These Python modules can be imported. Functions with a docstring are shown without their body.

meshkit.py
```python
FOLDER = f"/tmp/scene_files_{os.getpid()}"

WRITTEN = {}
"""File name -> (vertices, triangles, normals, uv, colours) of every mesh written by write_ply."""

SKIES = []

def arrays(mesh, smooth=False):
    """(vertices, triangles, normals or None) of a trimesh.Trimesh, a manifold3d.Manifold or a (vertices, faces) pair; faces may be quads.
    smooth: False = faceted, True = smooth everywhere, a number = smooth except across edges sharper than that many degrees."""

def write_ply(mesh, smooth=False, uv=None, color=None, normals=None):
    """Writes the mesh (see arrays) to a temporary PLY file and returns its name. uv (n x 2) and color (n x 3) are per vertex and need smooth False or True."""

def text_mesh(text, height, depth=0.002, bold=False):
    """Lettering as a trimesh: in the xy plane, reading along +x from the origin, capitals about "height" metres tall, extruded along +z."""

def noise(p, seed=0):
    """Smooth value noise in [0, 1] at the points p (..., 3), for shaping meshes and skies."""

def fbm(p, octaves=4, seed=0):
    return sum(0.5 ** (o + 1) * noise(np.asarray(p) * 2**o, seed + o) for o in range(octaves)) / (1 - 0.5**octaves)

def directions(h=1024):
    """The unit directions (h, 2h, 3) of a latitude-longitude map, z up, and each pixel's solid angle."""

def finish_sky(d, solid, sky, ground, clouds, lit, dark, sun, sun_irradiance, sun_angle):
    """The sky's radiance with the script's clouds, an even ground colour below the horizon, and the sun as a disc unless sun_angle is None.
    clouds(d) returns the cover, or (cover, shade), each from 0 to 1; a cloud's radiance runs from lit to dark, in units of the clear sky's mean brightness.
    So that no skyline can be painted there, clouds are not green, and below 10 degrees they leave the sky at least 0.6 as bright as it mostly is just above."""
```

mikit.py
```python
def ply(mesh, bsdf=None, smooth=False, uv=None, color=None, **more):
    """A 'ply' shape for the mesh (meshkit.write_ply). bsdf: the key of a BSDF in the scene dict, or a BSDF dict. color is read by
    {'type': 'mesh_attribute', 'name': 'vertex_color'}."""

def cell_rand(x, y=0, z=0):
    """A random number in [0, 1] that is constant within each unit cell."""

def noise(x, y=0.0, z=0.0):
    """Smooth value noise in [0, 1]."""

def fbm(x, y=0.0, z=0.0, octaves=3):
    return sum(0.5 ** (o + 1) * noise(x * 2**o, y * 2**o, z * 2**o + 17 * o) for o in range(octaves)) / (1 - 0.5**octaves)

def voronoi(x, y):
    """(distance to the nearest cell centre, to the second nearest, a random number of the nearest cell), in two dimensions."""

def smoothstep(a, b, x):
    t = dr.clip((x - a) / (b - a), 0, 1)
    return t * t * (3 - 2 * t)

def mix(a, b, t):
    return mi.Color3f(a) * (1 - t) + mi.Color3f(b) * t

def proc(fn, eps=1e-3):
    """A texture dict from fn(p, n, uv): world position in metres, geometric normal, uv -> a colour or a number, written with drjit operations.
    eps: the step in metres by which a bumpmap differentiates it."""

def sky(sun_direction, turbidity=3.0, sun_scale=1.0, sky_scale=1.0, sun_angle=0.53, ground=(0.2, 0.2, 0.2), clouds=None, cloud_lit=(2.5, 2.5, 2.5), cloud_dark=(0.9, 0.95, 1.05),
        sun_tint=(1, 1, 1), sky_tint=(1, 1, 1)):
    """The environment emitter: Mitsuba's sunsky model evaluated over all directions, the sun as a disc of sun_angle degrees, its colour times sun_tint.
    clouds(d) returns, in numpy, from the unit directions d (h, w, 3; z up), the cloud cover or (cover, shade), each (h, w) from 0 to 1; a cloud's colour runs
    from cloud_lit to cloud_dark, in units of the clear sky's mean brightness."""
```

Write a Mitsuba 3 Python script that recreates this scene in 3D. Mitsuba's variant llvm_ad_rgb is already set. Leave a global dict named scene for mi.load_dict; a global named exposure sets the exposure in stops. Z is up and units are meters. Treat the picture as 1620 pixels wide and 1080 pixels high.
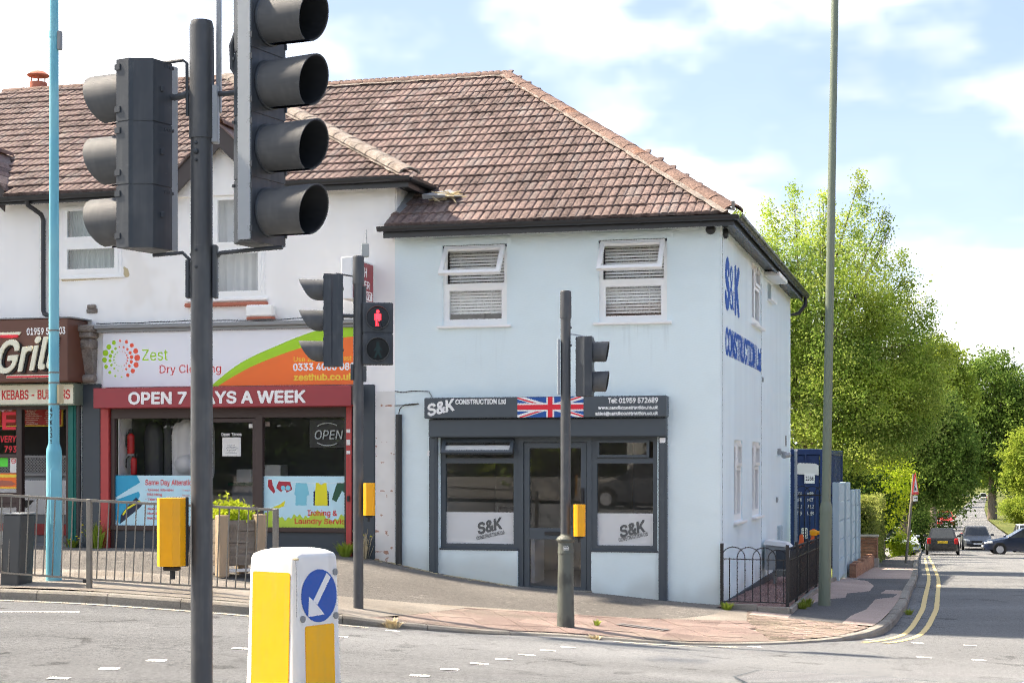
import math, random
import numpy as np, trimesh, drjit as dr, mitsuba as mi, mikit, meshkit
import manifold3d as m3
from shapely.geometry import Polygon, LineString, Point, box as sbox, MultiPolygon
from shapely import affinity
from shapely.ops import unary_union
from scipy.interpolate import RBFInterpolator, PchipInterpolator
from scipy.spatial import Delaunay
from mikit import noise, fbm, cell_rand, smoothstep, mix, proc, voronoi

T4 = mi.ScalarTransform4f
scene, labels = {}, {}
# ---------------------------------------------------------------- camera, sky, exposure
CA, SA = math.cos(math.radians(14.8628)), math.sin(math.radians(14.8628))   # the main road runs 15 degrees off the shop front
CAM = (3.03, -22.59, 1.6)
scene['camera'] = {'type': 'perspective', 'fov': 34.61, 'fov_axis': 'x', 'near_clip': 0.1, 'far_clip': 4000.0,
                   'principal_point_offset_x': 0.0, 'principal_point_offset_y': -0.1759,
                   'to_world': T4().look_at(origin=list(CAM), target=[CAM[0] - SA, CAM[1] + CA, 1.6], up=[0, 0, 1])}
SUN = np.array([-0.989 * math.cos(math.radians(48)), 0.045 * math.cos(math.radians(48)), math.sin(math.radians(48))])


def clouds(d):
    x, y, z = d[..., 0], d[..., 1], np.maximum(d[..., 2], 0.02)
    q = np.stack([x / (z + 0.35), y / (z + 0.35), z * 0.6], -1)
    big = meshkit.fbm(q * 2.2 + np.array([1.2, 6.7, 0]), 5, seed=5)
    det = meshkit.fbm(q * np.array([11.0, 11.0, 9.0]) + 9.0, 5, seed=11)
    wisp = meshkit.fbm(np.stack([q[..., 0] * 2.0 + q[..., 1], q[..., 1] * 6.0, z * 14.0], -1) + 4.0, 5, seed=8)
    f = 0.52 * big + 0.30 * det + 0.18 * wisp - x * 0.13        # thicker cloud towards the west
    c = np.clip((f - 0.452) / 0.14, 0, 1)
    c = c * c * (3 - 2 * c)
    return np.clip(0.07 + 0.93 * c, 0, 1), np.clip((det - 0.40) * 2.0, 0, 0.7)


scene['sky'] = mikit.sky(SUN.tolist(), turbidity=3.0, sun_scale=0.75, sky_scale=0.60, sun_angle=2.5, clouds=clouds, cloud_lit=(3.2, 3.2, 3.2), cloud_dark=(1.5, 1.56, 1.66), sky_tint=(1.11, 0.925, 0.87), sun_tint=(0.96, 1.0, 1.07))
exposure = 3.6

# ---------------------------------------------------------------- materials
def rgb(c):
    return {'type': 'rgb', 'value': list(map(float, c))}


def mat(name, color, rough=0.6, metal=0.0, spec=0.5, coat=0.0, bump=None, two=True, **kw):
    c = color if isinstance(color, dict) else rgb(color)
    b = {'type': 'principled', 'base_color': c, 'roughness': rough, 'metallic': metal, 'specular': spec, 'clearcoat': coat, **kw}
    if bump:
        b = {'type': 'bumpmap', 'arbitrary': bump[0], 'scale': bump[1], 'bsdf': b}
    scene['m_' + name] = {'type': 'twosided', 'bsdf': b} if two else b
    return 'm_' + name


def spk(p, s):
    return noise(p.x * s, p.y * s, p.z * s)


def f_road(p, n, uv):
    a = fbm(p.x * 0.35, p.y * 0.35, 0.0, 4)
    s = spk(p, 85.0)
    s2 = spk(p, 37.0)
    streak = fbm((p.x * CA + p.y * SA) * 0.08, (-p.x * SA + p.y * CA) * 1.1, 3.0, 3)
    v = 0.155 + 0.05 * (a - 0.5) + 0.08 * (s - 0.5) + 0.05 * (s2 - 0.5) + 0.07 * (streak - 0.5)
    patch = smoothstep(0.5, 0.53, fbm(p.x * 0.16 + 2.0, p.y * 0.13, 5.0, 2)) * 0.022
    spotd = smoothstep(0.72, 0.8, fbm(p.x * 2.3, p.y * 2.3, 6.0, 3)) * 0.05
    v = v - patch - spotd
    crack = smoothstep(0.012, 0.0, dr.abs(fbm(p.x * 0.55, p.y * 0.55, 8.0, 4) - 0.5)) * 0.25
    return mix((0, 0, 0), (0.97, 1.0, 1.03), v * (1 - crack))


def f_path(p, n, uv):
    a = fbm(p.x * 0.8, p.y * 0.8, 1.0, 4)
    s = spk(p, 70.0)
    s2 = spk(p, 26.0)
    v = 0.118 + 0.06 * (a - 0.5) + 0.08 * (s - 0.5) + 0.045 * (s2 - 0.5)
    spot = smoothstep(0.86, 0.9, spk(p, 11.0)) * 0.16
    return mix((0, 0, 0), (1.06, 1.0, 0.93), v + spot * 0.4)


def f_newtar(p, n, uv):
    v = 0.095 + 0.03 * (fbm(p.x, p.y, 1.0, 3) - 0.5) + 0.05 * (spk(p, 80.0) - 0.5)
    return mix((0, 0, 0), (1.0, 1.0, 1.02), v)


def f_oldred(p, n, uv):
    v = 0.27 + 0.12 * (fbm(p.x * 1.1, p.y * 1.1, 1.0, 4) - 0.5) + 0.08 * (spk(p, 60.0) - 0.5)
    return mix((0, 0, 0), (1.15, 0.92, 0.82), v)


def f_conc(p, n, uv):
    a = fbm(p.x * 2.2, p.y * 2.2, p.z * 2.2, 4)
    v = 0.215 + 0.15 * (a - 0.5) + 0.1 * (spk(p, 90.0) - 0.5)
    dirt = smoothstep(0.5, 0.75, fbm(p.x * 5, p.y * 5, p.z * 5 + 9, 3)) * 0.35
    return mix((1.0, 0.94, 0.84), (0.75, 0.62, 0.47), dirt) * v


def f_pink(p, n, uv):
    a = fbm(p.x * 1.6, p.y * 1.6, p.z, 4)
    r = cell_rand(p.x * 2.5 + 0.3, p.y * 2.5 + 0.1)
    v = 0.195 + 0.11 * (a - 0.5) + 0.07 * (r - 0.5) + 0.07 * (spk(p, 80.0) - 0.5)
    return mix((1.03, 0.78, 0.70), (1.0, 0.82, 0.71), smoothstep(0.4, 0.7, fbm(p.x * 0.9, p.y * 0.9, 4.0, 3))) * v


def f_paver(p, n, uv):
    r = cell_rand(p.x * 5.0, p.y * 10.0)
    v = 0.195 + 0.11 * (r - 0.5) + 0.1 * (spk(p, 70.0) - 0.5) + 0.15 * (fbm(p.x * 2, p.y * 2, 0.0, 3) - 0.5)
    return mix((1.0, 0.84, 0.66), (1.0, 0.76, 0.68), r) * v


def f_slabs(p, n, uv):
    v = 0.195 + 0.14 * (fbm(p.x * 1.3, p.y * 1.3, 0.0, 4) - 0.5) + 0.08 * (spk(p, 70.0) - 0.5)
    return mix((1.0, 0.91, 0.8), (0.8, 0.68, 0.55), smoothstep(0.55, 0.8, fbm(p.x * 3, p.y * 3, 7.0, 3)) * 0.6) * v


def f_bluewall(p, n, uv):
    a = fbm(p.x * 0.7, p.y * 0.7, p.z * 0.7, 4)
    st = fbm(p.x * 3.0 + p.z * 0.2, p.y * 3.0, p.z * 0.35, 4)
    side = smoothstep(0.5, 0.9, n.x)
    v = 1.0 + 0.05 * (a - 0.5) + (0.04 + 0.10 * side) * (st - 0.5) + 0.03 * (spk(p, 60.0) - 0.5)
    grime = smoothstep(0.35, 0.0, p.z + 0.38 + 0.5 * (fbm(p.x * 2, p.y * 2, 3.0, 3) - 0.5) - smoothstep(0.0, -4.7, p.x) * 0.5) * 0.35
    drip = smoothstep(0.55, 0.8, fbm(p.x * 26, p.y * 3, p.z * 1.1, 3))
    sill = smoothstep(2.75, 3.5, p.z) * smoothstep(3.56, 3.5, p.z) * smoothstep(-0.02, 0.01, 0.5 - dr.minimum(dr.abs(p.x + 3.52), dr.abs(p.x + 1.22))) * smoothstep(0.1, -0.1, p.y)
    v = v * (1 - 0.22 * drip * sill - 0.02 * smoothstep(0.6, 0.75, fbm(p.x * 1.6, p.y * 1.6, p.z * 2.3 + 4, 4)))
    return mix((0.70, 0.805, 0.835), (0.36, 0.34, 0.29), grime) * v


def f_white(p, n, uv):
    a = fbm(p.x * 0.6, p.y * 0.6, p.z * 0.6, 4)
    st = fbm(p.x * 4.0, p.y * 4.0, p.z * 0.5, 4)
    v = 0.87 + 0.05 * (a - 0.5) + 0.07 * (st - 0.5)
    stain = smoothstep(0.66, 0.8, fbm(p.x * 1.7, p.y * 1.7, p.z * 0.9 + 5, 4)) * 0.25
    return mix((1.0, 0.985, 0.965), (0.72, 0.66, 0.57), stain) * v


def f_oldbrick(p, n, uv):
    v = 0.72 + 0.12 * (fbm(p.x * 5, p.z * 5, 0.0, 3) - 0.5)
    chip = smoothstep(0.75, 0.77, fbm(p.x * 13, p.y * 13, p.z * 17, 3) + smoothstep(0.8, 0.1, p.z) * 0.11)
    return mix((1.0, 0.98, 0.95), (0.62, 0.36, 0.27), chip) * v


def f_tile(p, n, uv):
    r = cell_rand(p.x / 0.117, p.z / 0.19, 3.0)
    a = fbm(p.x * 1.2, p.y * 1.2, p.z * 1.2, 4)
    s = spk(p, 32.0)
    v = 0.125 + 0.08 * (r - 0.5) + 0.12 * (a - 0.5) + 0.11 * (s - 0.5)
    pale = smoothstep(0.975, 0.985, cell_rand(p.x / 0.234, p.z / 0.19, 9.0)) * 0.5
    lich = smoothstep(0.62, 0.72, spk(p, 18.0) * 0.6 + spk(p, 55.0) * 0.4) * 0.55
    return mix(mix((1.2, 0.86, 0.78), (1.12, 0.95, 0.88), lich + pale), (0.62, 0.6, 0.6), smoothstep(0.8, 0.95, r) * 0.5) * (v + lich * 0.06 + pale * 0.12)


def f_ridge(p, n, uv):
    v = 0.135 + 0.10 * (fbm(p.x * 4, p.y * 4, p.z * 4, 4) - 0.5) + 0.1 * (spk(p, 40.0) - 0.5)
    org = smoothstep(0.66, 0.72, fbm(p.x * 2.2, p.y * 2.2, p.z * 2.2 + 2, 3))
    gold = smoothstep(0.8, 0.86, noise(p.x * 3.1, p.y * 3.1, 1.0)) * smoothstep(8.2, 8.4, p.z)
    c = mix((1.18, 0.78, 0.65), (1.3, 0.72, 0.5), org)
    return mix(c, (2.6, 1.5, 0.35), gold) * v


def f_mortar(p, n, uv):
    v = 0.245 + 0.24 * (fbm(p.x * 9, p.y * 9, p.z * 9, 3) - 0.5) + 0.15 * (spk(p, 50.0) - 0.5)
    return mix((1.0, 0.83, 0.72), (0.92, 0.84, 0.77), spk(p, 8.0)) * v


def f_timber(p, n, uv):
    g = fbm(p.x * 3 + p.y * 3, p.z * 30, 2.0, 3)
    v = 0.27 + 0.2 * (g - 0.5)
    return mix((1.05, 0.86, 0.68), (0.8, 0.74, 0.66), g) * v


def f_post(p, n, uv):
    g = fbm(p.x * 30, p.y * 30, p.z * 2.5, 3)
    return mix((0.48, 0.36, 0.24), (0.3, 0.24, 0.17), g)


def f_galv(p, n, uv):
    v = 0.2 + 0.07 * (fbm(p.x * 14, p.y * 14, p.z * 5, 3) - 0.5) + 0.04 * (spk(p, 60.0) - 0.5)
    return mix((1.0, 0.92, 0.8), (0.8, 0.62, 0.45), smoothstep(0.6, 0.8, fbm(p.x * 6, p.y * 6, p.z * 6, 3)) * 0.5) * v


def f_gravel(p, n, uv):
    r = cell_rand(p.x * 38, p.y * 38, p.z * 38)
    return mix((0.19, 0.11, 0.10), (0.42, 0.3, 0.27), r)


def f_grass(p, n, uv):
    a = fbm(p.x * 0.3, p.y * 0.3, 0.0, 4)
    return mix((0.05, 0.075, 0.02), (0.12, 0.12, 0.045), a)


def f_brick(p, n, uv):
    r = cell_rand(p.x * 4.4 + p.y * 4.4, p.z * 13.3)
    return mix((0.24, 0.13, 0.09), (0.36, 0.21, 0.14), r) * (0.85 + 0.3 * spk(p, 40.0))


def leafmat(name, ca, cb, cc, rough=0.45, trans=0.9):
    def fn(p, n, uv, ca=ca, cb=cb, cc=cc):
        a = fbm(p.x * 0.9, p.y * 0.9, p.z * 0.9, 3)
        r = cell_rand(p.x * 14, p.y * 14, p.z * 14)
        c = mix(ca, cb, smoothstep(0.3, 0.7, a))
        c = c * (0.72 + 0.56 * smoothstep(0.3, 0.7, fbm(p.x * 2.6 + 7, p.y * 2.6, p.z * 2.6, 2)))
        return mix(c, cc, smoothstep(0.62, 1.0, r) * 0.75)
    scene['m_' + name] = {'type': 'principledthin', 'base_color': proc(fn), 'roughness': rough, 'diff_trans': trans, 'spec_trans': 0.0, 'eta': 1.35}
    return 'm_' + name


def f_bark(p, n, uv):
    v = fbm(p.x * 9, p.y * 9, p.z * 3, 4)
    return mix((0.11, 0.085, 0.06), (0.3, 0.25, 0.2), v)


def f_birch(p, n, uv):
    v = fbm(p.x * 4, p.y * 4, p.z * 9, 4)
    return mix((0.36, 0.29, 0.22), (0.06, 0.05, 0.04), smoothstep(0.5, 0.6, v))


def f_bollard(p, n, uv):
    d = smoothstep(0.5, 0.75, fbm(p.x * 9, p.y * 9, p.z * 2.5, 4)) * 0.3 + smoothstep(0.7, 0.1, p.z) * 0.15
    return mix((0.80, 0.79, 0.77), (0.45, 0.4, 0.35), d)


def f_olive(p, n, uv):
    d = smoothstep(0.5, 0.75, fbm(p.x * 9, p.y * 9, p.z * 4, 4))
    return mix((0.105, 0.115, 0.10), (0.055, 0.06, 0.055), d)


def f_teal(p, n, uv):
    a = smoothstep(0.46, 0.54, fbm(p.x * 1.2, p.y * 1.2, p.z * 0.8, 3))
    return mix((0.14, 0.42, 0.53), (0.20, 0.49, 0.58), a) * (0.9 + 0.2 * fbm(p.x * 8, p.y * 8, p.z * 3, 3))


mat('road', proc(f_road), 0.85, spec=0.25, bump=(proc(lambda p, n, uv: spk(p, 95.0) * 0.6 + spk(p, 45.0) * 0.4, 2e-3), 0.006))
mat('path', proc(f_path), 0.9, spec=0.2, bump=(proc(lambda p, n, uv: spk(p, 85.0), 2e-3), 0.006))
mat('newtar', proc(f_newtar), 0.9, spec=0.2)
mat('oldred', proc(f_oldred), 0.9, spec=0.2)
mat('conc', proc(f_conc), 0.85, spec=0.25)
mat('pink', proc(f_pink), 0.85, spec=0.25)
mat('paver', proc(f_paver), 0.85, spec=0.25)
mat('slabs', proc(f_slabs), 0.85, spec=0.25)
mat('bluewall', proc(f_bluewall), 0.75, spec=0.3, bump=(proc(lambda p, n, uv: fbm(p.x * 14, p.y * 14, p.z * 14, 3), 4e-3), 0.004))
mat('white', proc(f_white), 0.8, spec=0.25, bump=(proc(lambda p, n, uv: fbm(p.x * 9, p.y * 9, p.z * 9, 4), 4e-3), 0.008))
mat('oldbrick', proc(f_oldbrick), 0.8, spec=0.25)
mat('tile', proc(f_tile), 0.85, spec=0.3)
mat('ridge', proc(f_ridge), 0.85, spec=0.3)
mat('mortar', proc(f_mortar), 0.95, spec=0.1)
mat('timber', proc(f_timber), 0.8, spec=0.2)
mat('postwood', proc(f_post), 0.8, spec=0.2)
mat('galv', proc(f_galv), 0.6, spec=0.5)
mat('gravel', proc(f_gravel), 0.9, spec=0.2)
mat('grass', proc(f_grass), 0.9, spec=0.1)
mat('brick', proc(f_brick), 0.9, spec=0.2)
mat('bark', proc(f_bark), 0.9, spec=0.1)
mat('birchbark', proc(f_birch), 0.8, spec=0.1)
mat('bollard', proc(f_bollard), 0.45, spec=0.5)
mat('olivepole', proc(f_olive), 0.6)
mat('teal', proc(f_teal), 0.5)


def grimy(c, dust, amt):
    def fn(p, n, uv):
        a = fbm(p.x * 11, p.y * 11, p.z * 6, 4)
        st = fbm(p.x * 40, p.y * 40, p.z * 2.2, 3)
        scr = smoothstep(0.74, 0.78, fbm(p.x * 17, p.y * 17, p.z * 34, 4)) * 0.5
        d = dr.clip(smoothstep(0.42, 0.75, 0.55 * a + 0.45 * st) * amt + dr.maximum(n.z, 0) * 0.25 + scr * amt, 0, 1)
        return mix(c, dust, d)
    return proc(fn)


mat('signal', grimy((0.040, 0.048, 0.060), (0.12, 0.125, 0.13), 0.4), 0.42)
mat('signalpole', grimy((0.062, 0.067, 0.076), (0.15, 0.15, 0.145), 0.4), 0.42)
mat('visor', grimy((0.082, 0.087, 0.095), (0.17, 0.17, 0.17), 0.35), 0.68, spec=0.3)
mat('yellow', grimy((0.95, 0.42, 0.001), (0.6, 0.36, 0.06), 0.22), 0.38)
mat('yellowp', grimy((0.93, 0.47, 0.0), (0.6, 0.42, 0.12), 0.2), 0.42)
for nm, c, r in [('anthra', (0.062, 0.078, 0.094), 0.45), ('anthra2', (0.045, 0.058, 0.072), 0.5), ('gutter', (0.025, 0.027, 0.031), 0.35), ('upvc', (0.82, 0.82, 0.81), 0.3),
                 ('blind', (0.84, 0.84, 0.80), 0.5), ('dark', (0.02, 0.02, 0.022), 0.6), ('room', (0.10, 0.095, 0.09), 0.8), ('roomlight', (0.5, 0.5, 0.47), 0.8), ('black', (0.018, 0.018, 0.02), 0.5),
                 ('visorblack', (0.022, 0.025, 0.03), 0.5), ('backing', (0.33, 0.36, 0.39), 0.4), ('lens', (0.012, 0.012, 0.014), 0.15),
                 ('lensgreen', (0.003, 0.026, 0.027), 0.3), ('white2', (0.8, 0.8, 0.8), 0.5), ('blue', (0.01, 0.09, 0.42), 0.4),
                 ('flagblue', (0.01, 0.08, 0.33), 0.5), ('flagred', (0.72, 0.02, 0.04), 0.5), ('wallblue', (0.014, 0.085, 0.40), 0.6), ('maroon', (0.30, 0.035, 0.045), 0.4), ('maroonred', (0.42, 0.05, 0.05), 0.4),
                 ('brownframe', (0.05, 0.03, 0.028), 0.4), ('brownboard', (0.12, 0.045, 0.028), 0.4), ('cream', (0.78, 0.76, 0.6), 0.45), ('textred', (0.6, 0.03, 0.03), 0.5), ('green', (0.35, 0.62, 0.01), 0.45),
                 ('orange', (0.85, 0.16, 0.02), 0.45), ('orangedot', (0.8, 0.1, 0.05), 0.5), ('gold', (0.85, 0.62, 0.05), 0.5), ('signwhite', (0.76, 0.77, 0.82), 0.4), ('leadgrey', (0.25, 0.26, 0.27), 0.7),
                 ('bargeboard', (0.045, 0.035, 0.035), 0.5), ('tealdoor', (0.0, 0.13, 0.11), 0.5), ('steel', (0.35, 0.35, 0.36), 0.35), ('paleblue', (0.5, 0.75, 0.85), 0.5), ('skyblue', (0.02, 0.33, 0.55), 0.5),
                 ('navy', (0.006, 0.016, 0.05), 0.5), ('postergrass', (0.45, 0.62, 0.05), 0.5), ('yellowcloth', (0.75, 0.7, 0.02), 0.6), ('darkgreen', (0.02, 0.09, 0.05), 0.6), ('skyshirt', (0.2, 0.55, 0.68), 0.6),
                 ('paper', (0.72, 0.72, 0.70), 0.7), ('frost', (0.62, 0.64, 0.66), 0.6), ('binblack', (0.045, 0.05, 0.056), 0.4), ('container', (0.012, 0.035, 0.13), 0.4), ('containerside', (0.03, 0.06, 0.17), 0.4),
                 ('cone', (0.78, 0.13, 0.02), 0.5), ('fence', (0.42, 0.53, 0.58), 0.7), ('lampgreen', (0.17, 0.205, 0.155), 0.45), ('cabinet', (0.34, 0.36, 0.36), 0.5), ('tyre', (0.015, 0.015, 0.016), 0.8),
                 ('rim', (0.5, 0.5, 0.52), 0.3), ('carglass', (0.03, 0.035, 0.04), 0.06), ('redlamp', (0.5, 0.01, 0.015), 0.2), ('headlamp', (0.6, 0.62, 0.64), 0.15), ('plateyellow', (0.8, 0.55, 0.03), 0.5),
                 ('sockred', (0.4, 0.03, 0.05), 0.6), ('greencab', (0.01, 0.03, 0.016), 0.6), ('extinguisher', (0.5, 0.01, 0.015), 0.3), ('garmentdark', (0.03, 0.03, 0.036), 0.5), ('garmentbag', (0.62, 0.62, 0.63), 0.3),
                 ('menured', (0.45, 0.03, 0.02), 0.5), ('neongreen', (0.1, 0.7, 0.05), 0.5), ('curtain', (0.5, 0.52, 0.52), 0.8), ('lace', (0.3, 0.36, 0.35), 0.8), ('terracotta', (0.42, 0.14, 0.09), 0.8), ('stone', (0.42, 0.4, 0.36), 0.9),
                 ('soil', (0.05, 0.035, 0.025), 0.9), ('straw', (0.5, 0.42, 0.26), 0.9), ('marking', (0.72, 0.72, 0.69), 0.7), ('lineyellow', (0.60, 0.47, 0.22), 0.7), ('linepale', (0.5, 0.46, 0.36), 0.8), ('iron', (0.16, 0.16, 0.165), 0.6),
                 ('neontube', (0.55, 0.6, 0.6), 0.3), ('stainlead', (0.3, 0.27, 0.23), 0.9), ('petal', (0.8, 0.65, 0.02), 0.6)]:
    mat(nm, c, r)
for nm, c in [('carblack', (0.008, 0.009, 0.011)), ('carnavy', (0.006, 0.014, 0.045)), ('cargrey', (0.07, 0.075, 0.085)), ('carwhite', (0.62, 0.64, 0.66)), ('carred', (0.4, 0.02, 0.02)), ('carsilver', (0.35, 0.4, 0.45))]:
    mat(nm, c, 0.3, coat=1.0, clearcoat_gloss=0.95)
scene['m_glass'] = {'type': 'thindielectric', 'int_ior': 1.52}
leafmat('birchleaf', (0.26, 0.38, 0.075), (0.47, 0.57, 0.10), (0.66, 0.71, 0.24), trans=1.05)
leafmat('chestnutleaf', (0.10, 0.18, 0.035), (0.21, 0.32, 0.06), (0.42, 0.50, 0.16), trans=0.9)
leafmat('midleaf', (0.19, 0.28, 0.04), (0.34, 0.42, 0.055), (0.46, 0.5, 0.12), trans=1.0)
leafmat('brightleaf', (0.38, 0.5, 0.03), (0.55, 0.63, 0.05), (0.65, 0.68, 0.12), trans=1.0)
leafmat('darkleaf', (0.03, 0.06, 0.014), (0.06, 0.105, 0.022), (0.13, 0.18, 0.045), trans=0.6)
leafmat('hedgeleaf', (0.22, 0.27, 0.06), (0.36, 0.40, 0.10), (0.48, 0.48, 0.18), trans=0.6)

# ---------------------------------------------------------------- helpers
def fresh(key):
    if key not in scene and key not in labels:
        return key
    i = 1
    while f'{key}_{i:03d}' in scene or f'{key}_{i:03d}' in labels:
        i += 1
    return f'{key}_{i:03d}'


_count = {}


def put(key, mesh, m, smooth=False, **kw):
    n = _count.get(key, 0)
    _count[key] = n + 1
    k = key if n == 0 else f'{key}_{n:03d}'
    assert k not in scene, k
    if isinstance(mesh, dict):
        scene[k] = {**mesh, **kw}
    else:
        if isinstance(mesh, (list, tuple)) and not isinstance(mesh[0], np.ndarray):
            mesh = trimesh.util.concatenate(list(mesh))
        scene[k] = mikit.ply(mesh, m, smooth, **kw)
    return k


def puts(key, meshes, m, **kw):
    return [put(key, q, m, **kw) for q in meshes]


def thing(name, label, cat, group=None):
    k = fresh(name)
    labels[k] = {'label': label, 'category': cat}
    if group:
        labels[k]['group'] = group
    return k


def struct(key, label=None, kind='structure'):
    labels[key] = {'kind': kind}
    if label:
        labels[key]['label'] = label


def box(x0, x1, y0, y1, z0, z1, c=0.0):
    x0, x1 = sorted((x0, x1)); y0, y1 = sorted((y0, y1)); z0, z1 = sorted((z0, z1))
    if c <= 0:
        b = trimesh.creation.box((x1 - x0, y1 - y0, z1 - z0))
        b.apply_translation(((x0 + x1) / 2, (y0 + y1) / 2, (z0 + z1) / 2))
        return b
    c = min(c, 0.45 * min(x1 - x0, y1 - y0, z1 - z0))
    lo, hi, pts = (x0, y0, z0), (x1, y1, z1), []
    for s in np.ndindex(2, 2, 2):
        q = [hi[k] if s[k] else lo[k] for k in range(3)]
        for k in range(3):
            r = [q[j] + (0 if j == k else (-c if s[j] else c)) for j in range(3)]
            pts.append(r)
    return trimesh.convex.convex_hull(np.array(pts))


def frame(o, ex, ey):
    ex, ey = np.asarray(ex, float), np.asarray(ey, float)
    m = np.eye(4)
    m[:3, 0], m[:3, 1], m[:3, 2], m[:3, 3] = ex, ey, np.cross(ex, ey), o
    return m


def moved(mesh, m):
    k = mesh.copy()
    k.apply_transform(m)
    return k


def rotz(deg, at=(0, 0, 0)):
    a = math.radians(deg)
    m = np.eye(4)
    m[:2, :2] = [[math.cos(a), -math.sin(a)], [math.sin(a), math.cos(a)]]
    m[:3, 3] = at
    return m


def tube(pts, r, n=8, caps=True):
    p = np.asarray(pts, float)
    r = np.broadcast_to(np.asarray(r, float), (len(p),))
    t = np.gradient(p, axis=0)
    t /= np.linalg.norm(t, axis=1, keepdims=True) + 1e-12
    a = np.cross(t[0], [0, 0, 1.0] if abs(t[0][2]) < 0.9 else [1.0, 0, 0])
    A = []
    for i in range(len(p)):
        a = a - t[i] * (a @ t[i])
        a /= np.linalg.norm(a) + 1e-12
        A.append(a)
    A = np.array(A)
    B = np.cross(t, A)
    ang = np.arange(n) * 2 * np.pi / n
    v = (p[:, None] + r[:, None, None] * (np.cos(ang)[None, :, None] * A[:, None] + np.sin(ang)[None, :, None] * B[:, None])).reshape(-1, 3)
    f = []
    for i in range(len(p) - 1):
        for j in range(n):
            a0, a1 = i * n + j, i * n + (j + 1) % n
            f += [[a0, a1, a1 + n], [a0, a1 + n, a0 + n]]
    if caps:
        v = np.vstack([v, p[:1], p[-1:]])
        c0, c1, e = len(v) - 2, len(v) - 1, (len(p) - 1) * n
        for j in range(n):
            f += [[c0, (j + 1) % n, j], [c1, e + j, e + (j + 1) % n]]
    return trimesh.Trimesh(v, np.array(f), process=False)


def cyl(p0, p1, r0, r1=None, n=20):
    return tube([p0, p1], [r0, r0 if r1 is None else r1], n)


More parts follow.
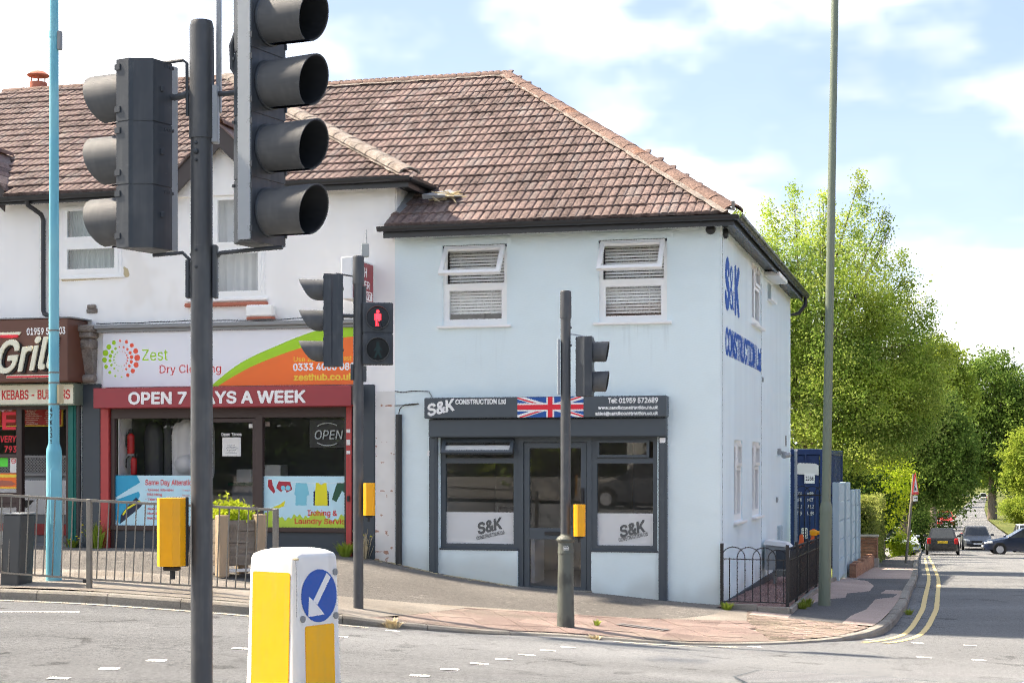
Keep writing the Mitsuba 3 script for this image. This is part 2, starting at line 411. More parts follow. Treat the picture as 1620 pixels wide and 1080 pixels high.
def lathe(prof, at=(0, 0, 0), n=24):
    """prof: (r, z) from bottom to top."""
    v, f = [], []
    k = len(prof)
    for i in range(n):
        a = 2 * np.pi * i / n
        v += [[r * math.cos(a) + at[0], r * math.sin(a) + at[1], z + at[2]] for r, z in prof]
    for i in range(n):
        j = (i + 1) % n
        for q in range(k - 1):
            f += [[i * k + q, j * k + q, j * k + q + 1], [i * k + q, j * k + q + 1, i * k + q + 1]]
    m = trimesh.Trimesh(np.array(v), np.array(f), process=True)
    m.remove_unreferenced_vertices()
    return m


def prism(poly, depth, m=None):
    if not isinstance(poly, (Polygon, MultiPolygon)):
        poly = Polygon(poly)
    gs = poly.geoms if hasattr(poly, 'geoms') else [poly]
    r = trimesh.util.concatenate([trimesh.creation.extrude_polygon(g, depth, engine='earcut') for g in gs if g.area > 1e-9])
    if m is not None:
        r.apply_transform(m)
    return r


def front(y=0.0, x=0.0, z=0.0):
    return frame((x, y, z), (1, 0, 0), (0, 0, 1))          # local x -> X, y -> Z, extruded towards the street (-Y)


def rightside(x=0.0):
    return frame((x, 0, 0), (0, 1, 0), (0, 0, 1))          # local x -> Y, y -> Z, extruded towards +X


_text = {}


def text(s, m, x, y, w, h, depth=0.004, bold=False, shear=0.0, rot=0.0, weight=0.0):
    """Lettering with its lower left at (x, y) of the frame m, w wide, capitals h high."""
    t = meshkit.text_mesh(s, 1.0, 1.0, bold)
    v = t.vertices.copy()
    lo, hi = v[:, 0].min(), v[:, 0].max()
    v[:, 0] = (v[:, 0] - lo) / (hi - lo) * w
    v[:, 1] *= h
    v[:, 2] *= depth
    v[:, 0] += shear * v[:, 1]
    a = math.radians(rot)
    X, Y = v[:, 0] * math.cos(a) - v[:, 1] * math.sin(a), v[:, 0] * math.sin(a) + v[:, 1] * math.cos(a)
    v[:, 0], v[:, 1] = X + x, Y + y
    r = trimesh.Trimesh(v, t.faces, process=False)
    if weight:
        cs = [r]
        for dx, dy, dz in ((weight, 0, .0004), (-weight, 0, .0008), (0, weight, .0012), (0, -weight, .0016)):
            q = r.copy(); q.vertices[:, :2] += (dx * h, dy * h); q.vertices[:, 2] += dz; cs.append(q)
        r = trimesh.util.concatenate(cs)
    r.apply_transform(m)
    return r


def hull(pts):
    return trimesh.convex.convex_hull(np.asarray(pts, float))


def clipz(poly):
    return poly


rng = np.random.default_rng(7)
random.seed(7)
# ---------------------------------------------------------------- the lie of the land
KERB = np.array([(-46, -6.2, .36), (-20, -6.15, .26), (-12, -6.15, .2), (-7.34, -6.12, .16), (-6.14, -6.2, .15), (-5.2, -6.26, .12), (-4.23, -6.31, .08), (-3.6, -6.2, .01), (-3.07, -6.0, -.07), (-2.62, -5.78, -.14), (-1.88, -5.42, -.23),
                 (-1.05, -4.94, -.30), (-.35, -4.65, -.37), (.3, -4.25, -.43), (.95, -3.72, -.47), (1.55, -2.95, -.50), (2.0, -1.9, -.52), (2.25, -.5, -.53), (2.36, 1.5, -.53), (2.42, 3.74, -.53),
                 (2.40, 12, -.78), (2.2, 25.8, -1.28), (1.9, 45, -2.2), (1.6, 69, -3.3), (1.5, 90, -3.95), (2.2, 130, -4.3), (3.4, 165, -4.7), (5.0, 240, -5.6), (7.6, 350, -6.9), (11.0, 500, -8.4)])
KH = np.array([.115] * 6 + [.115, .1, .085, .06, .045, .03, .025, .025, .025, .03, .07, .11] + [.115] * 12)
FACADE = [(-30, .45), (-14, .36), (-9.4, .29), (-6.9, .29), (-5.3, .22), (-4.67, .12), (-4.1, .0), (-3.4, -.1), (-2.84, -.18), (-1.8, -.235), (-.78, -.325), (0, -.37)]
kl = LineString(KERB[:, :2])
kt = np.concatenate([[0], np.cumsum(np.linalg.norm(np.diff(KERB[:, :2], axis=0), axis=1))])
_s = np.concatenate([np.arange(0, kt[3], 3.0), np.arange(kt[3], kt[19], 0.2), np.arange(kt[19], kt[21], 1.0), np.arange(kt[21], kt[-1], 6.0), [kt[-1]]])
KS = np.stack([PchipInterpolator(kt, KERB[:, i])(_s) for i in range(3)] + [PchipInterpolator(kt, KH)(_s)], 1)   # x, y, top z, height
_pp = [(x, 0.0, z) for x, z in FACADE] + [tuple(k) for k in KERB[1:21]] + [(-3.41, -5.08, -.057), (-1.19, -4.36, -.27), (-6.96, -5.4, .22), (-14, -4, .3), (-9, -3, .26), (-6.4, -3, .22), (-4.6, -3, .06), (-2.3, -2.2, -.2), (-.5, -2.2, -.36),
                                                                                        (.93, -.1, -.43), (1.35, 1.6, -.48), (1.0, 5, -.53), (1.0, 9, -.62), (1.0, 13, -.77), (-4, 8, -.2), (-12, 8, .3), (0, 8, -.5)]
_pp = np.array(_pp)
PAVE = RBFInterpolator(_pp[:, :2], _pp[:, 2], kernel='thin_plate_spline', smoothing=0.002)


def rd(xr, yr):
    """Main road frame: xr along the road from the camera's foot, yr across it."""
    return (CAM[0] + CA * xr - SA * yr, CAM[1] + SA * xr + CA * yr)


_rr = [(k[0], k[1], k[2] - h) for k, h in zip(KERB[1:21], KH[1:21])] + [(*rd(x, 12), z) for x, z in ((-20, .2), (-8, .1), (-3.7, .05), (0, -.04), (3.7, -.24), (8, -.6), (20, -1.4))] + [(*rd(x, 0), z) for x, z in ((-30, .35), (-6, .1), (0, 0), (6, -.25), (30, -1.6))] \
    + [(*rd(x, -12), z) for x, z in ((-20, .3), (0, .05), (20, -1.0))] + [(4.5, -1, -.66), (6.5, -1, -.72), (5, 4, -.66), (8, 4, -.7), (5, 12, -.9), (8, 12, -.92)]
_rr = np.array(_rr)
ROAD = RBFInterpolator(_rr[:, :2], _rr[:, 2], kernel='thin_plate_spline', smoothing=0.002)
PROF = PchipInterpolator([-50, 0, 12, 25, 45, 69, 90, 130, 165, 240, 350, 500, 900, 4000], [-.4, -.45, -.78, -1.27, -2.2, -3.3, -3.95, -4.3, -4.7, -5.6, -6.9, -8.4, -11, -14])


def _blend(rbf, off):
    def fn(x, y):
        x, y = np.broadcast_arrays(np.asarray(x, float), np.asarray(y, float))
        w = np.clip((y - 6) / 7, 0, 1)
        w = w * w * (3 - 2 * w)
        near = rbf(np.stack([np.clip(x.ravel(), -40, 30), np.clip(y.ravel(), -34, 13)], 1)).reshape(x.shape)
        return near * (1 - w) + (PROF(y) + off) * w
    return fn


hp, hr = _blend(PAVE, 0.0), _blend(ROAD, -0.115)


def sheet(poly, step, h, lift=0.0, edge=None):
    """A polygon in plan laid on the land h."""
    gs = poly.geoms if hasattr(poly, 'geoms') else [poly]
    out = []
    for g in gs:
        if g.area < 1e-6:
            continue
        g2 = g.segmentize(edge or step)
        b = [np.array(g2.exterior.coords)[:-1]] + [np.array(r.coords)[:-1] for r in g2.interiors]
        x0, y0, x1, y1 = g.bounds
        gx, gy = np.meshgrid(np.arange(x0 + step / 2, x1, step), np.arange(y0 + step / 2, y1, step))
        pts = np.stack([gx.ravel(), gy.ravel()], 1)
        if len(pts):
            from shapely import contains_xy
            pts = pts[contains_xy(g.buffer(-step * 0.3), pts[:, 0], pts[:, 1])]
        allp = np.vstack(b + [pts])
        tri = Delaunay(allp).simplices
        from shapely import contains_xy
        cen = allp[tri].mean(1)
        tri = tri[contains_xy(g.buffer(1e-4), cen[:, 0], cen[:, 1])]
        a, bb, c = (allp[tri[:, k]] for k in range(3))
        cr = (bb[:, 0] - a[:, 0]) * (c[:, 1] - a[:, 1]) - (bb[:, 1] - a[:, 1]) * (c[:, 0] - a[:, 0])
        tri = np.where((cr < 0)[:, None], tri[:, ::-1], tri)[np.abs(cr) > 1e-9]
        out.append(trimesh.Trimesh(np.column_stack([allp, h(allp[:, 0], allp[:, 1]) + lift]), tri, process=False))
    return trimesh.util.concatenate(out)


# ground, to the horizon
gx = np.concatenate([-np.geomspace(1500, 40, 14), np.arange(-36, 36, 2.0), np.geomspace(40, 1500, 14)])
gy = np.concatenate([-np.geomspace(1500, 60, 10), np.arange(-56, 60, 2.0), np.geomspace(64, 3500, 26)])
GX, GY = np.meshgrid(gx, gy)
hollow = np.clip(1 - np.hypot(GX - 2, np.clip(GY, -20, 20) - GY) / 1e9, 0, 1)
GZ = np.minimum(hr(GX, GY), hp(GX, GY)) - 0.16
n0, n1 = GX.shape
gi = np.arange(n0 * n1).reshape(n0, n1)
gq = np.stack([gi[:-1, :-1], gi[:-1, 1:], gi[1:, 1:], gi[1:, :-1]], -1).reshape(-1, 4)
put('ground', (np.stack([GX, GY, GZ], -1).reshape(-1, 3), gq), 'm_grass', smooth=True)
struct('ground', 'grass and earth under and beyond the streets')

# carriageways
RIGHTKERB = [(8.6, 3), (8.5, 12), (8.4, 26), (8.3, 60), (8.0, 90), (7.4, 130), (7.2, 165), (8.4, 240), (11.0, 350), (15.0, 500)]
kerb_xy = [tuple(p) for p in KS[:, :2]]
rb = RIGHTKERB[::-1] + [(9.0, 0), (10.5, -2.2), (13, -3.2), (18, -3.0), rd(40, 24.0), rd(40, -4), rd(-60, -4)]
road_poly = Polygon(kerb_xy + rb).buffer(0)
near_clip = sbox(-60, -60, 60, 30)
put('road', [sheet(road_poly.intersection(near_clip), 0.8, hr, edge=0.6), sheet(road_poly.intersection(sbox(-60, 30, 60, 600)), 5.0, hr)], 'm_road', smooth=True)
struct('road', 'worn grey asphalt road with a side road falling away between trees')
far_poly = Polygon([rd(-60, -4.15), rd(40, -4.15), rd(40, -7), rd(-60, -7)])
put('opposite_pavement', sheet(far_poly, 1.5, hr, 0.115), 'm_path', smooth=True)
struct('opposite_pavement', 'asphalt pavement on the far side of the main road')
right_poly = Polygon(RIGHTKERB + [(x + 2.0, y) for x, y in RIGHTKERB[::-1]])
put('side_verge', sheet(right_poly, 2.0, hr, 0.115), 'm_grass', smooth=True)
struct('side_verge', 'dry grass verge along the right of the side road')

# pavement: asphalt by the shops, a slab band behind the kerb, tactile paving at the crossing, brick pavers at the corner, patched footpath beside the house
left_edge = [(x - 0.0, y) for x, y in kerb_xy]
kpoly = LineString(kerb_xy)
land = Polygon(kerb_xy[:[i for i, p in enumerate(kerb_xy) if p[1] < 110][-1]] + [(1.0, 105), (1.0, 20), (1.0, .1), (.98, -.42), (.0, -.42), (0.05, 0.12), (-46, 0.12)]).buffer(0)
back = land.difference(kpoly.buffer(0.125))
band = back.intersection(kpoly.buffer(2.05)).intersection(sbox(-60, -9, 3, .0))
sidepath = back.intersection(sbox(0.5, -0.9, 4, 120)).difference(Polygon([(-1, -1), (.98, -.9), (2.6, -.9), (2.6, -1.2), (-1, -1.2)]))
fillet = Polygon([(0.2, -2.6), (0.95, -.42), (1.0, .2), (1.0, -.9), (2.4, -.9), (2.6, -1.3), (2.2, -3.2)])
band = unary_union([band, fillet.intersection(back)]).difference(sidepath)
tact = band.intersection(Polygon([(-3.3, -7), (-2.55, -3.6), (.55, -1.6), (1.25, -4.2), (1.2, -7)]))
pavr = band.intersection(Polygon([(.55, -1.6), (1.25, -4.2), (3.2, -4.2), (3.2, -.3), (.4, -.3)]))
slab = band.difference(tact).difference(pavr)
asph = back.difference(band).difference(sidepath)
put('pavement', sheet(asph, 0.5, hp), 'm_path', smooth=True)
struct('pavement', 'sloping pavement in front of the shops and round the corner')
put('pavement__slab_band', sheet(slab, 0.5, hp), 'm_slabs', smooth=True)
put('pavement__bedding', sheet(unary_union([tact, pavr]), 0.35, hp, -0.018), 'm_stainlead', smooth=True)
patch = Polygon([(1.0, -.9), (1.02, .6), (1.2, 2.6), (1.5, 3.2), (1.45, 4.6), (1.75, 5.6), (1.75, 7.4), (1.55, 9.5), (1.1, 11.0), (2.32, 11.5), (2.32, 6.5), (2.0, 6.4), (1.95, 5.2), (2.22, 5.1), (2.2, 3.9), (1.95, 3.2), (1.9, 1.4), (1.75, .2), (1.7, -.9)])
sp1 = sidepath.intersection(patch)
put('pavement__footpath', sheet(sidepath.difference(patch).intersection(sbox(0, -2, 5, 20)), 0.4, hp), 'm_oldred', smooth=True)
put('pavement__patch', sheet(sp1, 0.4, hp), 'm_newtar', smooth=True)
put('pavement__footpath_far', sheet(sidepath.difference(patch).intersection(sbox(0, 20, 5, 120)), 1.0, hp), 'm_path', smooth=True)


def pieces(area, cx, cy, dx, dy, gap, h, key, m, ang, limit, brick=True, lift=0.0):
    """Lays rectangular pieces of dx by dy over an area, each a part of its own, cut to the area's edge."""
    ca, sa = math.cos(math.radians(ang)), math.sin(math.radians(ang))
    x0, y0, x1, y1 = affinity.rotate(area, -ang, origin=(cx, cy)).bounds
    n = 0
    for j, yy in enumerate(np.arange(y0, y1, dy)):
        for xx in np.arange(x0 - (dx / 2 if brick and j % 2 else 0), x1, dx):
            r = sbox(xx + gap, yy + gap, xx + dx - gap, yy + dy - gap)
            g = affinity.rotate(r, ang, origin=(cx, cy)).intersection(area)
            if g.area < 0.12 * dx * dy or g.geom_type != 'Polygon' or n >= limit:
                continue
            g = g.simplify(0.004)
            top = trimesh.creation.extrude_polygon(g, 0.03, engine='earcut')
            v = top.vertices.copy()
            v[:, 2] += hp(v[:, 0], v[:, 1]) - 0.03 + lift + rng.uniform(-.003, .003)
            put(key, trimesh.Trimesh(v, top.faces, process=False), m)
            n += 1
    return n


pieces(tact, -1.0, -4.6, 0.45, 0.45, 0.006, hp, 'pavement__paving_slab', 'm_pink', 30, 140, brick=False)
pieces(pavr, 1.5, -2, 0.21, 0.14, 0.005, hp, 'pavement__brick', 'm_paver', 24, 290)

# kerbstones
struct('kerb', 'row of concrete kerbstones, dropped at the crossing')


def kerb_run(S0, S1, L):
    s = S0
    while s < S1 - 0.2:
        e = min(s + L, S1)
        q = np.linspace(s + 0.004, e - 0.004, 4)
        P = np.stack([PchipInterpolator(kt, KERB[:, i])(q) for i in range(3)] + [PchipInterpolator(kt, KH)(q)], 1)
        t = np.gradient(P[:, :2], axis=0)
        t /= np.linalg.norm(t, axis=1, keepdims=True)
        nrm = np.stack([-t[:, 1], t[:, 0]], 1)
        jit = rng.uniform(-.006, .006)
        v = []
        for p, nn in zip(P, nrm):
            ztop, zb = p[2] + jit, p[2] - p[3] - 0.12
            prof = [(-.004, zb), (0.0, ztop - .03), (.018, ztop - .006), (.035, ztop), (.125, ztop), (.125, zb)]
            v += [[p[0] + nn[0] * a, p[1] + nn[1] * a, z] for a, z in prof]
        k, f = 6, []
        for i in range(3):
            for a in range(k):
                b = (a + 1) % k
                f += [[i * k + a, (i + 1) * k + a, (i + 1) * k + b], [i * k + a, (i + 1) * k + b, i * k + b]]
        for o, flip in ((0, 1), (3 * k, 0)):
            for a in range(1, k - 1):
                f.append([o, o + a + 1, o + a] if flip == 0 else [o, o + a, o + a + 1])
        m = trimesh.Trimesh(np.array(v), np.array(f), process=False)
        m.fix_normals()
        put('kerb__kerbstone', m, 'm_conc', smooth=30)
        s = e


kerb_run(kt[3] - 5.0, kt[15], 0.915)
kerb_run(kt[15], kt[19], 0.6)
kerb_run(kt[19], kt[23], 0.915)
kerb_run(kt[23], kt[-3], 8.0)


# painted markings, each lying on the road
def strip(pts, w, h=hr, lift=0.004, step=0.25):
    g = LineString(pts).buffer(w / 2, cap_style=2)
    return sheet(g, step, h, lift)
# ---------------------------------------------------------------- windows, roofs and other building parts
def ring(x0, x1, y0, y1, w):
    return sbox(x0, y0, x1, y1).difference(sbox(x0 + w, y0 + w, x1 - w, y1 - w))


def lt(m, z):
    k = m.copy()
    k[:3, 3] += m[:3, 2] * z
    return k


def blind(W, m, x0, x1, y0, y1, z, pitch=0.046, tilt=44):
    a = math.radians(tilt)
    sl = box(x0, x1, -.002, .002, -.025, .025)
    for i, y in enumerate(np.arange(y1 - 0.02, y0, -pitch)):
        k = sl.copy()
        k.apply_transform(np.array([[1, 0, 0, 0], [0, math.cos(a), -math.sin(a), y], [0, math.sin(a), math.cos(a), z], [0, 0, 0, 1]]))
        put(W + '_slat', moved(k, m), 'm_blind')
    put(W + '_cord', [moved(box(x, x + .006, y0, y1, z + .012, z + .018), m) for x in (x0 + .2 * (x1 - x0), x0 + .75 * (x1 - x0))], 'm_blind')


def sash(W, m, x0, x1, y0, y1, z, w=0.05, fm='m_upvc', th=0.05, open_deg=0.0, film=False):
    mm = m
    if open_deg:
        a = math.radians(open_deg)
        R = np.eye(4)
        R[1:3, 1:3] = [[math.cos(a), math.sin(a)], [-math.sin(a), math.cos(a)]]
        R[:3, 3] = (0, y1, z)
        R2 = np.eye(4); R2[:3, 3] = (0, -y1, -z)
        # swings outwards about its top edge
        R[1:3, 1:3] = [[math.cos(a), math.sin(a)], [-math.sin(a), math.cos(a)]]
        mm = m @ R @ R2
    put(W + '__sash', prism(ring(x0, x1, y0, y1, w), th, lt(mm, z - th * 0)), fm)
    put(W + '__pane', prism_sheet(x0 + w * .9, x1 - w * .9, y0 + w * .9, y1 - w * .9, z + th * .4, mm), 'm_glass')
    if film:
        put(W + '__frost_or_sky_glare', prism_sheet(x0 + w, x1 - w, y0 + w, y1 - w - .05, z + th * .3, mm), 'm_paper')  # pale sheet paints a bright sky reflection into the open fanlight


def prism_sheet(x0, x1, y0, y1, z, m):
    t = trimesh.Trimesh(np.array([[x0, y0, z], [x1, y0, z], [x1, y1, z], [x0, y1, z]]), np.array([[0, 1, 2], [0, 2, 3]]), process=False)
    t.apply_transform(m)
    return t


def niche(x0, x1, y0, y1, z0, z1, m):
    """A room seen through an opening: five faces, open at z1."""
    v = np.array([[x0, y0, z0], [x1, y0, z0], [x1, y1, z0], [x0, y1, z0], [x0, y0, z1], [x1, y0, z1], [x1, y1, z1], [x0, y1, z1]], float)
    f = [[0, 1, 2, 3], [0, 4, 5, 1], [1, 5, 6, 2], [2, 6, 7, 3], [3, 7, 4, 0]]
    t = trimesh.Trimesh(v, np.array([[q[0], q[1], q[2]] for q in f] + [[q[0], q[2], q[3]] for q in f]), process=False)
    t.apply_transform(m)
    return t


def tile_mesh(w=0.234, length=0.40, th=0.033, rolls=2):
    cw = w / rolls
    xs, prof = [], []
    for r in range(rolls):
        for a, h in ((0.0, -.004), (.010, -.006), (.017, .006), (.045, .012), (.078, .012), (.106, .007)):
            xs.append(r * cw + a); prof.append(h)
    xs.append(w); prof.append(-.004)
    xs, prof = np.array(xs), np.array(prof)
    n = len(xs) - 1
    v, f = [], []
    for b, lift in ((0.0, th), (length, 0.004)):
        v += [[x, b, lift + p] for x, p in zip(xs, prof)]
    v += [[x, 0.0, -0.006] for x in xs]
    k = n + 1
    for i in range(n):
        f += [[i, i + 1, k + i + 1], [i, k + i + 1, k + i], [2 * k + i, 2 * k + i + 1, i + 1], [2 * k + i, i + 1, i]]
    v += [[w, 0, th + prof[-1]], [w, length, 0.004 + prof[-1]], [w, 0, -.006], [w, length, -.006]]
    o = 3 * k
    f += [[o, o + 2, o + 1], [o + 1, o + 2, o + 3]]
    return np.array(v), np.array(f)


TV, TF = tile_mesh()


def tiles(R, o, es, nrm, poly, w=0.234, g=0.338, limit=300, cam=CAM, name='tile', parts=True, off=0.0, edge=None):
    """Tiles over the plane through o (eaves along +X unless ex given), courses rising along es, within poly (along the eaves, up the slope)."""
    ex = np.cross(es, nrm)
    x0, y0, x1, y1 = poly.bounds
    at = []
    for j, b in enumerate(np.arange(y0, y1, g)):
        for a in np.arange(x0 + off, x1, w):
            if poly.contains(Point(a + w * .5, b + .1)) and (edge is None or edge.contains(Point(a + w * .95, b + .24))):
                at.append((a + rng.normal(0, .002), b + rng.normal(0, .004), rng.normal(0, .003), rng.normal(0, .004)))
    ms = []
    for a, b, dz, yaw in at:
        m = np.eye(4)
        m[:3, 0], m[:3, 1], m[:3, 2] = ex + es * yaw, es - ex * yaw, nrm
        m[:3, 3] = o + ex * a + es * b + nrm * dz
        ms.append(m)
    ms.sort(key=lambda m: np.linalg.norm(m[:3, 3] - np.array(cam)))
    shape = mikit.ply((TV, TF), 'm_tile')
    n = limit if parts else 0
    for m in ms[:n]:
        put(R + '__' + name, shape, 'm_tile', to_world=T4(m))
    rest = ms[n:]
    if rest:
        V = np.concatenate([TV @ m[:3, :3].T + m[:3, 3] for m in rest])
        F = np.concatenate([TF + i * len(TV) for i in range(len(rest))])
        k = put(R + '__' + name + '_courses', (V, F), 'm_tile')
        labels[k] = {'kind': 'stuff'}


def caps(R, p0, p1, name, w=0.13, L=0.40, m='m_ridge', h=0.10):
    """A run of half-round ridge or hip tiles, each overlapping the next, from the lower or nearer end."""
    p0, p1 = np.array(p0, float), np.array(p1, float)
    d = p1 - p0
    n = max(1, int(round(np.linalg.norm(d) / L)))
    t = d / np.linalg.norm(d)
    sd = np.cross(t, [0, 0, 1.0]); sd /= np.linalg.norm(sd)
    up = np.cross(sd, t)
    ang = np.linspace(0.05, math.pi - 0.05, 9)
    for i in range(n):
        a, b = p0 + d * (i / n), p0 + d * ((i + 1.06) / n if i < n - 1 else 1)
        v, f = [], []
        for q, s in ((a, 1.0), (b, 0.93)):
            for ww in (1.0, 0.82):
                v += [q + sd * math.cos(x) * w * s * ww + up * (math.sin(x) * h * s * ww - 0.02 + rng.uniform(-.003, .003)) for x in ang]
        k = len(ang)
        for j in range(k - 1):
            f += [[j, j + 1, 2 * k + j + 1], [j, 2 * k + j + 1, 2 * k + j], [j, k + j, k + j + 1], [j, k + j + 1, j + 1], [2 * k + j, 2 * k + j + 1, 3 * k + j + 1], [2 * k + j, 3 * k + j + 1, 3 * k + j]]
        put(R + '__' + name, trimesh.Trimesh(np.array(v), np.array(f), process=False), m, smooth=40)


def mortar(key, p0, p1, w, h=0.05, m='m_mortar'):
    p0, p1 = np.array(p0, float), np.array(p1, float)
    t = (p1 - p0) / np.linalg.norm(p1 - p0)
    sd = np.cross(t, [0, 0, 1.0]); sd /= np.linalg.norm(sd)
    up = np.cross(sd, t)
    n = 60
    v, f = [], []
    for i in range(n + 1):
        q = p0 + (p1 - p0) * i / n
        for s in (-1, 1):
            v.append(q + sd * s * (w + rng.uniform(-.025, .025)) - up * (h * .9))
            v.append(q + sd * s * w * .45 + up * (h * .5))
    for i in range(n):
        a = i * 4
        for x, y in ((0, 1), (1, 3), (3, 2)):
            f += [[a + x, a + y, a + 4 + y], [a + x, a + 4 + y, a + 4 + x]]
    put(key, trimesh.Trimesh(np.array(v), np.array(f), process=False), m)


def gutter(key, p0, p1, r=0.062, brackets=True):
    p0, p1 = np.array(p0, float), np.array(p1, float)
    t = (p1 - p0) / np.linalg.norm(p1 - p0)
    sd = np.cross(t, [0, 0, 1.0]); sd /= np.linalg.norm(sd)
    up = np.array([0, 0, 1.0])
    ang = np.linspace(math.pi, 2 * math.pi, 9)
    prof = [(math.cos(a) * r, math.sin(a) * r * 1.1) for a in ang] + [(math.cos(a) * r * .86, math.sin(a) * r * .95) for a in ang[::-1]]
    v = [q + sd * a + up * b for q in (p0, p1) for a, b in prof]
    k = len(prof)
    f = []
    for j in range(k):
        i = (j + 1) % k
        f += [[j, i, k + i], [j, k + i, k + j]]
    for o in (0, k):
        for j in range(8):
            f += [[o + j, o + j + 1, o + k - 2 - j], [o + j, o + k - 2 - j, o + k - 1 - j]]
    out = [trimesh.Trimesh(np.array(v), np.array(f), process=False)]
    L = np.linalg.norm(p1 - p0)
    if brackets:
        for s in np.arange(.4, L, .85):
            q = p0 + t * s
            vv = [q + t * dt + sd * a * 1.09 + up * (b * 1.09) for dt in (-.02, .02) for a, b in prof[:9]]
            ff = []
            for j in range(8):
                ff += [[j, j + 1, 9 + j + 1], [j, 9 + j + 1, 9 + j]]
            out.append(trimesh.Trimesh(np.array(vv), np.array(ff), process=False))
    return put(key, out, 'm_gutter', smooth=35)


# ---------------------------------------------------------------- the pale blue corner building
C = thing('corner_building', 'pale blue two-storey corner building with a dark grey shopfront and brown tiled hip roof', 'building')
F, S = front(0), rightside(0)
HIPX = lambda y: -4.40 - (y + .32) * (5.2 / 5.32)     # the neighbour's hip, in plan
BS = np.array([0, 5.32, 3.36]) / math.hypot(5.32, 3.36)
BN = np.array([0, -3.36, 5.32]) / math.hypot(5.32, 3.36)
BL = math.hypot(5.32, 3.36)
WS = np.array([0, 5.32, 2.95]) / math.hypot(5.32, 2.95)
WN = np.array([0, -2.95, 5.32]) / math.hypot(5.32, 2.95)
WL = math.hypot(5.32, 2.95)
shop_hole = Polygon([(-4.04, 1.95), (-4.04, .355), (-2.885, .355), (-2.885, -.5), (-1.815, -.5), (-1.815, .355), (-.875, .355), (-.875, 1.95)])
wf = Polygon([(-4.72, -.9), (0, -.9), (0, 4.92), (-4.72, 4.92)]).difference(unary_union([sbox(-4.0, 3.55, -3.04, 4.70), sbox(-1.71, 3.55, -.74, 4.70), shop_hole]))
ws = Polygon([(.25, -1.2), (10.4, -1.2), (10.4, 4.92), (.25, 4.92)]).difference(unary_union([sbox(3.76, 3.82, 5.06, 4.80), sbox(1.5, .72, 2.5, 1.92), sbox(3.8, .72, 4.95, 1.92), sbox(6.12, 4.42, 6.75, 4.72)]))
wall = C + '__wall'
put(wall, [prism(wf, .25, front(.25)), prism(ws, .25, rightside(-.25)), box(-4.72, -.25, 10.15, 10.4, -1, 4.92), box(-4.72, -4.5, .25, 10.15, -1, 4.92)], 'm_bluewall')
put(wall + '__render_joint', [box(-.012, .003, .2, .212, -.4, 4.9), box(-.004, .003, 5.2, 5.212, -.45, 4.6)], 'm_anthra')
put(wall + '__plinth', box(.002, .035, .3, 10.4, -1.0, -.36), 'm_anthra2')
for x0, x1 in ((-4.11, -2.98), (-1.82, -.66)):
    put(wall + '__lintel', box(x0, x1, -.02, .01, 4.705, 4.80), 'm_bluewall')
# upper front windows, top lights open
for wi, (x0, x1) in enumerate(((-4.0, -3.04), (-1.71, -.74))):
    W = put(C + '__window', [prism(ring(x0, x1, 3.55, 4.70, .05), .07, lt(F, -.11)), prism(sbox(x0 + .05, 4.09, x1 - .05, 4.15), .07, lt(F, -.11))], 'm_upvc')
    sash(W, F, x0 + .045, x1 - .045, 3.595, 4.095, -.095, .045)
    sash(W, F, x0 + .03, x1 - .03, 4.14, 4.66, -.035, .06, open_deg=36)
    put(W + '__sill', box(x0 - .07, x1 + .07, -.06, .1, 3.51, 3.548, .006), 'm_upvc')
    put(W + '__head', box(x0, x1, .02, .12, 4.66, 4.70), 'm_anthra2')
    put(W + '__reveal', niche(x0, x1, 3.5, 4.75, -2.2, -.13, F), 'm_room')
    blind(W + '__blind', F, x0 + .06, x1 - .06, 3.72 if wi == 0 else 3.69, 4.64, -.17)
# side windows
for (y0, y1, z0, z1, tr) in ((3.76, 5.06, 3.82, 4.80, 4.46), (1.5, 2.5, .72, 1.92, 1.52), (3.8, 4.95, .72, 1.92, 1.52)):
    ym = y0 + .42 * (y1 - y0)
    W = put(C + '__window', [prism(ring(y0, y1, z0, z1, .055), .07, lt(S, -.09)), prism(sbox(ym - .03, z0, ym + .03, z1), .07, lt(S, -.09))], 'm_upvc')
    sash(W, S, y0 + .05, ym - .03, z0 + .05, z1 - .05, -.07, .05)
    sash(W, S, ym + .03, y1 - .05, z0 + .05, tr, -.07, .05)
    sash(W, S, ym + .03, y1 - .05, tr + .01, z1 - .05, -.05, .05)
    put(W + '__sill', box(-.02, .075, y0 - .06, y1 + .06, z0 - .045, z0 - .004, .006), 'm_upvc')
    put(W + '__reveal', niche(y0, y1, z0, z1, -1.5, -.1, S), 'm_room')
W = put(C + '__window', prism(ring(6.12, 6.75, 4.42, 4.72, .04), .06, lt(S, -.13)), 'm_anthra')
put(W + '__pane', prism_sheet(6.15, 6.72, 4.45, 4.70, -.1, S), 'm_glass')
put(W + '__reveal', niche(6.12, 6.75, 4.42, 4.72, -1.0, -.13, S), 'm_room')
put(W + '__sill', box(-.02, .09, 6.05, 6.85, 4.385, 4.415, .006), 'm_upvc')
put(C + '__canopy', [box(.0, .26, 5.6, 7.0, 4.76, 4.84, .01)], 'm_upvc')
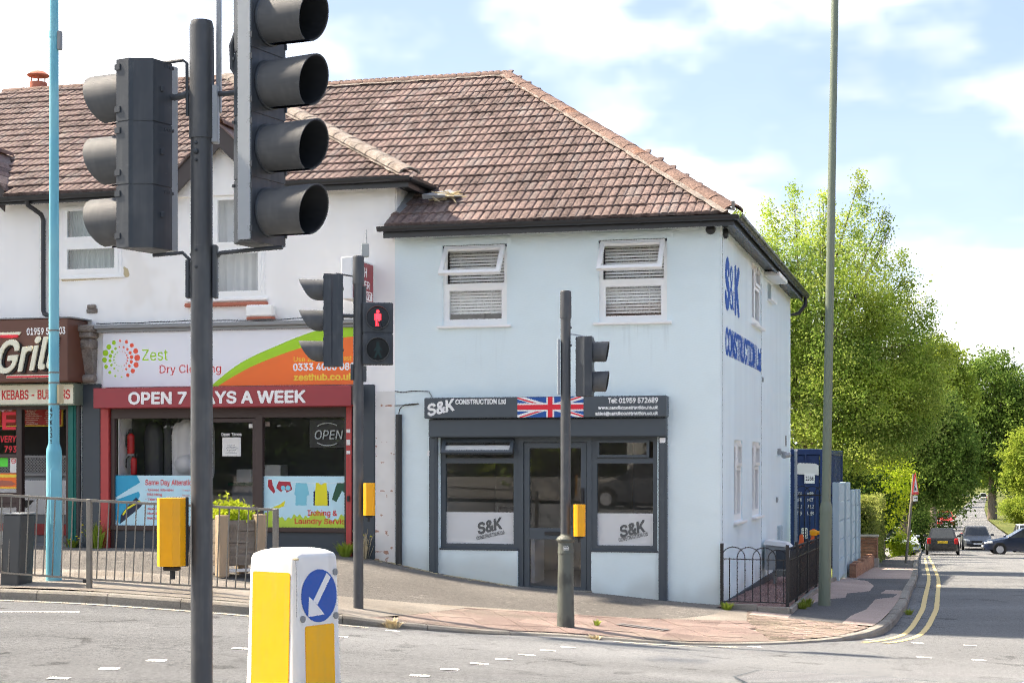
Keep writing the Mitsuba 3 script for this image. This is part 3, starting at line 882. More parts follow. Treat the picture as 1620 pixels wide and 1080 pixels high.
# shopfront
put(C + '__shop_interior', niche(-4.45, -.3, -.4, 2.3, -4.5, -.25, F), 'm_roomlight')
put(C + '__shop_floor', box(-4.44, -.31, .26, 4.45, -.39, -.22), 'm_leadgrey')
for px, z0 in ((-4.185, -.02), (-.85, -.36)):
    put(C + '__pilaster', [box(px, px + .12, -.06, .02, z0 - .2, 1.95, .006), box(px + .03, px + .09, -.072, -.055, z0 - .2, 1.94, .004)], 'm_anthra')
put(C + '__shutter_box', box(-4.17, -.73, -.13, .02, 1.945, 2.21, .015), 'm_anthra')
B = put(C + '__sign_board', box(-4.21, -.715, -.21, .02, 2.215, 2.51, .012), 'm_anthra')
SB = front(-.211)
put(B + '__lettering', text('S&K', SB, -4.15, 2.25, .40, .155, .006, True, .18, 12, .03), 'm_white2')
put(B + '__lettering', text('CONSTRUCTION Ltd', SB, -3.74, 2.415, .74, .066, .006, True, weight=.03), 'm_white2')
put(B + '__lettering', text('Tel: 01959 572689', SB, -1.53, 2.412, .70, .068, .006, True, weight=.03), 'm_white2')
put(B + '__lettering', text('www.sandkconstruction.co.uk', SB, -1.67, 2.325, .84, .046, .006, True, weight=.03), 'm_white2')
put(B + '__lettering', text('sales@sandkconstruction.co.uk', SB, -1.71, 2.245, .88, .046, .006, True, weight=.03), 'm_white2')
# union flag
fx0, fx1, fy0, fy1 = -2.83, -1.88, 2.22, 2.505
fw, fh = fx1 - fx0, fy1 - fy0
fbox = sbox(fx0, fy0, fx1, fy1)
dg1, dg2 = LineString([(fx0, fy0), (fx1, fy1)]), LineString([(fx0, fy1), (fx1, fy0)])
cxm, cym = (fx0 + fx1) / 2, (fy0 + fy1) / 2
wcross = unary_union([sbox(cxm - fh * .2, fy0, cxm + fh * .2, fy1), sbox(fx0, cym - fh * .2, fx1, cym + fh * .2)])
wdiag = unary_union([dg1.buffer(fh * .105, cap_style=3), dg2.buffer(fh * .105, cap_style=3)]).intersection(fbox)
rdiag = unary_union([affinity.translate(dg1, 0, s * fh * .035).intersection(b).buffer(fh * .035, cap_style=2) for s, b in ((-1, sbox(fx0, fy0, cxm, cym)), (1, sbox(cxm, cym, fx1, fy1)))] +
                    [affinity.translate(dg2, 0, s * fh * .035).intersection(b).buffer(fh * .035, cap_style=2) for s, b in ((-1, sbox(fx0, cym, cxm, fy1)), (1, sbox(cxm, fy0, fx1, cym)))]).intersection(fbox).difference(wcross)
rcross = unary_union([sbox(cxm - fh * .12, fy0, cxm + fh * .12, fy1), sbox(fx0, cym - fh * .12, fx1, cym + fh * .12)])
put(B + '__flag', prism(fbox, .002, SB), 'm_flagblue')
put(B + '__flag_white', prism(unary_union([wdiag, wcross]), .004, SB), 'm_white2')
put(B + '__flag_red', [prism(rdiag, .006, SB), prism(rcross, .006, SB)], 'm_flagred')
# shop windows and door
for x0, x1, fl in ((-4.04, -2.885, 36), (-1.815, -.875, 0)):
    W = put(C + '__shop_window', [prism(ring(x0, x1, .355, 1.95, .07), .08, lt(F, -.13)), prism(sbox(x0 + .07, 1.575, x1 - .07, 1.65), .08, lt(F, -.13))], 'm_anthra')
    put(W + '__pane', prism_sheet(x0 + .06, x1 - .06, .41, 1.585, -.09, F), 'm_glass')
    if fl:
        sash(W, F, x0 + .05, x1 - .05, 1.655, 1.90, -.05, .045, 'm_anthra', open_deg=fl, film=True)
    else:
        sash(W, F, x0 + .07, x1 - .12, 1.66, 1.90, -.07, .035, 'm_anthra')
    put(W + '__sill', box(x0 - .005, x1 + .005, -.015, .05, .335, .365, .005), 'm_anthra2')
    put(W + '__frost_or_sky_glare', box(x0 + .07, x1 - .07, .098, .1, .425, .875), 'm_frost')
    fx = x0 + (.55 if fl else .40)
    put(W + '__decal', [text('S&K', front(.096), fx, .56 if fl else .54, .36, .15, .003, True, .18, 14, .03), text('CONSTRUCTION Ltd', front(.096), fx - .02, .475, .42, .05, .003, True, 0, 13)], 'm_anthra2')
D = put(C + '__door', [prism(ring(-2.885, -1.815, -.32, 1.95, .075), .09, lt(F, -.13)), prism(ring(-2.80, -1.90, -.245, 1.865, .075), .06, lt(F, -.115)), box(-2.74, -1.96, .06, .115, .5, .66)], 'm_anthra')
put(D + '__pane', prism_sheet(-2.75, -1.95, .65, 1.80, -.085, F), 'm_glass')
put(D + '__pane', prism_sheet(-2.75, -1.95, -.19, .51, -.085, F), 'm_glass')
put(D + '__letter_plate', box(-2.50, -2.20, .045, .07, .56, .61, .005), 'm_black')
put(D + '__handle', [box(-1.965, -1.935, .02, .05, .95, 1.2, .006), box(-1.975, -1.925, .045, .062, .92, 1.23, .004)], 'm_black')
put(D + '__threshold', box(-2.90, -1.80, -.03, .12, -.36, -.215, .006), 'm_conc')
# furniture behind the glass
fk = thing('office_desk', 'white desk with a computer screen inside the glazed shopfront', 'desk')
put(fk + '__desktop', box(-3.9, -2.95, 1.3, 2.0, .45, .49, .008), 'm_white2')
put(fk + '__leg', box(-3.88, -3.82, 1.35, 1.95, -.24, .45, .005), 'm_white2')
put(fk + '__leg', box(-3.03, -2.97, 1.35, 1.95, -.24, .45, .005), 'm_white2')
put(fk + '__screen', [box(-3.6, -3.15, 1.55, 1.59, .62, .92, .008), box(-3.42, -3.33, 1.56, 1.6, .49, .63)], 'm_black')
fk = thing('office_chair', 'pale office chair with a curved back behind the right shop window', 'chair')
put(fk + '__backrest', moved(box(-.22, .22, -.03, .03, .45, 1.0, .028), rotz(25, (-1.15, 1.2, -.22))), 'm_white2')
put(fk + '__seat', moved(box(-.23, .23, -.45, -.02, .42, .48, .02), rotz(25, (-1.15, 1.2, -.22))), 'm_white2')
put(fk + '__leg', [cyl((-1.07, .97, -.22), (-1.07, .97, .21), .03), moved(box(-.25, .25, -.02, .02, 0, .04, .01), rotz(60, (-1.07, .97, -.22))), moved(box(-.25, .25, -.02, .02, 0, .04, .01), rotz(0, (-1.07, .97, -.22)))], 'm_steel')
# side wall lettering
put(C + '__lettering', text('S', S, .50, 3.80, .42, .64, .006, True, .05, weight=.05), 'm_wallblue')
amp = meshkit.text_mesh('&', 1.0, .004, True)
put(C + '__lettering', text('&', S, 1.0, 3.80, .45, .62, .004, False), 'm_wallblue')
put(C + '__lettering', text('K', S, 1.58, 3.80, .5, .64, .006, True, weight=.05), 'm_wallblue')
put(C + '__lettering', text('CONSTRUCTION Ltd', S, .53, 3.12, 4.5, .36, .006, True, weight=.018), 'm_wallblue')
# things fixed to the walls
A = put(C + '__alarm_sounder', lathe([(0, 0), (.062, 0), (.068, .02), (.06, .045), (.03, .06), (0, .064)]).apply_transform(frame((-.13, -.001, 4.79), (1, 0, 0), (0, 0, 1))), 'm_gutter', smooth=40)
put(C + '__alarm_sounder', lathe([(0, 0), (.07, 0), (.075, .03), (.06, .06), (0, .07)]).apply_transform(frame((.001, .35, 4.78), (0, 1, 0), (0, 0, 1))), 'm_gutter', smooth=40)
put(C + '__camera', [cyl((0, 7.88, 1.78), (.16, 7.88, 1.75), .03), box(.0, .06, 7.82, 7.94, 1.72, 1.84, .01), cyl((.12, 7.75, 1.70), (.2, 7.95, 1.72), .045)], 'm_cabinet')
put(C + '__vent', [box(0, .03, 7.55, 7.7, .86, .95, .005), box(0, .02, 9.3, 9.42, 1.9, 2.1, .005), cyl((0, 5.22, 2.98), (.03, 5.22, 2.98), .04)], 'm_cabinet')
put(C + '__meter_box', [box(.0, .05, 7.85, 8.3, .05, .42, .01)], 'm_fence')
put(C + '__cable_trunking', [cyl((-4.645, -.045, .11), (-4.645, -.045, 2.28), .045, n=16), tube([(-4.645, -.05, 2.28), (-4.63, -.05, 2.36), (-4.56, -.04, 2.42), (-4.45, -.02, 2.43), (-4.35, -.015, 2.43)], .008, 6),
                             tube([(-4.72, -.012, 2.41), (-4.4, -.012, 2.42)], .006, 5), tube([(-4.72, -.012, 2.62), (-4.6, -.012, 2.6), (-4.45, -.012, 2.62), (-4.2, -.012, 2.61), (-4.15, -.012, 2.52)], .006, 5)], 'm_gutter', smooth=40)
put(C + '__sticker', [box(-4.205, -4.175, -.075, -.07, 1.68, 1.76), box(-.83, -.75, -.075, -.07, 1.86, 1.93)], 'm_white2')

# roof
R = C + '__roof'
hipline = [(.24, 0.0), (-4.4, BL)]
put(R, [trimesh.Trimesh(np.array([(-4.76, -.30, 4.93), (.22, -.30, 4.93), (-4.4, 5.0, 8.28), (-10.2, 5.0, 8.28), (-4.76, 1.1, 5.815)]), np.array([[0, 1, 2], [0, 2, 4], [4, 2, 3]]), process=False),
        trimesh.Trimesh(np.array([(.22, -.30, 4.93), (.22, 10.7, 4.93), (-4.4, 5.0, 8.28), (-4.4, 5.4, 8.28)]), np.array([[0, 1, 3], [0, 3, 2]]), process=False),
        trimesh.Trimesh(np.array([(-10.2, 10.7, 4.93), (.22, 10.7, 4.93), (-4.4, 5.4, 8.28), (-10.2, 5.4, 8.28)]), np.array([[1, 0, 3], [1, 3, 2]]), process=False),
        box(-10.2, -4.4, 4.98, 5.42, 8.2, 8.28)], 'm_tile')
bl = []
for b in np.linspace(0, BL, 12):
    y = -.32 + BS[1] * b
    off = (5.68 + (y + .32) * 2.95 / 5.32) - (4.97 + (y + .32) * 3.36 / 5.32)
    xx = HIPX(y) + off * .5
    if y < .0:
        xx = -4.74
    elif y < 1.0:
        xx = -4.70
    bl.append((xx, b))
poly = Polygon([(.20, 0), (-4.4, BL - .05)] + bl[::-1])
tiles(R, np.array([0, -.32, 4.965]), BS, BN, poly, edge=Polygon([(.42, 0), (-4.18, BL), (-4.18, BL + 1), (-20, BL + 1), (-20, -1), (.42, -1)]))
HS = np.array([-4.62, 0, 3.36]) / math.hypot(4.62, 3.36)
HN = np.array([3.36, 0, 4.62]) / math.hypot(4.62, 3.36)
tiles(R, np.array([.24, 0, 4.965]) - HN * .06, HS, HN, Polygon([(.35, 0), (10.2, 0), (5.3, 5.2), (5.2, 5.2)]), limit=0, parts=False, name='side_tile')
mortar(R + '__hip_mortar', (.2, -.36, 4.98), (-4.35, 4.92, 8.315), .145, .03)
caps(R, (.22, -.28, 5.00), (-4.40, 5.0, 8.315), 'hip_tile', .16, .42, h=.105)
caps(R, (-4.40, 5.0, 8.315), (-9.6, 5.0, 8.315), 'ridge_tile', .15, .42, h=.085)
mortar(R + '__ridge_mortar', (-4.3, 4.93, 8.29), (-9.6, 4.93, 8.29), .13, .03)
put(R + '__finial', box(.2, .24, -.36, -.32, 5.0, 5.12), 'm_galv')
puts(C + '__fascia', [box(-4.80, .2, -.29, -.26, 4.80, 4.93), box(.19, .22, -.29, 10.7, 4.80, 4.93)], 'm_gutter')
puts(C + '__soffit', [box(-4.80, .19, -.26, .0, 4.86, 4.90), box(.0, .19, .0, 10.7, 4.86, 4.90)], 'm_gutter')
gutter(C + '__gutter', (-4.86, -.36, 4.95), (.30, -.36, 4.93))
gutter(C + '__gutter', (.285, -.40, 4.94), (.285, 10.75, 4.93), r=.07)
put(C + '__downpipe', tube([(.28, 10.6, 4.88), (.28, 10.6, 4.72), (.15, 10.55, 4.55), (-.1, 10.46, 4.5), (-.12, 10.46, -.4)], .04, 10), 'm_gutter', smooth=40)
# ---------------------------------------------------------------- the white terrace: dry cleaner and grill
C = thing('terrace_building', 'white rendered terrace with a dry cleaner and a grill below brown tiled roofs and gables', 'building')
up = Polygon([(-15, 2.6), (-4.72, 2.6), (-4.72, 5.66), (-15, 5.66)]).difference(unary_union([sbox(-10.13, 4.42, -9.09, 5.55), sbox(-7.97, 4.03, -6.75, 5.60)]))
for gxc in (-7.38, -11.82):
    up = unary_union([up, Polygon([(gxc - .84, 5.6), (gxc + .84, 5.6), (gxc, 6.4)])])
wall = put(C + '__wall', [prism(up, .22, front(.22)), box(-4.95, -4.70, .02, 2.2, 4.8, 5.7), box(-15, -4.72, 2.9, 3.1, -.5, 5.6)], 'm_white')
put(wall + '__stain', [prism(Polygon([(-9.06, 4.40), (-9.06, 4.56), (-8.99, 4.52), (-8.96, 4.42), (-8.99, 4.39)]), .004, front(0)), prism(Polygon([(-10.1, 4.36), (-9.6, 4.37), (-9.1, 4.385), (-9.05, 4.41), (-10.12, 4.385)]), .003, front(0))], 'm_straw')
put(wall + '__ledge', [box(-4.98, -4.74, -.008, .01, 5.03, 5.05)], 'm_white')
put(C + '__pier', box(-5.02, -4.715, -.012, .3, -.2, 2.62), 'm_oldbrick')
put(C + '__pier', [box(-5.37, -5.025, -.03, .3, -.1, 2.72, .01)], 'm_anthra2')
put(C + '__pier', [box(-9.74, -9.43, -.05, .3, .1, 2.78, .01)], 'm_anthra2')
put(C + '__pier', [box(-9.83, -9.745, -.02, .3, .1, 2.9)], 'm_white')
# bracket scroll and lead cornice over the fascia
cor = C + '__corbel'
put(cor, [box(-9.74, -9.46, -.30, .02, 3.56, 3.66, .02), box(-9.72, -9.48, -.26, .02, 3.47, 3.56, .02), box(-9.71, -9.49, -.22, .02, 3.30, 3.46, .03), hull([(-9.71, -.2, 3.3), (-9.5, -.2, 3.3), (-9.71, .02, 3.3), (-9.5, .02, 3.3), (-9.68, -.06, 2.85), (-9.52, -.06, 2.85), (-9.68, .02, 2.85), (-9.52, .02, 2.85)]), cyl((-9.71, -.11, 2.86), (-9.48, -.11, 2.86), .06)], 'm_mortar')
put(C + '__cornice', [box(-9.46, -5.0, -.20, .02, 3.60, 3.66, .01), box(-9.44, -5.0, -.15, .02, 3.55, 3.60, .008)], 'm_leadgrey')
put(wall + '__render_patch', [box(-9.68, -9.50, -.03, .01, 3.86, 3.93, .012), box(-9.66, -9.52, -.05, .01, 3.93, 3.99, .015)], 'm_mortar')
F = front(0)
# upper windows
W = put(C + '__window', [prism(ring(-10.13, -9.09, 4.42, 5.55, .06), .07, lt(F, -.06)), prism(sbox(-10.07, 4.90, -9.15, 4.97), .07, lt(F, -.06))], 'm_upvc')
sash(W, F, -10.08, -9.14, 4.47, 4.91, -.03, .07)
sash(W, F, -10.08, -9.14, 4.96, 5.50, -.03, .07)
put(W + '__sill', box(-10.18, -9.04, -.05, .05, 4.385, 4.42, .006), 'm_upvc')
W2 = put(C + '__window', [prism(ring(-7.97, -6.75, 4.03, 5.60, .065), .07, lt(F, -.06)), prism(sbox(-7.9, 4.74, -6.82, 4.82), .07, lt(F, -.06)), prism(sbox(-7.62, 4.1, -7.54, 5.55), .07, lt(F, -.06))], 'm_upvc')
for x0, x1 in ((-7.92, -7.60), (-7.56, -6.80)):
    sash(W2, F, x0, x1, 4.08, 4.75, -.03, .055)
    sash(W2, F, x0, x1, 4.81, 5.55, -.03, .055)
put(W2 + '__sill', [box(-8.02, -6.70, -.05, .05, 3.985, 4.03, .006)], 'm_upvc')
put(C + '__tile_sill', box(-8.02, -6.70, -.08, .02, 3.91, 3.965, .01), 'm_terracotta')


def curtain(key, x0, x1, z0, z1, y, m, fold=.09, amp=.02):
    n = int((x1 - x0) / .012)
    xs = np.linspace(x0, x1, n + 1)
    v, f = [], []
    for z in (z0, z1):
        v += [[x, y + amp * math.sin(x / fold * 2 * math.pi + .8 * math.sin(x * 7)) * (1.0 if z == z0 else .7), z] for x in xs]
    for i in range(n):
        f += [[i, i + 1, n + 2 + i], [i, n + 2 + i, n + 1 + i]]
    return put(key, trimesh.Trimesh(np.array(v), np.array(f), process=False), m, smooth=True)


curtain(W + '__curtain', -10.07, -9.15, 4.45, 5.5, .17, 'm_lace')
curtain(W2 + '__curtain', -7.9, -6.82, 4.08, 5.55, .2, 'm_curtain', .14, .03)
put(W + '__reveal', niche(-10.13, -9.09, 4.42, 5.55, -1.2, -.08, F), 'm_room')
put(W2 + '__reveal', niche(-7.97, -6.75, 4.03, 5.6, -1.2, -.08, F), 'm_room')
# gable trim
for k, gxc in enumerate((-7.38, -11.82)):
    G = put(C + '__gable', [prism(Polygon([(gxc - .84, 5.56), (gxc + .84, 5.56), (gxc + .84, 5.62), (gxc, 6.42), (gxc - .84, 5.62)]), .05, front(-.01))], 'm_white')
    for s in (-1, 1):
        p = [(gxc, 6.56), (gxc + s * .86, 5.76), (gxc + s * .86, 5.43), (gxc, 6.24)]
        put(G + '__bargeboard', prism(Polygon(p), .035, front(-.20)), 'm_bargeboard')
        pr = [(gxc, 6.73), (gxc + s * 1.0, 5.71), (gxc + s * 1.0, 5.75), (gxc, 6.77)]
        put(G + '__roof_slope', hull([(gxc, -.27, 6.57), (gxc + s * .90, -.27, 5.73), (gxc, 1.3, 6.57), (gxc + s * .90, -.15, 5.73), (gxc, -.27, 6.60), (gxc + s * .90, -.27, 5.76), (gxc, 1.35, 6.60)]), 'm_tile')
        put(G + '__verge_soffit', hull([(gxc, -.165, 6.42), (gxc, .0, 6.42), (gxc + s * .84, -.165, 5.64), (gxc + s * .84, 0, 5.64), (gxc, -.165, 6.45), (gxc, 0, 6.45), (gxc + s * .84, 0, 5.67), (gxc + s * .84, -.165, 5.67)]), 'm_bargeboard')
    caps(G, (gxc, -.25, 6.60), (gxc, 1.3, 6.60), 'ridge_tile', .09, .4)
# main roof
R = C + '__roof'
upoly = Polygon([(-15, 0), (-4.42, 0), (-9.62, WL - .03), (-15, WL - .03)])
for gxc in (-7.38, -11.82):
    upoly = upoly.difference(Polygon([(gxc - .80, -.1), (gxc - .80, .0), (gxc, 1.5), (gxc + .80, .0), (gxc + .80, -.1)]))
put(R, [prism(upoly, .02, frame((0, -.31, 5.60), (1, 0, 0), WS)),
        trimesh.Trimesh(np.array([(-15, 10.5, 5.62), (-9.0, 10.5, 5.62), (-9.62, 5.0, 8.56), (-15, 5.0, 8.56)]), np.array([[1, 0, 3], [1, 3, 2]]), process=False)], 'm_tile')
fl = []
for y in np.linspace(.55, 5.0, 14):
    zw, zb = 5.66 + (y + .32) * 2.95 / 5.32, 4.97 + (y + .32) * 3.36 / 5.32
    fl.append((HIPX(y) + .02, y, zw + .02)); fl.append((HIPX(y) + (zw - zb) * .577 + .05, y, max(zb, 4.99) + .02))
ff = []
for i in range(13):
    a = 2 * i
    ff += [[a, a + 1, a + 3], [a, a + 3, a + 2]]
put(R + '__hip_flank', trimesh.Trimesh(np.array(fl), np.array(ff), process=False), 'm_mortar')
wp = Polygon([(-14.2, 0), (-4.45, 0), (-9.62, WL - .05), (-14.2, WL - .05)])
for gxc in (-7.38, -11.82):
    wp = wp.difference(Polygon([(gxc - .84, -.1), (gxc - .84, .12), (gxc, 1.6), (gxc + .84, .12), (gxc + .84, -.1)]))
tiles(R, np.array([0, -.32, 5.655]), WS, WN, wp)
mortar(R + '__hip_mortar', (-4.42, -.32, 5.70), (-9.6, 4.95, 8.56), .16, .03)
caps(R, (-4.38, -.34, 5.71), (-9.62, 5.0, 8.60), 'hip_tile', .17, .42, m='m_mortar')
caps(R, (-9.62, 5.0, 8.575), (-14.2, 5.0, 8.575), 'ridge_tile', .15, .42, h=.085)
put(R + '__valley_lead', [hull([(-4.33, .1, 5.40), (-4.02, .52, 5.56), (-3.80, .30, 5.45), (-4.33, .05, 5.46), (-4.05, .55, 5.60)]), hull([(-4.70, .0, 5.2), (-4.60, .0, 5.18), (-4.60, .62, 5.6), (-4.70, .62, 5.6), (-4.70, .0, 5.24), (-4.69, .62, 5.64)])], 'm_leadgrey')
put(R + '__nest_straw', [tube([(-4.1 + rng.uniform(-.2, .15), .25 + rng.uniform(-.15, .2), 5.42 + rng.uniform(-.05, .1)), (-4.0 + rng.uniform(-.25, .25), .3 + rng.uniform(-.2, .2), 5.42 + rng.uniform(-.1, .12))], .008, 4) for _ in range(26)], 'm_straw')
puts(C + '__fascia', [box(-11.2, -8.26, -.29, -.26, 5.52, 5.62), box(-6.5, -4.44, -.29, -.26, 5.52, 5.62), box(-4.46, -4.42, -.29, .9, 5.52, 5.64)], 'm_gutter')
puts(C + '__soffit', [box(-11.2, -8.26, -.26, 0, 5.58, 5.61), box(-6.5, -4.44, -.26, 0, 5.58, 5.61), box(-4.7, -4.44, 0, 1.0, 5.58, 5.61)], 'm_gutter')
gutter(C + '__gutter', (-11.2, -.36, 5.62), (-8.28, -.36, 5.64))
gutter(C + '__gutter', (-6.48, -.36, 5.66), (-4.38, -.36, 5.66))
gutter(C + '__gutter', (-4.37, -.38, 5.66), (-4.37, .75, 5.68), brackets=False)
put(C + '__downpipe', tube([(-10.5, -.34, 5.58), (-10.5, -.33, 5.5), (-10.40, -.1, 5.38), (-10.39, -.06, 5.3), (-10.39, -.06, 3.92), (-10.36, -.08, 3.86), (-10.2, -.1, 3.80), (-9.85, -.08, 3.74)], .036, 10), 'm_gutter', smooth=40)
put(C + '__downpipe', tube([(-9.79, -.05, 3.70), (-9.79, -.06, 3.5), (-9.785, -.06, .15)], .035, 10), 'm_gutter', smooth=40)
put(C + '__chimney_cowl', [lathe([(0, 0), (.16, 0), (.16, .13), (.13, .14), (0, .14)]), *[cyl((.12 * math.cos(a), .12 * math.sin(a), .14), (.12 * math.cos(a), .12 * math.sin(a), .26), .012, n=6) for a in np.arange(4) * 1.571 + .5], lathe([(0, .25), (.2, .25), (.21, .27), (.12, .335), (0, .35)])], 'm_terracotta', smooth=35, to_world=T4().translate([-13.63, 5.2, 8.64]))
A = put(C + '__alarm_box', [box(-6.99, -6.57, -.16, -.01, 3.735, 3.91, .02)], 'm_upvc')
put(A + '__base', [box(-6.985, -6.575, -.158, -.01, 3.69, 3.733, .012)], 'm_terracotta')
put(C + '__cable', [tube([(x, -.215, 3.682 + .006 * math.sin(x * 3) + .004 * math.sin(x * 11)) for x in np.linspace(-9.4, -5.1, 40)], .009, 5)], 'm_anthra2')

# dry cleaner's front
put(C + '__shop_interior', niche(-9.35, -5.4, .0, 2.6, -2.8, -.2, F), 'm_leadgrey')
put(C + '__shop_floor', box(-9.34, -5.41, .2, 2.8, .02, .25), 'm_room')
B = put(C + '__sign_board', box(-9.36, -5.32, -.10, .02, 2.72, 3.55, .006), 'm_signwhite')
ZF = front(-.101)
sx, sz = -9.355, 2.722
u = lambda a, b: (sx + a * 4.03, sz + b * .826)
arc_t = [(.442, .0), (.571, .435), (.694, .685), (.783, .845), (.869, .965), (.957, 1.0), (1.0, 1.0)]
arc_b = [(.471, .0), (.605, .34), (.73, .56), (.80, .66), (.876, .755), (.957, .82), (1.0, .84)]


def smoothline(pts, n=40):
    p = np.array(pts)
    t = np.linspace(0, 1, len(p))
    q = np.linspace(0, 1, n)
    return [tuple(x) for x in np.stack([PchipInterpolator(t, p[:, 0])(q), PchipInterpolator(t, p[:, 1])(q)], 1)]


at, ab = smoothline(arc_t), smoothline(arc_b)
put(B + '__green_band', prism(Polygon([u(*p) for p in at + ab[::-1]]).buffer(0), .002, ZF), 'm_green')
put(B + '__orange_panel', prism(Polygon([u(*p) for p in ab] + [u(1, 0)]).buffer(0), .002, ZF), 'm_orange')
dots = {'m_green': [], 'm_orangedot': []}
for rr, n, a0, mx in ((.272, 16, 95, .048), (.18, 16, 100, .03), (.115, 16, 100, .014)):
    for i in range(n):
        a = a0 + i * 360 / n
        t = i / n
        half = t < .5
        k = (1 - abs(t - .12) * 2.6) if half else (1 - abs(t - .68) * 2.4)
        r = max(.012 if rr > .2 else .006, mx * max(k, 0.15))
        dots['m_green' if half else 'm_orangedot'].append(prism(Point(-9.055 + rr * math.cos(math.radians(a + 20)), 3.15 + rr * math.sin(math.radians(a + 20))).buffer(r, 8), .002, ZF))
for m, l in dots.items():
    put(B + '__logo', l, m)
put(B + '__lettering', text('Zest', ZF, -8.70, 3.12, .42, .165, .002), 'm_green')
put(B + '__lettering', text('Dry Cleaning', ZF, -8.41, 2.925, 1.0, .12, .002), 'm_textred')
put(B + '__lettering', text('Use Zest', ZF, -6.25, 3.065, .42, .07, .004), 'm_gold')
put(B + '__lettering', text('rest', ZF, -5.50, 3.07, .15, .07, .004), 'm_gold')
put(B + '__lettering', text('0333 4000 080', ZF, -6.26, 2.935, .96, .098, .004, True, weight=.03), 'm_white2')
put(B + '__lettering', text('zesthub.co.uk', ZF, -6.25, 2.79, .93, .09, .004, True, weight=.03), 'm_gold')
B = put(C + '__canopy_board', [box(-9.38, -5.27, -.35, .0, 2.40, 2.70, .008)], 'm_maroon')
put(B + '__end_panel', box(-5.27, -5.20, -.33, .0, 2.42, 2.69, .004), 'm_brownframe')
put(B + '__lettering', text('OPEN 7 DAYS A WEEK', front(-.351), -8.79, 2.46, 2.82, .165, .006, True, weight=.03), 'm_white2')
S1 = C + '__shopfront'
put(S1, [box(-9.27, -5.45, -.01, .08, 2.25, 2.42, .005), box(-9.28, -9.215, -.005, .08, .2, 2.3, .005), box(-6.90, -6.785, -.02, .08, .2, 2.3, .006), box(-5.50, -5.45, -.005, .08, .2, 2.3, .005), box(-7.83, -7.74, -.02, .08, .2, 2.3, .006), box(-9.27, -7.8, -.03, .08, .56, .635, .006), box(-6.8, -5.45, -.03, .08, .56, .63, .006)], 'm_brownframe')
put(S1 + '__trim', box(-9.42, -9.285, -.06, .08, .15, 2.40, .006), 'm_maroonred')
put(S1 + '__trim', box(-5.455, -5.372, -.06, .08, .1, 2.40, .006), 'm_maroonred')
put(S1 + '__stall_riser', box(-9.22, -7.8, .01, .09, .0, .57), 'm_anthra2')
put(S1 + '__stall_riser', box(-6.79, -5.45, .01, .09, .0, .57), 'm_anthra2')
put(S1 + '__pane', prism_sheet(-9.22, -7.80, .62, 2.27, -.04, F), 'm_glass')
put(S1 + '__pane', prism_sheet(-6.79, -5.49, .62, 2.27, -.04, F), 'm_glass')
D = put(C + '__shop_door', prism(ring(-7.74, -6.90, .24, 2.24, .055), .05, lt(F, -.06)), 'm_brownframe')
put(D + '__pane', prism_sheet(-7.69, -6.95, .28, 2.2, -.035, F), 'm_glass')
put(D + '__lettering', text('Open Times', front(.03), -7.47, 1.985, .33, .045, .003, True), 'm_white2')
P = put(D + '__notice', box(-7.45, -7.15, .024, .03, 1.68, 1.96), 'm_paper')
put(P + '__print', [box(-7.40 + rng.uniform(0, .03), -7.22 + rng.uniform(-.03, .04), .022, .0245, z, z + .007) for z in np.arange(1.72, 1.86, .024)], 'm_leadgrey')
put(D + '__sticker', box(-7.02, -6.94, .024, .03, 2.10, 2.16), 'm_paper')
put(S1 + '__sticker', [box(-6.76, -6.69, .036, .039, 2.12, 2.19)], 'm_pink')
put(S1 + '__bell_plate', [box(-5.44, -5.385, -.075, -.055, 2.02, 2.07), box(-5.44, -5.385, -.075, -.055, 1.84, 1.92), box(-5.44, -5.385, -.075, -.055, 1.71, 1.76)], 'm_paper')
put(S1 + '__padlock', [cyl((-5.41, -.08, 1.02), (-5.41, -.08, 1.10), .02, n=10)], 'm_black')
# left poster: denim and a price list
PF = front(.035)
Q = put(C + '__poster', box(-9.225, -7.82, .0355, .039, .635, 1.39), 'm_paleblue')
px = lambda a, b: (-9.225 + a * 1.405, .635 + b * .755)
put(Q + '__denim', [prism(Polygon([px(*p) for p in ((0, .55), (0, 1), (.26, 1), (.30, .86), (.16, .72))]), .002, PF), prism(Polygon([px(*p) for p in ((0, .12), (0, .5), (.28, .68), (.30, .60), (.24, .42), (.16, .2), (.06, .02))]), .002, PF)], 'm_skyblue')
put(Q + '__iron', [prism(Polygon([px(*p) for p in ((.06, .03), (.07, .2), (.14, .36), (.25, .56), (.33, .43), (.30, .36))]), .003, PF)], 'm_navy')
put(Q + '__iron_stripe', prism(LineString([px(.10, .22), px(.15, .34), px(.29, .48)]).buffer(.014), .004, PF), 'm_yellowcloth')
put(Q + '__lettering', text('Same Day Alterations', PF, *px(.36, .81), .87, .078, .002, True), 'm_textred')
for i, s in enumerate(('- Tailored Alteration', '  FREE Fitting', '- Take in / Let out', '- Shorten / Lengthen', '- New Lining', '- New Zips', '- New Buttons')):
    put(Q + '__lettering', text(s.strip(), PF, *px(.36 + (.02 if s[0] == ' ' else 0), .69 - .094 * i), [.47, .25, .43, .46, .29, .24, .29][i], .034, .002, True), 'm_textred')
put(Q + '__lettering', text('- Patching', PF, *px(.77, .69), .24, .026, .002), 'm_textred')
put(Q + '__lettering', text('- Hems', PF, *px(.77, .59), .16, .026, .002), 'm_textred')
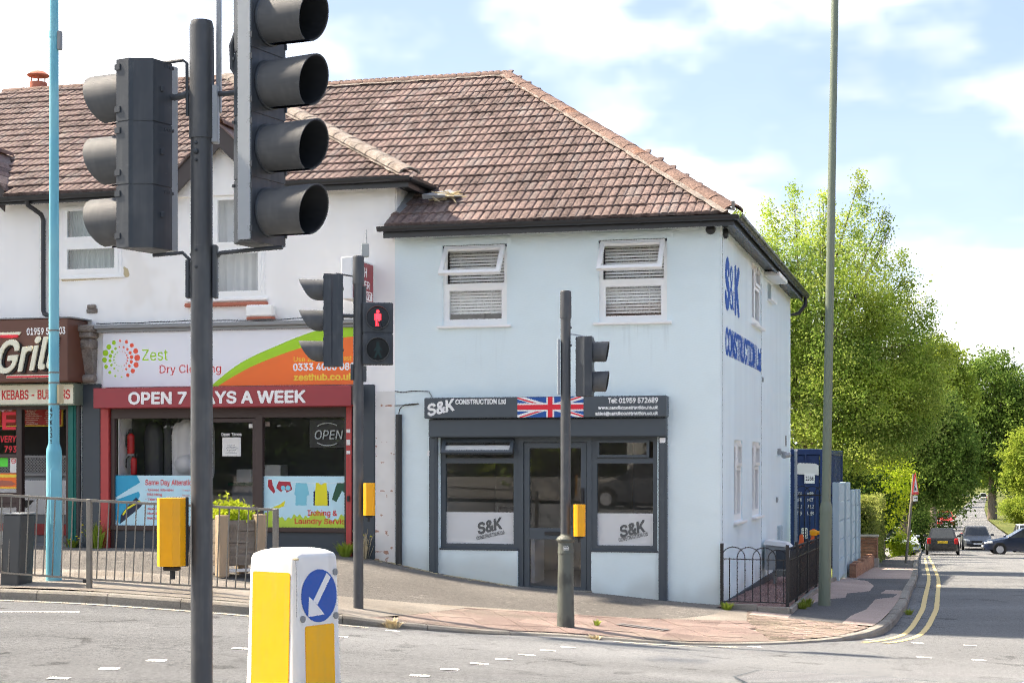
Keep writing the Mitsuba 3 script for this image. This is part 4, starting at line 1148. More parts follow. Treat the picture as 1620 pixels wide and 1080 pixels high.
# right poster: a washing line over grass
Q = put(C + '__poster', box(-6.785, -5.47, .0355, .039, .63, 1.385), 'm_paleblue')
px = lambda a, b: (-6.785 + a * 1.315, .63 + b * .755)
grass = [px(0, 0)] + [px(a, .23 + .1 * math.sin(a * 17) * math.sin(a * 5 + 1) + .03 * math.sin(a * 90)) for a in np.linspace(0, 1, 80)] + [px(1, 0)]
put(Q + '__grass', prism(Polygon(grass).buffer(0), .001, PF), 'm_postergrass')
put(Q + '__leaf', prism(Polygon([px(*p) for p in ((.10, .38), (.2, .45), (.255, .52), (.25, .42), (.18, .37))]), .0015, PF), 'm_yellowcloth')
put(Q + '__washing_line', prism(LineString([px(.03, .94), px(.25, .9), px(.5, .87), (px(.75, .87)), px(1, .88)]).buffer(.003), .001, PF), 'm_white2')
put(Q + '__sock', [prism(Polygon([px(*p) for p in ((.055, .93), (.095, .93), (.11, .82), (.14, .70), (.12, .66), (.075, .74), (.05, .80))]), .002, PF)], 'm_sockred')
put(Q + '__shorts', [prism(Polygon([px(*p) for p in ((.18, .90), (.32, .89), (.345, .74), (.28, .68), (.25, .76), (.21, .69), (.15, .77))]), .002, PF)], 'm_sockred')
put(Q + '__shorts_spot', [prism(Point(*px(.235, .77)).buffer(.035), .003, PF), prism(Point(*px(.295, .77)).buffer(.038), .003, PF)], 'm_skyshirt')
put(Q + '__shirt', [prism(Polygon([px(*p) for p in ((.39, .87), (.52, .87), (.55, .64), (.52, .62), (.515, .43), (.38, .43), (.39, .62), (.37, .64))]), .002, PF)], 'm_skyshirt')
put(Q + '__vest', [prism(Polygon([px(*p) for p in ((.63, .87), (.66, .87), (.69, .83), (.73, .87), (.755, .87), (.76, .72), (.77, .43), (.61, .43), (.62, .72))]), .002, PF)], 'm_yellowcloth')
puts(Q + '__vest_side', [prism(Polygon([px(*p) for p in ((.60, .70), (.62, .72), (.615, .43), (.60, .43))]), .0025, PF), prism(Polygon([px(*p) for p in ((.765, .72), (.78, .70), (.785, .43), (.77, .43))]), .0025, PF)], 'm_navy')
put(Q + '__trousers', [prism(Polygon([px(*p) for p in ((.88, .87), (.99, .87), (.998, .64), (.94, .72), (.87, .50), (.82, .55), (.85, .72))]), .002, PF)], 'm_darkgreen')
put(Q + '__lettering', text('Ironing &', PF, *px(.53, .235), .46, .078, .003, True), 'm_textred')
put(Q + '__lettering', text('Laundry Service', PF, *px(.375, .075), .86, .075, .003, True), 'm_textred')
# neon sign inside the right window
ang = np.linspace(0, 2 * math.pi, 36)
el = [tube([(-5.80 + .24 * math.cos(a), .1, 2.0 + .165 * math.sin(a)) for a in ang if (math.sin(a) > .72) == top and abs(math.sin(a)) > .72], .007, 5) for top in (True, False)]
N = thing('neon_sign', 'unlit neon tube sign reading OPEN inside the right window of the dry cleaner', 'sign')
put(N + '__backing', box(-6.10, -5.50, .13, .145, 1.8, 2.22, .005), 'm_black')
put(N + '__tube', el, 'm_neontube')
put(N + '__lettering', text('OPEN', front(.108), -6.01, 1.93, .43, .13, .01, False, .15), 'm_neontube')
# garments, extinguishers and a counter inside
for i, (x, w, y, top, bot, m, d) in enumerate([(-8.85, .16, .55, 2.22, .95, 'm_garmentdark', 'first'), (-8.66, .14, .65, 2.24, 1.0, 'm_garmentdark', 'second'), (-8.42, .11, .55, 2.2, 1.2, 'm_garmentbag', 'third'), (-8.27, .13, .5, 2.25, 1.3, 'm_garmentbag', 'fourth'),
                                            (-8.08, .12, .6, 2.22, 1.4, 'm_garmentdark', 'fifth'), (-7.92, .1, .55, 2.25, 1.35, 'm_garmentbag', 'sixth')]):
    g = thing('hanging_garment', f'{"dark coat" if "dark" in m else "pale garment in clear plastic"} hanging in the dry cleaner window, {d} from the left', 'garment', 'cleaned garments hanging in the window')
    v = []
    for zz, k in ((top, .35), (top - .07, .8), (top - .2, 1.0), (bot + .1, .95), (bot, .8)):
        v += [(x + w * k * math.cos(a) * (1 + .12 * math.sin(5 * a + i)), y + .5 * w * k * math.sin(a), zz) for a in np.linspace(0, 2 * math.pi, 18, endpoint=False)]
    f = []
    for r in range(4):
        for j in range(18):
            a, b = r * 18 + j, r * 18 + (j + 1) % 18
            f += [[a, b, b + 18], [a, b + 18, a + 18]]
    put(g + '__cloth', trimesh.Trimesh(np.array(v), np.array(f), process=False), m, smooth=True)
    put(g + '__hanger', tube([(x, y, top - .02), (x, y, top + .05), (x + .02, y, top + .08), (x + .0, y, top + .1)], .006, 5), 'm_steel')
g = thing('clothes_rail', 'thin metal rail carrying the garments in the dry cleaner window', 'rail')
put(g, cyl((-9.3, .55, 2.34), (-7.0, .55, 2.34), .012), 'm_steel')
for z0, s, d in ((1.72, 1.0, 'upper'), (1.40, .85, 'lower')):
    g = thing('fire_extinguisher', f'red fire extinguisher by the left side of the dry cleaner window, {d} of the two', 'fire extinguisher')
    put(g + '__cylinder', lathe([(0, 0), (.05 * s, 0), (.055 * s, .03), (.055 * s, .27 * s), (.03 * s, .31 * s), (0, .32 * s)], (-9.10 + (0 if s == 1 else .05), .3, z0)), 'm_extinguisher', smooth=40)
    put(g + '__valve', [box(-9.13 + (0 if s == 1 else .05), -9.07 + (0 if s == 1 else .05), .28, .32, z0 + .31 * s, z0 + .38 * s, .008)], 'm_black')
    put(g + '__hose', tube([(-9.12, .29, z0 + .34 * s), (-9.16, .27, z0 + .28 * s), (-9.16, .27, z0 + .1)], .01, 6), 'm_black')
    put(g + '__bracket', box(-9.16, -9.04, .28, .4, z0 - .03, z0 - .002), 'm_steel')
g = thing('display_panel', 'tall pale panel standing at the left end inside the dry cleaner window', 'panel')
put(g, [box(-9.21, -9.19, .1, .5, .62, 2.3)], 'm_paper')
g = thing('shop_counter', 'counter with stacked paperwork behind the dry cleaner door', 'counter')
put(g + '__top', box(-7.9, -6.6, 1.2, 1.8, 1.22, 1.27, .01), 'm_darkgreen')
put(g + '__base', box(-7.85, -6.65, 1.25, 1.75, .25, 1.22), 'm_leadgrey')
put(g + '__paperwork', [box(-7.45, -7.05, 1.3, 1.6, 1.27, 1.55, .01), box(-7.8, -7.55, 1.3, 1.6, 1.27, 1.48, .01)], 'm_paper')
g = thing('laundry_bag', 'pale bundled laundry bag on the shelf in the dry cleaner window', 'bag')
put(g, trimesh.creation.icosphere(subdivisions=3, radius=1).apply_transform(np.diag([.2, .14, .17, 1])).apply_translation((-8.25, .5, 1.55)), 'm_garmentbag', smooth=True)

# grill: deep brown fascia, light box, open front
B = put(C + '__sign_board', [box(-13.5, -9.665, -.60, .02, 2.80, 3.74, .012)], 'm_brownboard')
GF = front(-.601)
gl = text('Grill', front(-.64), -10.86, 2.93, .99, .46, .03, True, .30, 4)
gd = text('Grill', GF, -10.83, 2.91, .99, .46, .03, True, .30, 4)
put(B + '__letter_shadow', gd, 'm_dark')  # dark outline behind the cream letters, part of the sign
put(B + '__lettering', gl, 'm_cream')
put(B + '__lettering', text('01959 5', GF, -10.345, 3.50, .37, .10, .006, True), 'm_white2')
put(B + '__lettering', text('03', GF, -9.80, 3.505, .10, .10, .006, True), 'm_white2')
puts(B + '__swoosh', [prism(Polygon([(-11.6, 3.50), (-10.47, 3.50), (-10.43, 3.545), (-11.6, 3.545)]), .02, GF), prism(Polygon([(-10.68, 2.855), (-9.9, 2.855), (-9.9, 2.90), (-10.68, 2.90)]), .02, GF)], 'm_cream')
puts(B + '__swoosh', [prism(Polygon([(-11.6, 3.462), (-10.49, 3.462), (-10.48, 3.505), (-11.6, 3.505)]), .026, GF), prism(Polygon([(-10.67, 2.86), (-9.9, 2.86), (-9.9, 2.885), (-10.67, 2.885)]), .026, GF)], 'm_flagred')
put(B + '__flashing', box(-13.5, -9.60, -.62, .02, 3.742, 3.76), 'm_leadgrey')
L = put(C + '__light_box', box(-13.5, -9.74, -.30, .02, 2.47, 2.77, .008), 'm_cream')
put(L + '__lettering', text('KEBABS - BURGERS', front(-.301), -10.955, 2.55, 1.16, .135, .004, True), 'm_textred')
put(L + '__rim', [box(-13.5, -9.735, -.305, .02, 2.772, 2.785), box(-13.5, -9.735, -.305, .02, 2.455, 2.469), box(-9.738, -9.72, -.305, .02, 2.455, 2.785)], 'm_lampgreen')
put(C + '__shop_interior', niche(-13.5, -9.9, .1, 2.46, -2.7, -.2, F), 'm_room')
put(C + '__shop_floor', box(-13.4, -9.91, .2, 2.7, .12, .3), 'm_leadgrey')
S1 = put(C + '__shopfront', [box(-10.885, -10.79, -.02, .08, .2, 2.46, .006), box(-10.03, -9.975, -.02, .08, .2, 2.46, .006), box(-13.5, -10.8, -.02, .08, 1.66, 1.72, .006), box(-13.5, -10.8, -.02, .08, .9, .95, .006), box(-13.5, -9.98, -.02, .08, 2.40, 2.47, .006), box(-13.5, -10.8, -.0, .08, .95, 1.12, .004)], 'm_brownframe')
put(S1 + '__stall_riser', box(-13.5, -10.88, .0, .1, .1, .52), 'm_stone')
put(S1 + '__pane', prism_sheet(-13.5, -10.88, .52, 2.42, -.04, F), 'm_glass')
put(C + '__shutter_guide', [box(-9.97, -9.835, -.06, .06, .2, 2.46, .006), box(-9.93, -9.87, -.08, -.055, .2, 2.45, .004)], 'm_tealdoor')
KF = front(.035)
put(S1 + '__lettering', text('E', KF, -11.16, 2.10, .24, .26, .004, True), 'm_flagred')
put(S1 + '__lettering', text('VERY', KF, -11.20, 1.90, .28, .10, .004, True, .1), 'm_flagred')
put(S1 + '__lettering', text('793', KF, -11.12, 1.745, .21, .095, .004, True), 'm_flagred')
put(S1 + '__hygiene_sticker', box(-11.25, -11.06, .03, .034, 1.52, 1.66), 'm_neongreen')
put(S1 + '__no_smoking_sign', [box(-11.02, -10.90, .03, .034, 1.43, 1.70)], 'm_paper')
put(S1 + '__no_smoking_mark', [prism(Point(-10.96, 1.61).buffer(.04).difference(Point(-10.96, 1.61).buffer(.03)), .003, front(.03)), box(-10.985, -10.935, .027, .03, 1.605, 1.614)], 'm_flagred')
q = put(S1 + '__food_picture', [box(-11.4, -10.89, .03, .034, 1.18, 1.42)], 'm_orange')
put(q + '__stripe', [box(-11.4, -10.89, .027, .0305, 1.355, 1.40), box(-11.4, -10.89, .027, .0305, 1.185, 1.205)], 'm_gold')
put(q + '__bun', [prism(Polygon([(-11.35, 1.26), (-11.2, 1.31), (-11.0, 1.30), (-10.92, 1.25), (-11.0, 1.225), (-11.25, 1.22)]), .003, front(.03))], 'm_terracotta')
M = thing('menu_board', 'red menu boards with yellow frames over the grill counter', 'menu board')
put(M + '__panel', [box(-11.33, -10.60, .85, .88, 2.18, 2.46), box(-11.7, -11.38, .85, .88, 2.18, 2.46)], 'm_menured')
put(M + '__frame', [prism(ring(-11.35, -10.58, 2.16, 2.48, .018), .03, front(.86)), prism(ring(-11.72, -11.36, 2.16, 2.48, .018), .03, front(.86))], 'm_gold')
put(M + '__print', [box(-11.28 + rng.uniform(0, .05), -11.0 + rng.uniform(-.1, .05), .845, .851, z, z + .008) for z in np.arange(2.2, 2.43, .03)] + [box(-10.92 + rng.uniform(0, .05), -10.7 + rng.uniform(-.1, .05), .845, .851, z, z + .008) for z in np.arange(2.2, 2.43, .03)], 'm_cream')
K = thing('food_counter', 'stainless counter with a diamond mesh front and white panels in the grill doorway', 'counter')
put(K + '__body', box(-11.9, -10.45, 1.05, 1.6, .2, 1.36, .01), 'm_leadgrey')
put(K + '__top', [box(-11.92, -10.43, 1.0, 1.62, 1.365, 1.42, .01), box(-11.92, -10.43, 1.0, 1.05, 1.66, 1.70, .006)], 'm_steel')
dm = []
for i in np.arange(-11.9, -10.4, .05):
    for s in (1, -1):
        l = LineString([(i, 1.42), (i + s * .26, 1.68)]).intersection(sbox(-11.9, 1.42, -10.45, 1.68))
        if l.length > .02:
            dm.append(prism(l.buffer(.006, cap_style=2), .006, front(1.02)))
put(K + '__mesh_screen', dm, 'm_steel')
put(K + '__front_panel', box(-11.85, -10.5, 1.03, 1.05, .75, 1.30, .006), 'm_white2')
put(K + '__dark_stripe', hull([(-11.85, 1.02, .86), (-11.85, 1.02, .98), (-11.2, 1.02, .98), (-11.33, 1.02, .86), (-11.85, 1.03, .86), (-11.85, 1.03, .98), (-11.2, 1.03, .98), (-11.33, 1.03, .86)]), 'm_black')
put(K + '__kick_panel', [box(-11.85, -10.5, 1.02, 1.045, .42, .6, .004)], 'm_maroonred')
# projecting sign
H = thing('projecting_sign', 'maroon and white box sign projecting from the white wall behind the middle signal', 'sign')
put(H + '__case', box(-5.205, -5.045, -.9, -.02, 3.88, 4.47, .008), 'm_white2')
put(H + '__face', box(-5.044, -5.038, -.87, -.05, 3.90, 4.44), 'm_maroon')
RS = rightside(-5.038)
put(H + '__lettering', text('H', RS, -.42, 4.24, .10, .13, .003, True), 'm_white2')
put(H + '__lettering', text('ER', RS, -.42, 4.08, .22, .10, .003, True), 'm_white2')
put(H + '__number_panel', box(-5.038, -5.034, -.8, -.1, 3.91, 4.04), 'm_white2')
put(H + '__lettering', text('297', rightside(-5.034), -.45, 3.93, .28, .09, .003, True), 'm_maroon')
# ---------------------------------------------------------------- street furniture
def rframe(xr, yr, z, deg):
    """A frame whose local y points deg degrees round from the camera side towards the right of the road (0 = at the camera)."""
    x, y = rd(xr, yr)
    a = math.radians(deg)
    nx, ny = math.sin(a), -math.cos(a)              # in the road frame
    N = np.array([CA * nx - SA * ny, SA * nx + CA * ny, 0])
    U = np.array([0, 0, 1.0])
    X = np.cross(N, U)
    m = np.eye(4)
    m[:3, 0], m[:3, 1], m[:3, 2], m[:3, 3] = X, N, U, (x, y, z)
    return m


def visor(r, top, bot, p=1.0, flare=1.04, gap=0.0, lining=False):
    if lining:
        r *= .962
        top, bot = top - .004, bot - .004
    n = 28
    th = np.linspace(-math.pi / 2 + gap, 1.5 * math.pi - gap, n)
    v, f = [], []
    for rr in (1.0, .965):
        for t in th:
            L = bot + (top - bot) * (.5 + .5 * math.sin(t)) ** p
            for q, s in ((0, 1.0), (L, flare)):
                v.append((r * rr * s * math.cos(t), q, r * rr * s * math.sin(t)))
    k = 2 * n
    for i in range(n - 1):
        a = 2 * i
        f += [[a, a + 2, a + 3], [a, a + 3, a + 1], [k + a, k + a + 3, k + a + 2], [k + a, k + a + 1, k + a + 3], [a + 1, a + 3, k + a + 3], [a + 1, k + a + 3, k + a + 1]]
    return trimesh.Trimesh(np.array(v), np.array(f), process=False)


def signal_head(P, m, n, pitch, w=.30, dep=.19, vis=(.115, .25, .13, 1.0, .25), mats=('m_lens',) * 4, back=True):
    """n aspects, the lowest one's bottom at the frame's origin, face along local +y."""
    H = fresh_part(P + '__signal_head')
    h2 = w / 2
    body = Polygon([(-h2, 0), (h2, 0), (h2, -.085), (h2 * .86, -.10), (h2 * .50, -dep), (-h2 * .50, -dep), (-h2 * .86, -.10), (-h2, -.085)])
    ms = []
    for i in range(n):
        ms.append(prism(body, pitch - .008, frame((0, 0, i * pitch + .004), (1, 0, 0), (0, 1, 0))))
    inner = affinity.scale(body, .96, .94)
    ms.append(prism(inner, n * pitch - .004, frame((0, 0, .002), (1, 0, 0), (0, 1, 0))))
    for i in range(n):                      # door frame, hinges and vents
        for zz in (.05, pitch - .06):
            ms.append(box(-h2 - .008, -h2 + .006, -.03, .006, i * pitch + zz, i * pitch + zz + .03))
            ms.append(box(h2 - .006, h2 + .008, -.03, .006, i * pitch + zz, i * pitch + zz + .03))
        for q in range(4):
            ms.append(box(h2 * .3 + q * .02 - .03, h2 * .3 + q * .02 - .018, -dep - .003, -dep + .01, i * pitch + pitch - .035, i * pitch + pitch - .02))
        ms.append(box(-.02, .005, -dep - .012, -dep + .01, i * pitch + pitch * .5, i * pitch + pitch * .5 + .03, .003))
    scene[H] = mikit.ply(trimesh.util.concatenate([moved(x, m) for x in ms]), 'm_signal')
    for i in range(n):
        zc = i * pitch + pitch / 2
        put(H + '__visor', moved(visor(*vis[:4], gap=vis[4]).apply_translation((0, .004, zc)), m), 'm_visor', smooth=40)
        put(H + '__visor_lining', moved(visor(*vis[:4], gap=vis[4], lining=True).apply_translation((0, .004, zc)), m), 'm_visorblack', smooth=40)
        put(H + '__lens', moved(lathe([(0, .0), (vis[0] * .5, -.006), (vis[0] * .92, -.02)][::-1], n=24).apply_transform(frame((0, .022, zc), (1, 0, 0), (0, 0, -1)) @ np.diag([1, 1, 1, 1])), m), mats[i], smooth=60)
        put(H + '__lens_ring', moved(tube([(vis[0] * math.cos(a), .006, zc + vis[0] * math.sin(a)) for a in np.linspace(0, 2 * math.pi, 25)], .007, 6), m), 'm_signal', smooth=50)
    return H


def fresh_part(k):
    n = _count.get(k, 0)
    _count[k] = n + 1
    return k if n == 0 else f'{k}_{n:03d}'


def button_box(P, m, w=.12, h=.36, d=.10):
    Bx = put(P + '__push_button_unit', moved(prism(Polygon([(-w / 2, 0), (w / 2, 0), (w / 2, .7 * d), (w * .28, d), (-w * .28, d), (-w / 2, .7 * d)]).buffer(.006, 4), h, frame((0, 0, 0), (1, 0, 0), (0, 1, 0))), m), 'm_yellow', smooth=30)
    put(Bx + '__back', moved(box(-w / 2 - .012, w / 2 - .01, -.03, .002, -.005, h + .005, .005), m), 'm_black')
    put(Bx + '__cable_gland', [moved(box(-.04, .04, .0, .06, -.025, -.002, .006), m), moved(cyl((0, .02, -.07), (0, .02, -.02), .014, n=8), m)], 'm_black')


def signal(label, xr, yr, z0, z1, zcap, group=None):
    k = thing('traffic_signal', label, 'traffic light', group)
    x, y = rd(xr, yr)
    put(k + '__pole', lathe([(0, 0), (.0572, 0), (.0572, z1 - z0 - .03), (0, z1 - z0 - .03)], (x, y, z0), 28), 'm_signalpole', smooth=40)
    put(k + '__pole_cap', lathe([(0.057, 0), (.066, 0), (.063, (z1 - zcap) * .95), (.055, z1 - zcap), (0, z1 - zcap)], (x, y, zcap), 28), 'm_signalpole', smooth=40)
    return k


# the near signal on the refuge island
isl = LineString([rd(-2.3, 8.2), rd(-1.0, 10.0)]).buffer(.42, 8)
put('refuge_island', [prism(isl, .6).apply_translation((0, 0, -.5))], 'm_conc')
struct('refuge_island', 'raised concrete refuge in the main road')
SG = signal('tall dark grey signal pole nearest the camera, with a left and a right signal head', -1.637, 8.67, .08, 3.92, 3.30)
NX, NY = rd(-1.637, 8.67)
hr1 = rframe(-1.637 + .365, 8.60, 2.735, 63)
signal_head(SG, hr1, 4, .333, .30, .17, (.124, .31, .235, .8, .2))
hl1 = rframe(-1.637 - .365, 8.74, 2.715, -120)
signal_head(SG, hl1, 3, .331, .29, .19, (.128, .28, .19, .8, .2))


put(SG + '__side_cover', moved(box(.1515, .158, -.085, -.006, .01, 1.325, .002), hr1), 'm_backing')  # pale plate paints the sunlit look of the housing side
put(SG + '__side_cover', moved(box(.085, .150, -.165, -.095, .005, .99, .004), hl1), 'm_backing')  # pale plate added along the back edge to look lit


def rp(xr, yr, z):
    return (*rd(xr, yr), z)


br = SG + '__bracket'
put(br, [tube([rp(-1.637 + .06, 8.67, 2.66), rp(-1.637 + .1, 8.67, 2.70), rp(-1.3, 8.62, 2.715), rp(-1.2, 8.6, 2.72)], .012, 6), moved(box(-.012, .012, -.03, .03, -.14, .14, .004), rframe(-1.637 + .072, 8.67, 2.60, 0))], 'm_signal')
put(br, [tube([rp(-1.637 - .06, 8.67, 2.66), rp(-1.637 - .1, 8.67, 2.70), rp(-1.9, 8.7, 2.69)], .010, 6), moved(box(-.01, .01, -.03, .03, -.14, .06, .004), rframe(-1.637 - .072, 8.67, 2.60, 0))], 'm_signal')
put(br, [tube([rp(-1.637 - .075, 8.67, 3.42), rp(-1.637 - .078, 8.67, 3.70), rp(-1.637 - .10, 8.67, 3.715), rp(-1.9, 8.7, 3.70)], .009, 6)], 'm_signal')
put(br, [moved(box(-.012, .012, -.02, .02, 0, .78, .003), rframe(-1.637 + .082, 8.72, 3.45, 0)), moved(box(-.012, .02, -.035, .035, 0, .3, .003), rframe(-1.637 + .075, 8.68, 3.28, 0))], 'm_backing')
put(SG + '__conduit', tube([rp(-1.637 - .06, 8.68, 3.55), rp(-1.637 - .10, 8.68, 3.53), rp(-1.637 - .15, 8.7, 3.525), rp(-1.637 - .2, 8.72, 3.54), rp(-1.637 - .24, 8.72, 3.54)], .017, 8), 'm_signal', smooth=40)
put(SG + '__conduit', tube([rp(-1.637 + .06, 8.68, 3.54), rp(-1.637 + .12, 8.68, 3.54), rp(-1.637 + .24, 8.66, 3.55)], .014, 8), 'm_signal', smooth=40)
put(SG + '__cable', tube([rp(-1.637 + .21, 8.62, 3.60), rp(-1.637 + .17, 8.62, 3.66), rp(-1.637 + .165, 8.62, 3.78), rp(-1.637 + .2, 8.62, 3.88), rp(-1.637 + .25, 8.62, 3.95)], .013, 8), 'm_signal', smooth=40)
put(SG + '__bolt', [moved(trimesh.creation.icosphere(1, r), rframe(-1.637 + dx, 8.613, z, 0)) for dx, z, r in ((-.02, 3.27, .009), (-.02, 3.18, .009), (-.02, 3.225, .016), (-.02, 2.71, .008), (-.02, 2.62, .008))] + [moved(cyl((0, 0, 0), (.04, 0, 0), .008, n=8), rframe(-1.637 + .05, 8.66, z, 0)) for z in (3.50, 3.36, 2.69, 2.57)] + [moved(cyl((0, 0, 0), (-.04, 0, 0), .007, n=8), rframe(-1.637 - .06, 8.66, z, 0)) for z in (2.69, 2.57)], 'm_signal')
button_box(SG, rframe(-1.637 - .137, 8.63, 1.055, -12), .118, .355)

# the middle signal on the left of the crossing
MX = -1.736
SG = signal('dark signal pole by the dry cleaner with a lit red standing figure', MX, 18.57, -.12, 3.92, 3.60)
signal_head(SG, rframe(MX - .385, 18.55, 2.67, -86), 3, .346, .28, .21, (.115, .28, .0, .32, .05))
hp1 = rframe(MX + .225, 18.50, 2.69, 4)
H = fresh_part(SG + '__pedestrian_head')
scene[H] = mikit.ply(trimesh.util.concatenate([moved(x, hp1) for x in (box(-.172, .172, -.16, 0, 0, .345, .012), box(-.172, .172, -.16, 0, .355, .70, .012), box(-.165, .165, -.15, -.01, .01, .69))]), 'm_signal')


def figure(walk):
    if walk:
        s = [LineString([(0, .05), (.005, -.02)]).buffer(.022), LineString([(.0, -.02), (-.035, -.1)]).buffer(.013), LineString([(.005, -.02), (.04, -.1)]).buffer(.013), LineString([(0, .04), (-.04, -.01)]).buffer(.01), LineString([(0, .04), (.045, .0)]).buffer(.01)]
    else:
        s = [sbox(-.028, -.02, .028, .055), sbox(-.026, -.105, -.004, -.02), sbox(.004, -.105, .026, -.02), sbox(-.042, -.03, -.031, .05), sbox(.031, -.03, .042, .05)]
    return unary_union(s + [Point(.0, .08).buffer(.02)])


fr = lambda z, y=.0: hp1 @ frame((0, y, z), (-1, 0, 0), (0, 0, 1))
for zc, lit in ((.527, True), (.172, False)):
    put(H + '__hood', moved(visor(.132, .075, .045, 1.0, 1.0).apply_translation((0, .0, zc)), hp1), 'm_visor', smooth=40)
    put(H + '__lens', moved(cyl((0, -.004, zc), (0, .003, zc), .128, n=28), hp1), 'm_lens')
    fm = prism(affinity.scale(figure(not lit), .88, .88), .004, fr(zc - .0, .004))
    if lit:
        put(H + '__red_figure', fm, 'm_redlamp', emitter={'type': 'area', 'radiance': rgb((.62, .010, .016))})
    else:
        put(H + '__green_figure', fm, 'm_lensgreen')
put(SG + '__bracket', [tube([rp(MX, 18.57, 3.24), rp(MX - .1, 18.57, 3.245), rp(MX - .22, 18.55, 3.245)], .022, 8), tube([rp(MX - .05, 18.57, 3.69), rp(MX - .25, 18.56, 3.72)], .010, 6), moved(box(.055, .085, -.03, .03, 0, .3, .004), rframe(MX, 18.57, 3.28, 180)), moved(box(-.085, -.05, -.04, .04, -.14, .04, .004), rframe(MX, 18.57, 2.66, 180)), moved(box(.05, .09, -.03, .03, 0, .18, .004), rframe(MX, 18.57, 2.5, 180))], 'm_signal')
put(SG + '__cable', tube([rp(MX + .05, 18.57, 3.29), rp(MX + .12, 18.55, 3.29), rp(MX + .19, 18.53, 3.24), rp(MX + .25, 18.5, 3.15), rp(MX + .27, 18.48, 3.09)], .018, 8), 'm_black', smooth=40)
put(SG + '__aerial', [moved(box(-.04, .04, -.03, .03, 0, .155, .006), rframe(MX + .075, 18.60, 3.91, 0)), cyl(rp(MX + .085, 18.6, 4.06), rp(MX + .085, 18.6, 4.22), .006, n=6)], 'm_cabinet')
button_box(SG, rframe(MX + .122, 18.53, .995, 8), .115, .365)

# the right signal by the house door
RX = .611
SG = signal('dark signal pole on a flaking olive base in front of the blue shopfront', RX, 18.7, .6, 3.54, 3.23)
x, y = rd(RX, 18.7)
put(SG + '__base', lathe([(0, -.34), (.105, -.34), (.102, -.26), (.095, -.1), (.088, .45), (.087, .55), (.092, .555), (.094, .57), (.088, .585), (.086, .68), (.104, .70), (.106, .72), (.088, .745), (.06, .765), (.056, .78), (0, .78)], (x, y, 0), 32), 'm_olivepole', smooth=35)
signal_head(SG, rframe(RX + .31, 18.68, 2.34, 82), 2, .338, .30, .19, (.112, .18, .14, .8, .05))
put(SG + '__bracket', [moved(box(.065, .095, -.05, .05, 2.36, 2.99, .004), rframe(RX, 18.7, 0, 180) @ np.diag([-1, 1, 1, 1.])), tube([rp(RX + .05, 18.7, 3.05), rp(RX + .12, 18.7, 3.04), rp(RX + .3, 18.68, 3.0)], .008, 6)], 'm_backing')
put(SG + '__bolt', [moved(trimesh.creation.icosphere(1, .014), rframe(RX + .058, 18.68, z, 0)) for z in (3.12, 2.92)], 'm_signal')
button_box(SG, rframe(RX + .145, 18.66, .755, 10), .115, .36)
put(SG + '__sticker', moved(prism(ring(-.03, .03, -.02, .02, .004).union(sbox(-.02, -.01, .02, .008)), .002, frame((0, .092, .62), (-1, 0, 0), (0, 0, 1))), rframe(RX, 18.7, 0, 0)), 'm_white2')

# lamp posts
LP = thing('street_lamp', 'light blue lamp post behind the railing, numbered down its shaft', 'street lamp')
lx, ly, lz = -7.07, -5.4, .2
put(LP + '__shaft', lathe([(.092, -.1), (.090, 1.50), (.084, 1.55), (.062, 1.62), (.060, 2.2), (.050, 7.9), (0, 7.9)], (lx, ly, lz), 28), 'm_teal', smooth=40)
put(LP + '__door', moved(prism(sbox(-.045, .0, .045, .62).buffer(.012), .012, frame((0, .083, .68), (-1, 0, 0), (0, 0, 1))), rframe(-5.35, 0, 0, 0) * 0 + np.block([[rframe(0, 0, 0, 28)[:3, :3], np.array([[lx], [ly], [lz]])], [np.zeros((1, 3)), np.ones((1, 1))]])), 'm_teal')
for z in (2.06, 2.31, 2.43, 2.92):
    put(LP + '__strap', lathe([(.061, 0), (.064, 0), (.064, .018), (.061, .018)], (lx, ly, lz + z), 24), 'm_galv', smooth=40)
for i, ch in enumerate('47K131'):
    put(LP + '__lettering', text(ch, np.block([[rframe(0, 0, 0, -14)[:3, :3] @ np.array([[-1, 0, 0], [0, 0, 1], [0, 1, 0]]).T, np.array([[lx], [ly], [lz]])], [np.zeros((1, 3)), np.ones((1, 1))]]) @ frame((-.018, 1.98 - i * .075, .060), (1, 0, 0), (0, 1, 0)), 0, 0, .032, .05, .004, True), 'm_black')
pt = rframe(-5.33 + .08, 19.2, 0, 0)
put(LP + '__plate', box(lx + .065, lx + .10, ly - .05, ly + .05, lz + 2.08, lz + 2.30, .004), 'm_straw')
put(LP + '__bracket_box', box(lx + .05, lx + .10, ly - .03, ly + .03, lz + 6.2, lz + 6.42, .01), 'm_leadgrey')
put(LP + '__collar', [lathe([(.05, 0), (.058, 0), (.058, .07), (.05, .07)], (lx, ly, lz + 6.35), 24)], 'm_teal')
put(LP + '__arm', tube([(lx, ly, lz + 7.85), (lx - .02, ly - .15, lz + 8.05), (lx - .05, ly - .6, lz + 8.15), (lx - .1, ly - 1.1, lz + 8.18)], .03, 8), 'm_teal', smooth=40)
put(LP + '__lantern', hull([(lx - .2, ly - 1.0, lz + 8.16), (lx + .02, ly - 1.0, lz + 8.16), (lx - .22, ly - 1.7, lz + 8.2), (lx + .0, ly - 1.7, lz + 8.2), (lx - .16, ly - 1.1, lz + 8.3), (lx - .02, ly - 1.1, lz + 8.3), (lx - .14, ly - 1.6, lz + 8.3)]), 'm_leadgrey')
LP = thing('street_lamp', 'tall green lamp post at the corner of the side road by the arched fence', 'street lamp')
lx, ly, lz = 1.30, 1.52, -.50
lean = np.array([[1, 0, .017, lx], [0, 1, .004, ly], [0, 0, 1, lz], [0, 0, 0, 1]])
